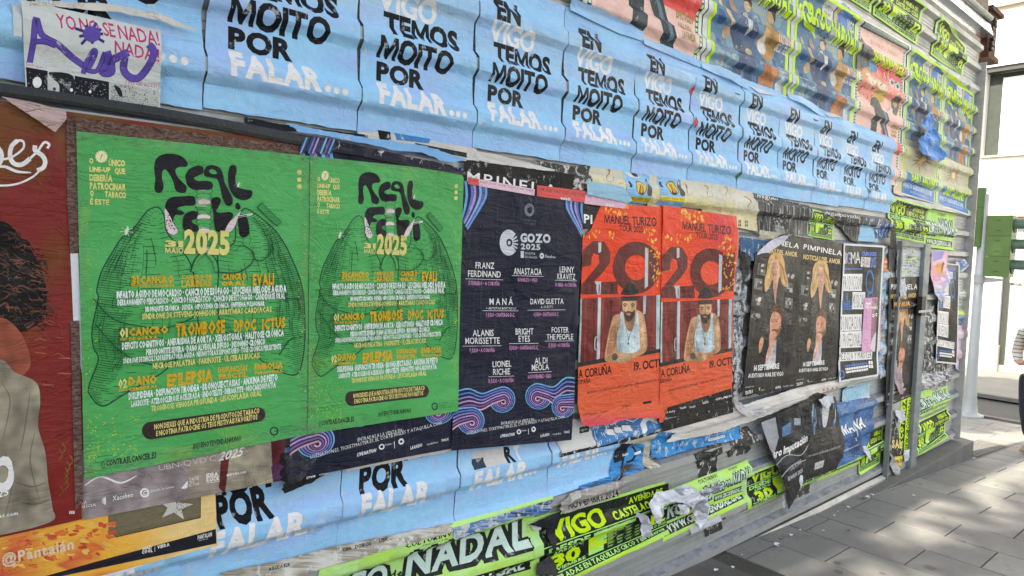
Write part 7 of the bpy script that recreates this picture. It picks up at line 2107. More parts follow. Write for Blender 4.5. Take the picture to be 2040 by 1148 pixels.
# noviembre 2024
pts = [(1116, 1002), (1150, 978), (1246, 956), (1248, 980), (1232, 995), (1134, 1028), (1124, 1020)]
A = Art(boxf(pts)); A.text("NOVIEMBRE 2024", (1142, 1019), (1241, 991), (1140, 1006), sr(40, 38, 40), .035, 2, gap=.05)
sc2("poster_remnant", pts, mottled([sr(176, 164, 162), sr(190, 180, 176), sr(150, 140, 140)], (6, 5), 4), "greyish torn poster piece reading NOVIEMBRE 2024 above the neon VIGO poster", 9, 'worn', .012, 12, art=A)
sc2("white_scrap", [(1134, 985), (1156, 976), (1158, 990), (1140, 998)], sr(206, 200, 200), "small crumpled whitish scrap at the left of NOVIEMBRE", 12, 'ragged', .03, 13)
sc2("poster_remnant", [(903, 1050), (1000, 1022), (1100, 994), (1101, 1024), (1040, 1030), (982, 1049), (905, 1077)], mottled([sr(40, 100, 170), sr(70, 130, 196), sr(196, 204, 214), sr(36, 60, 104)], (14, 4), 6, 3), "blue and white flaking poster strip under the third lower FALAR poster", 7, 'ragged', .012, 14)
sc2("neon_edge", [(890, 1048), (1000, 1018), (1102, 988), (1102, 994), (1000, 1025), (904, 1052)], sr(190, 236, 140), "thin pale neon paper edge below the third lower FALAR poster", 7.8, 'poster', .003, 15, cat="paper strip")
pts = [(440, 1148), (560, 1122), (675, 1092), (800, 1066), (905, 1044), (903, 1058), (880, 1068), (800, 1088), (700, 1118), (600, 1146), (500, 1170)]
A = Art(boxf(pts)); A.text("OBRADOIROS", (688, 1103), (744, 1089), 6.5, sr(36, 34, 34), .03, 2); A.text("LIBRA", (760, 1084), (784, 1078), 6.5, sr(36, 34, 34), .03, 2); A.text("AXUDA B2B", (540, 1142), (582, 1132), 6.5, sr(36, 34, 34), .04, 2)
sc2("poster_remnant", pts, mottled([sr(186, 178, 164), sr(150, 140, 124), sr(206, 200, 190)], (12, 4), 9), "stained cream strip reading OBRADOIROS and LIBRA under the lower blue row", 5, 'worn', .006, 16, rib=.6, art=A, cat="torn strip")
sc2("white_scrap", [(876, 1086), (894, 1082), (892, 1098), (878, 1100)], sr(200, 196, 192), "small white scrap left on the bare rib at bottom centre", 4, 'poster', .03, 17)
sc2("dark_torn_strip", [(1060, 1050), (1112, 1028), (1128, 1020), (1118, 1050), (1108, 1080), (1102, 1110), (1096, 1080), (1098, 1056)], sr(34, 34, 42), "dark torn strip hanging over the joint of the NADAL and VIGO neon posters", 12, 'crumpled', .012, 18, lift=lambda s, t: 10 * t, cat="torn strip")
sc2("white_scrap", [(1062, 1048), (1090, 1040), (1086, 1060), (1074, 1062)], sr(214, 214, 214), "white torn scrap at the top corner of the neon VIGO poster", 8, 'ragged', .03, 19)
sc2("dark_torn_strip", [(1078, 1128), (1104, 1112), (1116, 1130), (1120, 1150), (1076, 1152)], sr(70, 68, 70), "dark grey torn flap at the bottom edge below DESDE", 12, 'crumpled', .02, 20, cat="torn strip")

# curling whites
M['white_curl'] = paper_mat("curled_white_paper", 0.6, 0.0, 0.9, 0.06)
def curl_piece(pts, label, amp, seed, off=12, col=sr(214, 214, 220), nm="paper_curl", fx=3.0, fy=4.0, cat="paper curl", mat='white_curl', base=8, rib=.5):
    fr = boxf(pts)
    def lf(s, t): return base + amp * (.5 + .5 * math.sin(fx * s * 2 + seed) * math.cos(fy * t + seed * 2)) + amp * .6 * noise.noise(Vector((s * 4, t * 4, seed))) + amp * .35 * abs(noise.noise(Vector((s * 11, t * 11, seed))))
    return poster(nm, fr, label, cat, None, col, off, 0.0, mat, outline=jag(px_outline(fr, pts), .035, seed, .05), lift=lf, grid=.009)
bluew = mottled([sr(226, 224, 232), sr(208, 208, 218), sr(228, 228, 234), sr(150, 152, 164)], (3, 3), 3)
curl_piece([(1283, 1002), (1300, 980), (1345, 970), (1372, 968), (1392, 985), (1406, 1002), (1404, 1035), (1390, 1060), (1382, 1035), (1372, 1012), (1355, 1000), (1330, 1000), (1308, 1010), (1302, 1032), (1292, 1028)], "large curling white torn paper over the neon web address poster", 34, 3, 14, bluew)
curl_piece([(1292, 1010), (1316, 1004), (1318, 1028), (1304, 1042), (1296, 1030)], "small white torn curl hanging at the left of the large white curl", 22, 5, 12)
curl_piece([(1345, 1004), (1370, 1000), (1368, 1018), (1352, 1026)], "small white curl hanging under the middle of the large white curl", 20, 6, 20)
curl_piece([(1344, 968), (1368, 962), (1374, 974), (1352, 980)], "white torn tip sticking up above the large white curl", 16, 7, 14)
curl_piece([(1262, 1016), (1284, 1028), (1292, 1046), (1284, 1068), (1272, 1074), (1270, 1040)], "greyish torn curl at the right edge of the neon VIGO poster", 26, 8, 12, mottled([sr(170, 172, 180), sr(206, 206, 214)], (3, 4), 2))
sc2("white_scrap", [(1370, 985), (1440, 963), (1440, 978), (1400, 1000), (1374, 1003)], mottled([sr(190, 194, 210), sr(110, 116, 140), sr(214, 214, 220)], (9, 3), 2), "crumpled bluish white paper along a rib left of the neon ADAL piece", 6, 'ragged', .02, 21)
sc2("white_scrap", [(1372, 1050), (1428, 1030), (1432, 1022), (1440, 1040), (1380, 1072)], sr(200, 200, 206), "white torn edge below the neon web address poster", 5, 'worn', .02, 22)
# hanging black posters and the blue one
pts = [(1515, 840), (1560, 815), (1611, 792), (1613, 868), (1592, 950), (1575, 985), (1556, 1010), (1552, 960), (1533, 903)]
A = Art(boxf(pts))
A.text("tro Imputación", (1534, 912), (1606, 878), (1534, 898), WHT, .04, 2, gap=.04, slant=.3)
A.poly([(1515, 842), (1540, 830), (1546, 870), (1536, 905), (1530, 895)], sr(160, 162, 168)); A.poly([(1552, 850), (1570, 838), (1568, 862), (1552, 870)], sr(96, 130, 170)); A.rect(1576, 832, 1590, 846, sr(150, 160, 170))
A.text("SALA MAR", (1566, 936), (1590, 922), 10, sr(200, 200, 204), .0, 1); A.text("15 MAIO 2025", (1560, 955), (1592, 938), 7, sr(200, 200, 204), .03, 1)
A.stroke(smooth([(1540, 925), (1560, 905), (1590, 905), (1608, 885)], 5, False), 1.5, sr(190, 190, 194)); A.stroke(smooth([(1548, 948), (1570, 925), (1600, 915)], 5, False), 1.5, sr(190, 190, 194))
poster("torn_concert_poster", boxf(pts), "torn black poster with a slanted white word, hanging loose left of the piano-like dark one", "poster", A, mottled([sr(38, 38, 42), sr(30, 30, 34), sr(70, 72, 76)], (4, 4), 2), 18, 0.0, 'crumpled', outline=jag(px_outline(boxf(pts), pts), .006, 4, .03), cut=[(-1.0, -.32, -.08), (1.15, 1, 1.88)],
       lift=lambda s, t: 20 * math.sin(3.1 * min(1, max(0, s))) + 30 * t * t)
pts = [(1611, 790), (1630, 782), (1664, 790), (1672, 840), (1678, 880), (1664, 934), (1610, 956), (1588, 958), (1598, 910), (1612, 850)]
A = Art(boxf(pts)); rnd = random.Random(9)
for q in range(26):
    x = rnd.uniform(1614, 1666); y = rnd.uniform(792, 850); A.stroke([(x, y), (x + rnd.uniform(-2, 2), y + rnd.uniform(8, 30))], rnd.uniform(.8, 2.6), rnd.choice([sr(60, 110, 160), sr(110, 150, 180), sr(200, 196, 196), sr(60, 70, 90)]))
A.poly(smooth([(1640, 800), (1652, 796), (1650, 830), (1644, 850), (1638, 846)], 3), sr(206, 202, 206))
A.poly([(1620, 922), (1637, 915), (1636, 930), (1620, 936)], sr(200, 196, 192)); A.text("APOYA", (1622, 930), (1634, 926), 3, K_, .0, 1)
A.text("O TEU PIANO ENSINANDO DESDE 1987", (1602, 912), (1668, 890), 4, sr(190, 190, 190), .0, 1)
poster("torn_concert_poster", boxf(pts), "glossy dark curling poster with a small white box, left of the blue MANA poster", "poster", A, mottled([sr(34, 32, 34), sr(44, 42, 44), sr(28, 28, 30)], (4, 4), 7), 16, 0.0, M['taped'], outline=jag(px_outline(boxf(pts), pts), .008, 6, .03), cut=[(-.9, -.5, -.32), (1, -.3, .90)],
       lift=lambda s, t: 34 * math.sin(math.pi * min(1, max(0, (t - .35) / .65))) ** 2 * (.3 + .7 * s))
pts = [(1664, 806), (1700, 800), (1738, 792), (1750, 800), (1742, 850), (1738, 880), (1724, 905), (1690, 920), (1664, 932), (1674, 880)]
A = Art(boxf(pts))
A.text("MANA", (1682, 868), (1726, 849), (1682, 850), WHT, .045, 3, gap=.08); A.text("CUANDO LOS ANGELES LLORAN", (1690, 882), (1726, 868), 3.5, WHT, .0, 1); A.stroke(smooth([(1706, 846), (1709, 866), (1713, 880)], 4, False), 2.5, sr(150, 206, 206))
A.poly([(1676, 816), (1742, 798), (1742, 806), (1676, 826)], sr(120, 146, 176)); A.poly(smooth([(1690, 812), (1704, 808), (1706, 846), (1694, 852)], 4), sr(90, 130, 176))
A.text("ENTRADAS EN TICKETS", (1686, 902), (1718, 888), 3, WHT, .0, 1)
poster("torn_concert_poster", boxf(pts), "blue poster with the white hand-painted word MANA, low between the dark curl and thin post", "poster", A, mottled([sr(52, 92, 146), sr(70, 116, 170), sr(44, 70, 116)], (3, 4), 4), 9, .7, 'poster', outline=jag(px_outline(boxf(pts), pts), .008, 7, .03), cut=[(-1, -.12, -.05)], lift=lambda s, t: 10 * ss(.6, 1, t))
curl_piece([(1556, 1010), (1556, 985), (1566, 955), (1582, 945), (1594, 948), (1590, 966), (1572, 984)], "long white torn tip hanging below the black torn poster", 16, 9, 26)
curl_piece([(1624, 795), (1640, 788), (1652, 780), (1656, 800), (1646, 812), (1632, 806)], "white torn flap at the top of the dark curling poster", 20, 10, 18)
curl_piece([(1712, 888), (1722, 888), (1732, 905), (1734, 918), (1724, 910)], "small white flap beside the small neon VIGO poster", 14, 11, 14)
curl_piece([(1533, 903), (1545, 908), (1552, 925), (1544, 922)], "small white flap on the left edge of the black torn poster", 10, 12, 22)
curl_piece([(1458, 778), (1468, 800), (1490, 815), (1520, 812), (1520, 824), (1486, 830), (1464, 815)], "white curled paper below the left black duo poster", 22, 13, 16, mottled([sr(206, 202, 200), sr(180, 176, 180)], (3, 3), 5))
# ragged column between the orange and black posters
sc2("ragged_column", [(1466, 468), (1482, 492), (1502, 508), (1494, 560), (1482, 660), (1478, 786), (1466, 806), (1460, 700), (1462, 560)], mottled([sr(40, 42, 46), sr(206, 204, 206), sr(110, 120, 130), sr(40, 44, 50), sr(190, 190, 196), sr(70, 64, 60)], (2, 7), 2, 4), "ragged column of torn white, black and blue paper between orange and black duo posters", 8, 'ragged', .03, 23, rib=.4)
sc2("dark_hanging_strip", [(1478, 500), (1496, 512), (1492, 545), (1482, 560), (1476, 530)], sr(34, 36, 40), "dark torn strip hanging at the upper left of the left black duo poster", 13, 'crumpled', .03, 24, rib=0.0, cat="torn strip")
sc2("ragged_column", [(1758, 496), (1780, 500), (1778, 600), (1773, 700), (1764, 750), (1750, 748), (1756, 600)], mottled([sr(96, 150, 200), sr(206, 204, 204), sr(140, 184, 216), sr(90, 96, 104), sr(210, 190, 170), sr(110, 150, 190)], (2, 6), 8, 3), "ragged column of torn blue and white paper right of the music course poster", 8, 'ragged', .03, 25, rib=.5)
A = Art(boxf([(1761, 513), (1779, 516), (1778, 541), (1761, 540)])); A.text("CENTRO", (1764, 524), (1777, 525), 4, WHT, .04, 1); A.text("TALLER", (1764, 533), (1777, 534), 4, WHT, .04, 1)
sc2("orange_label", [(1761, 513), (1779, 516), (1778, 541), (1761, 540)], sr(224, 130, 76), "small orange and white label right of the music course poster", 13, 'poster', .0, 26, rib=.3, cat="label", art=A)
# pieces on the door leaf and posts
sc2("ragged_patch", [(1788, 498), (1812, 492), (1840, 502), (1838, 550), (1786, 556)], mottled([sr(206, 208, 214), sr(160, 180, 200), sr(214, 212, 206), sr(90, 96, 104), sr(200, 220, 120), sr(220, 220, 224)], (6, 7), 5, 5), "pale ragged torn patch at the top of the door leaf", 12, 'ragged', .02, 27, rib=0.0)
curl_piece([(1785, 560), (1794, 554), (1800, 570), (1798, 592), (1784, 590)], "white paper curl on the door leaf above the black and orange scrap", 24, 14, 10)
pts = [(1779, 592), (1800, 596), (1820, 606), (1802, 616), (1780, 618)]
A = Art(boxf(pts)); A.text("FEVALIA", (1781, 611), (1808, 608), 8, sr(236, 150, 40), .05, 1, gap=.0)
sc2("black_scrap", pts, sr(34, 32, 34), "black scrap with orange letters folded out of the door leaf", 22, 'poster', .004, 28, rib=0.0, lift=lambda s, t: 30 * s, art=A)
pts = [(1772, 828), (1782, 836), (1790, 862), (1797, 905), (1797, 927), (1778, 928), (1766, 880)]
A = Art(boxf(pts)); A.poly([(1776, 911), (1798, 908), (1798, 928), (1777, 928)], sr(232, 200, 50)); A.text("SALA", (1777, 892), (1806, 892), 15, sr(236, 210, 120), .06, 2, gap=.02); A.text("ENTR", (1784, 923), (1800, 921), 6, K_, .03, 1)
sc2("torn_strip", pts, mottled([sr(34, 34, 36), sr(60, 58, 58)], (3, 6), 3), "torn black poster with yellow SA and a yellow foot on the door leaf", 15, 'worn', .012, 29, rib=0.0, art=A)
curl_piece([(1774, 722), (1782, 716), (1790, 745), (1795, 785), (1786, 788), (1778, 762)], "pinkish long paper curl on the thin door post", 20, 15, 14, sr(176, 150, 160))
curl_piece([(1778, 818), (1796, 816), (1801, 836), (1786, 842)], "white square paper curl above the torn black SALA poster", 16, 16, 12)
curl_piece([(1764, 900), (1778, 910), (1786, 930), (1794, 946), (1780, 948), (1766, 925)], "grey-white rag of paper hanging at the foot of the door leaf", 24, 17, 12, mottled([sr(150, 150, 146), sr(186, 186, 184)], (3, 4), 2))
curl_piece([(1796, 896), (1808, 894), (1812, 914), (1798, 920)], "white crumpled paper at the foot of the thick post", 20, 18, 10)
sc2("blue_strip", [(1822, 575), (1830, 572), (1822, 760), (1815, 770)], sr(80, 160, 214), "narrow light blue paper strip on the door leaf beside the thick post", 12.2, 'worn', .01, 30, rib=0.0, cat="paper strip")
# right of the thick post
pts = [(1856, 502), (1882, 500), (1878, 556), (1871, 577), (1860, 576), (1854, 548)]
A = Art(boxf(pts)); A.ell(1867, 535, 7, 12, sr(236, 170, 90), 12); A.ell(1865, 530, 3, 4, sr(230, 120, 110), 8); A.poly([(1857, 502), (1876, 500), (1872, 515), (1857, 522)], sr(150, 140, 206))
poster("flyer", boxf(pts), "pink and lilac flyer peeling off just right of the thick grey post", "flyer", A, mottled([sr(236, 190, 206), sr(224, 150, 180), sr(220, 210, 230)], (2, 3), 2), 26, 0.0, 'fresh', outline=jag(px_outline(boxf(pts), pts), .01, 3, .05), cut=[(-1.4, -1, -.1)], lift=lambda s, t: 30 * s)
curl_piece([(1872, 520), (1886, 540), (1884, 562), (1874, 578), (1868, 560)], "lilac-white paper curl beside the peeling pink flyer", 24, 19, 20, sr(206, 202, 230))
curl_piece([(1857, 575), (1870, 576), (1880, 590), (1872, 602), (1862, 590)], "pale lilac paper curl below the peeling pink flyer", 24, 20, 18, sr(206, 206, 226))
sc2("ragged_patch", [(1844, 600), (1866, 610), (1866, 720), (1850, 740), (1838, 730)], mottled([sr(40, 40, 42), sr(120, 118, 116), sr(60, 60, 62), sr(150, 148, 146)], (2.2, 4), 6, 3), "dark ragged torn layers between the thick post and the right course poster", 8, 'ragged', .02, 31, rib=.6)
sc2("ragged_patch", [(1838, 742), (1862, 738), (1898, 730), (1894, 768), (1870, 778), (1838, 776)], mottled([sr(206, 204, 206), sr(90, 70, 84), sr(140, 140, 150), sr(220, 218, 220), sr(70, 68, 80)], (7, 6), 9, 6), "ragged white and plum torn layers below the right course poster", 4, 'ragged', .03, 32, rib=.9)
sc2("ragged_patch", [(1838, 722), (1866, 728), (1890, 722), (1896, 735), (1860, 745), (1838, 745)], mottled([sr(100, 98, 92), sr(60, 58, 56), sr(170, 164, 150)], (7, 4), 4, 5), "brownish torn layers just under the right course poster", 6, 'ragged', .03, 33, rib=.8)
sc2("blue_scrap", [(1904, 522), (1922, 516), (1930, 530), (1914, 545), (1906, 540)], mottled([sr(70, 110, 160), sr(206, 214, 226)], (2, 2), 3), "blue and white folded scrap at the top right of the right course poster", 14, 'crumpled', .02, 34, rib=0.0)
A = Art([(1911, 545), (1936, 545), (1930, 640), (1908, 640)])
for q in range(5): A.rect(1914, 552 + q * 12, 1924, 561 + q * 12, sr(206, 206, 202)); A.stroke([(1916, 556 + q * 12), (1922, 556 + q * 12)], 1.5, K_)
A.rect(1909, 620, 1932, 627, sr(200, 226, 70))
poster("notice_column", [(1911, 545), (1936, 545), (1930, 640), (1908, 640)], "cream column of small boxed notices at the hoarding's right edge", "notice", A, mottled([sr(196, 190, 170), sr(170, 176, 150), sr(206, 200, 186)], (2, 5), 5), 5, .9, 'worn')
sc2("pink_notice", [(1908, 648), (1932, 646), (1928, 692), (1918, 700), (1914, 738), (1909, 735), (1906, 690)], mottled([sr(226, 200, 214), sr(206, 170, 186)], (2, 6), 3), "pale pink notice with a torn tail at the hoarding's right edge", 7, 'worn', .02, 35, rib=.6, cat="notice")
sc2("teal_strip", [(1908, 628), (1932, 628), (1930, 646), (1907, 648)], sr(120, 160, 180), "pale teal paper band between the notices at the right edge", 6, 'worn', .01, 36, rib=.9, cat="paper strip")
# small marks on the blue row: red and green slivers at the joints
for i, (x, y, h, c_, lb) in enumerate(((1386, 170, 20, sr(206, 60, 84), "upper red sliver showing in a joint of the blue row"), (1388, 232, 24, sr(220, 60, 70), "lower red sliver showing in a joint of the blue row"), (1476, 340, 20, sr(60, 120, 60), "green sliver in a joint of the blue row near the eighth poster"), (1733, 372, 14, sr(50, 110, 60), "green sliver in the last joint of the blue row"))):
    sc2("paper_sliver", [(x, y), (x + 4, y + h * .4), (x + 1, y + h), (x - 4, y + h * .5)], c_, lb, 7, 'poster', 0, 40 + i, cat="paper sliver")
# black piece with letter P beside the navy poster
pts = [(1160, 408), (1198, 416), (1190, 452), (1160, 458)]
A = Art(boxf(pts)); A.text("PI", (1163, 444), (1180, 446), 17, WHT, .03, 2)
sc2("black_scrap", pts, sr(38, 36, 40), "black scrap with a white P between the navy poster and the torn orange corner", 12, 'poster', .004, 45, rib=0.0, art=A)
# paper that bags out where the upper blue row folds over a rib
def sag(pts, label, seed, h=20, off=6):
    fr = boxf(pts)
    poster("paper_fold", fr, label, "paper fold", None, sky_sheet(seed), off, .8, 'poster', outline=px_outline(fr, pts), group=None,
           lift=lambda s, t: h * math.sin(math.pi * min(1, max(0, t))) * (.6 + .4 * math.sin(s * 9 + seed)), grid=.02)
sag([(1143, -4), (1200, 18), (1290, 62), (1290, 80), (1240, 64), (1143, 18)], "sagging folded top edge of blue paper under the striding legs", 51, 12)
sag([(1290, 72), (1345, 96), (1408, 122), (1418, 132), (1400, 132), (1290, 86)], "sagging folded top edge of blue paper left of the tall circus posters", 52, 12)
sag([(1405, 124), (1440, 130), (1500, 166), (1500, 178), (1440, 150), (1405, 134)], "bulging blue paper fold below the left tall circus poster", 53, 22)
sag([(1580, 186), (1600, 190), (1650, 222), (1650, 236), (1600, 205), (1578, 194)], "bulging blue paper fold below the second tall circus poster", 54, 22)
sc2("white_lining", [(1500, 168), (1540, 182), (1560, 190), (1520, 184)], sr(206, 204, 214), "white lining showing at a folded edge below the left tall circus poster", 10, 'poster', .005, 46)
sc2("white_lining", [(1643, 222), (1670, 226), (1690, 234), (1660, 232)], sr(206, 204, 214), "white lining showing at a folded edge below the second tall circus poster", 10, 'poster', .005, 47)

# ================================================================ LITTER and stains on the ground
rnd = random.Random(15)
litter_px = [(1320, 1118), (1335, 1100), (1352, 1088), (1388, 1072), (1412, 1068), (1440, 1050), (1462, 1040), (1480, 1035), (1505, 1022), (1640, 1012), (1650, 1008), (1656, 1003), (1660, 1010), (1690, 982), (1702, 985), (1708, 980), (1700, 990), (1812, 935), (1822, 930), (1850, 912), (1800, 944), (1900, 878), (1925, 872), (1930, 880), (1828, 918), (1570, 1050), (1545, 1088), (1548, 1090), (1690, 1060), (1820, 990), (1640, 1060), (1600, 1010), (1522, 1060)]
for i, (x, y) in enumerate(litter_px):
    X_, Y_, Z_ = ground_at(x, y)
    if X_ < 2.87 and Y_ > .965: Y_ = .955 - rnd.uniform(0, .03)
    if 2.7 < X_ < 3.9 and Y_ > .94: Z_ = -.876
    p = Vector(P3(X_, Y_, Z_ + .002)); r_ = rnd.uniform(.006, .019)
    s_ = MB(); n = 5; vs = []
    for a in range(n):
        for b in range(n):
            u_ = (a / (n - 1) - .5) * 2; v_ = (b / (n - 1) - .5) * 2
            an = rnd.random() * 0; vs.append((p.x + u_ * r_ * (1 + .3 * math.sin(i + b)), p.y + v_ * r_ * .7 * (1 + .3 * math.cos(i * 2 + a)), p.z + .004 + r_ * .5 * abs(noise.noise(Vector((u_ * 1.5 + i, v_ * 1.5, i)))) + .3 * r_ * u_ * u_))
    s_.add(vs, [(a * n + b, (a + 1) * n + b, (a + 1) * n + b + 1, a * n + b + 1) for a in range(n - 1) for b in range(n - 1)])
    o = s_.build("paper_litter", M['scrapwhite'] if i % 4 else M['kerbstone'], None, smooth=True)
    tag(o, "tiny white paper shred lying on the paving near the hoarding's foot", "litter", "paper shreds on the ground")
# gum spots and grit: nobody could count the grit
s_ = MB()
for (x, y, r_) in ((1668, 1122, .022), (1670, 1140, .026), (1853, 1131, .034), (1758, 1143, .018), (1800, 1030, .018), (1880, 1032, .012), (1920, 1079, .014), (1834, 965, .018), (1985, 968, .016)):
    X_, Y_, Z_ = ground_at(x, y); p = P3(X_, Y_, Z_)
    vs = [(p[0] + r_ * math.cos(k * math.pi / 6) * (1 + .15 * math.sin(k * 2.1 + x)), p[1] + r_ * math.sin(k * math.pi / 6), p[2] + .0016) for k in range(12)]
    s_.add(vs, [tuple(range(12))])
tag(s_.build("gum_spots", M['kerbstone'], None), "flattened dark gum spots on the paving", kind='stuff')
s_ = MB()
for q in range(900):
    x = rnd.uniform(.95, 2.85); y = .985 - abs(rnd.gauss(0, .035)); z = gz(x)
    p = P3(x, y, z); r_ = rnd.uniform(.001, .0045)
    a_ = rnd.uniform(0, 6.3); pts = [(p[0] + r_ * math.cos(a_ + k * 2.1), p[1] + r_ * math.sin(a_ + k * 2.1), p[2]) for k in range(3)]
    s_.add(pts + [(p[0], p[1], p[2] + r_ * .8)], [(0, 1, 3), (1, 2, 3), (2, 0, 3)])
tag(s_.build("grit", [M['kerbstone']], None), kind='stuff')

# ================================================================ THE WALKER at the right edge
M['skin'] = plain_mat("skin", (0.42, 0.24, 0.16), 0.55, 0, 0.1)
M['trousers'] = plain_mat("navy_trousers_cloth", (0.012, 0.014, 0.022), 0.85, 0, 0.3, 12, .3)
M['hair'] = plain_mat("brown_hair", (0.05, 0.03, 0.02), 0.6, 0, 0.3, 30, .4)
M['strapblack'] = plain_mat("black_bag_leather", (0.015, 0.015, 0.018), 0.5)
M['suede'] = plain_mat("beige_suede", (0.30, 0.22, 0.15), 0.8)
sw, snt, sp_ = nodes_of("striped_knit")
g_ = N(snt, "ShaderNodeNewGeometry"); sx = N(snt, "ShaderNodeSeparateXYZ"); snt.links.new(g_.outputs['Position'], sx.inputs[0])
fr_ = math_n(snt, 'FRACT', math_n(snt, 'MULTIPLY', sx.outputs[2], 24.0)); gt = math_n(snt, 'GREATER_THAN', fr_, 0.80)
snt.links.new(mix(snt, (0.52, 0.49, 0.45), (0.03, 0.03, 0.04), gt), sp_.inputs['Base Color']); sp_.inputs['Roughness'].default_value = .9
snt.links.new(bump(snt, pos_noise(snt, 90, 4), .4, .004), sp_.inputs['Normal'])
M['knit'] = sw
FWD = Vector((-0.93, 0.10, 0)).normalized(); LFT = Vector((-FWD.y, FWD.x, 0))
bx_, by_ = 4.365, 0.800
B0 = Vector(P3(bx_, by_, gz(bx_)))
def bp(f, l, z): return B0 + FWD * f + LFT * l + Vector((0, 0, z))
person = empty("person", B0, "walker in a striped jumper and dark trousers with a phone, at the right edge", "person")
def skin_mesh(nm, joints, edges, mat, sub=2, root=0):
    me = bpy.data.meshes.new(nm); me.from_pydata([bp(*j[:3]) for j in joints], edges, []); me.update()
    o = new_obj(nm, me, person, [mat])
    md = o.modifiers.new("skin", 'SKIN'); md.use_smooth_shade = True
    me.skin_vertices.new() if not me.skin_vertices else None
    for i, j in enumerate(joints):
        r_ = j[3] if isinstance(j[3], tuple) else (j[3], j[3]); me.skin_vertices[0].data[i].radius = r_
    me.skin_vertices[0].data[root].use_root = True
    sb = o.modifiers.new("sub", 'SUBSURF'); sb.levels = sub; sb.render_levels = sub
    return o
J = [(0, 0, .93, (.13, .10)), (.0, 0, 1.08, (.11, .09)), (.0, 0, 1.26, (.13, .10)), (.0, 0, 1.38, (.12, .08)), (.02, 0, 1.46, .048), (.045, 0, 1.54, .06), (.05, 0, 1.62, .082), (.04, 0, 1.69, .06),
     (-.01, .165, 1.36, .05), (-.06, .22, 1.12, .038), (.10, .17, 1.00, .030), (.19, .09, 1.03, .024),
     (-.01, -.165, 1.36, .05), (-.05, -.22, 1.12, .038), (.10, -.15, 1.02, .030), (.19, -.05, 1.05, .024),
     (.0, .085, .84, .085), (.05, .09, .50, .055), (.08, .09, .10, .034), (.17, .09, .035, .030),
     (.0, -.085, .84, .085), (-.02, -.09, .50, .055), (-.18, -.09, .12, .034), (-.08, -.09, .04, .030)]
E_ = [(0, 1), (1, 2), (2, 3), (3, 4), (4, 5), (5, 6), (6, 7), (3, 8), (8, 9), (9, 10), (10, 11), (3, 12), (12, 13), (13, 14), (14, 15), (0, 16), (16, 17), (17, 18), (18, 19), (0, 20), (20, 21), (21, 22), (22, 23)]
body = skin_mesh("body", J, E_, M['skin'])
Jt = [(0, 0, .99, (.135, .105)), (.0, 0, 1.10, (.125, .10)), (.0, 0, 1.26, (.145, .112)), (.0, 0, 1.37, (.13, .09)), (.01, 0, 1.425, .068),
      (-.01, .17, 1.36, .064), (-.06, .225, 1.12, .056), (.09, .175, 1.005, .044), (-.01, -.17, 1.36, .064), (-.05, -.225, 1.12, .056), (.09, -.155, 1.02, .044)]
skin_mesh("jumper", Jt, [(0, 1), (1, 2), (2, 3), (3, 4), (3, 5), (5, 6), (6, 7), (3, 8), (8, 9), (9, 10)], M['knit'])
Jl = [(0, 0, .98, (.135, .105)), (.0, .085, .84, .10), (.05, .09, .50, .073), (.08, .09, .16, .058), (.0, -.085, .84, .10), (-.02, -.09, .50, .073), (-.16, -.09, .17, .058)]
skin_mesh("trousers", Jl, [(0, 1), (1, 2), (2, 3), (0, 4), (4, 5), (5, 6)], M['trousers'])
for sd, (fx, lz) in ((.09, (.08, .0)), (-.09, (-.17, .02))):
    s_ = MB()
    c = bp(fx, sd, lz)
    def rr(z, a, b, w): return [bp(fx - a, sd - w, lz + z), bp(fx + b, sd - w * .8, lz + z), bp(fx + b, sd + w * .8, lz + z), bp(fx - a, sd + w, lz + z)]
    s_.hull(rr(0.0, .07, .17, .042), rr(.025, .075, .175, .045)); s_.hull(rr(.0251, .065, .16, .042), rr(.07, .06, .05, .036)); s_.hull(rr(.0701, .06, .04, .038), rr(.10, .055, .02, .036))
    s_.build("shoe", M['suede'], person, bevel=.01)
# head details and hair
hair_j = [(.0, 0, 1.66, (.092, .095)), (-.03, 0, 1.60, (.085, .08)), (-.06, 0, 1.50, (.075, .05)), (-.07, 0, 1.40, (.05, .03))]
skin_mesh("hair", hair_j, [(0, 1), (1, 2), (2, 3)], M['hair'])
for sd in (-.03, .03):
    t_ = MB(); c = bp(.125, sd, 1.615); t_.tube([c, c + FWD * .006], .010, 10); t_.build("eye", M['strapblack'], person)
t_ = MB(); t_.hull([bp(.12, -.012, 1.575), bp(.145, 0, 1.575), bp(.12, .012, 1.575)], [bp(.122, -.006, 1.61), bp(.128, 0, 1.61), bp(.122, .006, 1.61)]); t_.build("nose", M['skin'], person, bevel=.003)
# hands: palm with five bent fingers closed on the phone
def hand(f, l, z, sg):
    for k in range(4):
        dl = (k - 1.5) * .016
        fj = [(f - .01, l + dl, z, .011), (f + .035, l + dl, z + .004, .0095), (f + .055, l + dl - sg * .012, z + .022, .0085), (f + .048, l + dl - sg * .022, z + .038 - .003 * abs(k - 1.5), .0075)]
        skin_mesh("finger", fj, [(0, 1), (1, 2), (2, 3)], M['skin'], 1)
    skin_mesh("thumb", [(f - .02, l - sg * .02, z + .005, .013), (f + .01, l - sg * .042, z + .015, .011), (f + .03, l - sg * .040, z + .03, .009)], [(0, 1), (1, 2)], M['skin'], 1)
hand(.20, .085, 1.035, 1); hand(.20, -.045, 1.055, -1)
t_ = MB(); q0 = [bp(.225, .055, 1.07), bp(.225, -.02, 1.07), bp(.27, -.02, 1.19), bp(.27, .055, 1.19)]; t_.hull([q + FWD * .009 for q in q0], q0); ph = t_.build("smartphone", M['strapblack'], None, bevel=.003)
tag(ph, "dark phone held in the walker's hands at the right edge", "phone")
bag = empty("shoulder_bag", bp(-.1, -.2, .95), "black shoulder bag hanging on the walker's strap at the right edge", "bag")
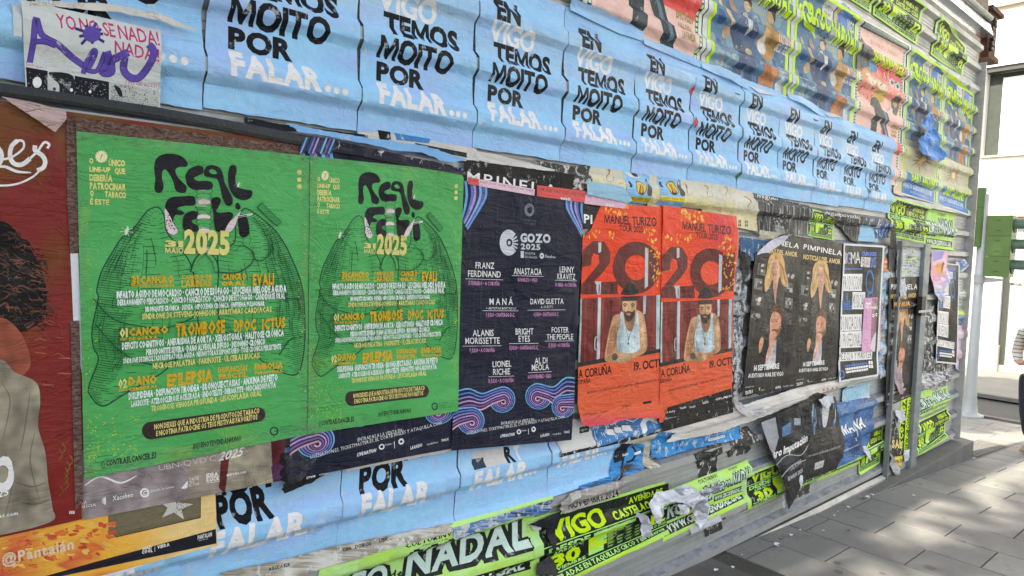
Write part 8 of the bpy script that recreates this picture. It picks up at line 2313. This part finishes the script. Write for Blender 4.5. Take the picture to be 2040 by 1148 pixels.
s_ = MB(); s_.tube([bp(.07, -.12, 1.43), bp(.145, -.04, 1.28), bp(.12, .12, 1.10), bp(-.02, .25, .98)], .016, 8); s_.build("strap", M['strapblack'], bag, smooth=True)
s_ = MB(); s_.hull([bp(-.16, .22, .78), bp(.12, .22, .78), bp(.12, .31, .78), bp(-.16, .31, .78)], [bp(-.14, .23, 1.0), bp(.10, .23, 1.0), bp(.10, .29, 1.0), bp(-.14, .29, 1.0)]); s_.build("pouch", M['strapblack'], bag, bevel=.02)
# strap over the shoulder that shows
s_ = MB(); s_.tube([bp(.0, -.13, 1.45), bp(.09, -.11, 1.38), bp(.135, -.08, 1.28)], .024, 8); s_.build("shoulder_pad", M['strapblack'], bag, smooth=True)

# far passer-by in red beyond the glass
def far_walker(x, y, z, top, label):
    b = Vector(P3(x, y, z)); pr = empty("person", b, label, "person")
    global B0, person, FWD, LFT
    old = (B0, person, FWD, LFT); B0, person = b, pr; FWD = Vector((0, -1, 0)); LFT = Vector((1, 0, 0))
    skin_mesh("body", J, E_, M['skin'], 1); skin_mesh("jacket", Jt, [(0, 1), (1, 2), (2, 3), (3, 4), (3, 5), (5, 6), (6, 7), (3, 8), (8, 9), (9, 10)], top, 1); skin_mesh("trousers", Jl, [(0, 1), (1, 2), (2, 3), (0, 4), (4, 5), (5, 6)], M['greypanel'], 1); skin_mesh("hair", hair_j, [(0, 1), (1, 2), (2, 3)], M['hair'], 1)
    B0, person, FWD, LFT = old
M['redcloth'] = plain_mat("red_cloth", (0.55, 0.03, 0.04), 0.8)
far_walker(10.2, 2.22, -1.075, M['redcloth'], "distant passer-by in a red top beyond the shop glass")
# ---------------------------------------------------------------- tidy up
bpy.data.objects.remove(_FONTOBJ)
for o in list(SC.objects):
    if o.type == 'MESH' and o.parent is None and o.location.length < 1e-6 and len(o.data.vertices) and not o.get('kind') == 'structure':
        co = np.empty(len(o.data.vertices) * 3, np.float32); o.data.vertices.foreach_get('co', co); co = co.reshape(-1, 3)
        b = Vector(((co[:, 0].min() + co[:, 0].max()) / 2, (co[:, 1].min() + co[:, 1].max()) / 2, co[:, 2].min()))
        o.data.vertices.foreach_set('co', (co - np.array(b, np.float32)).reshape(-1)); o.data.update(); o.location = b
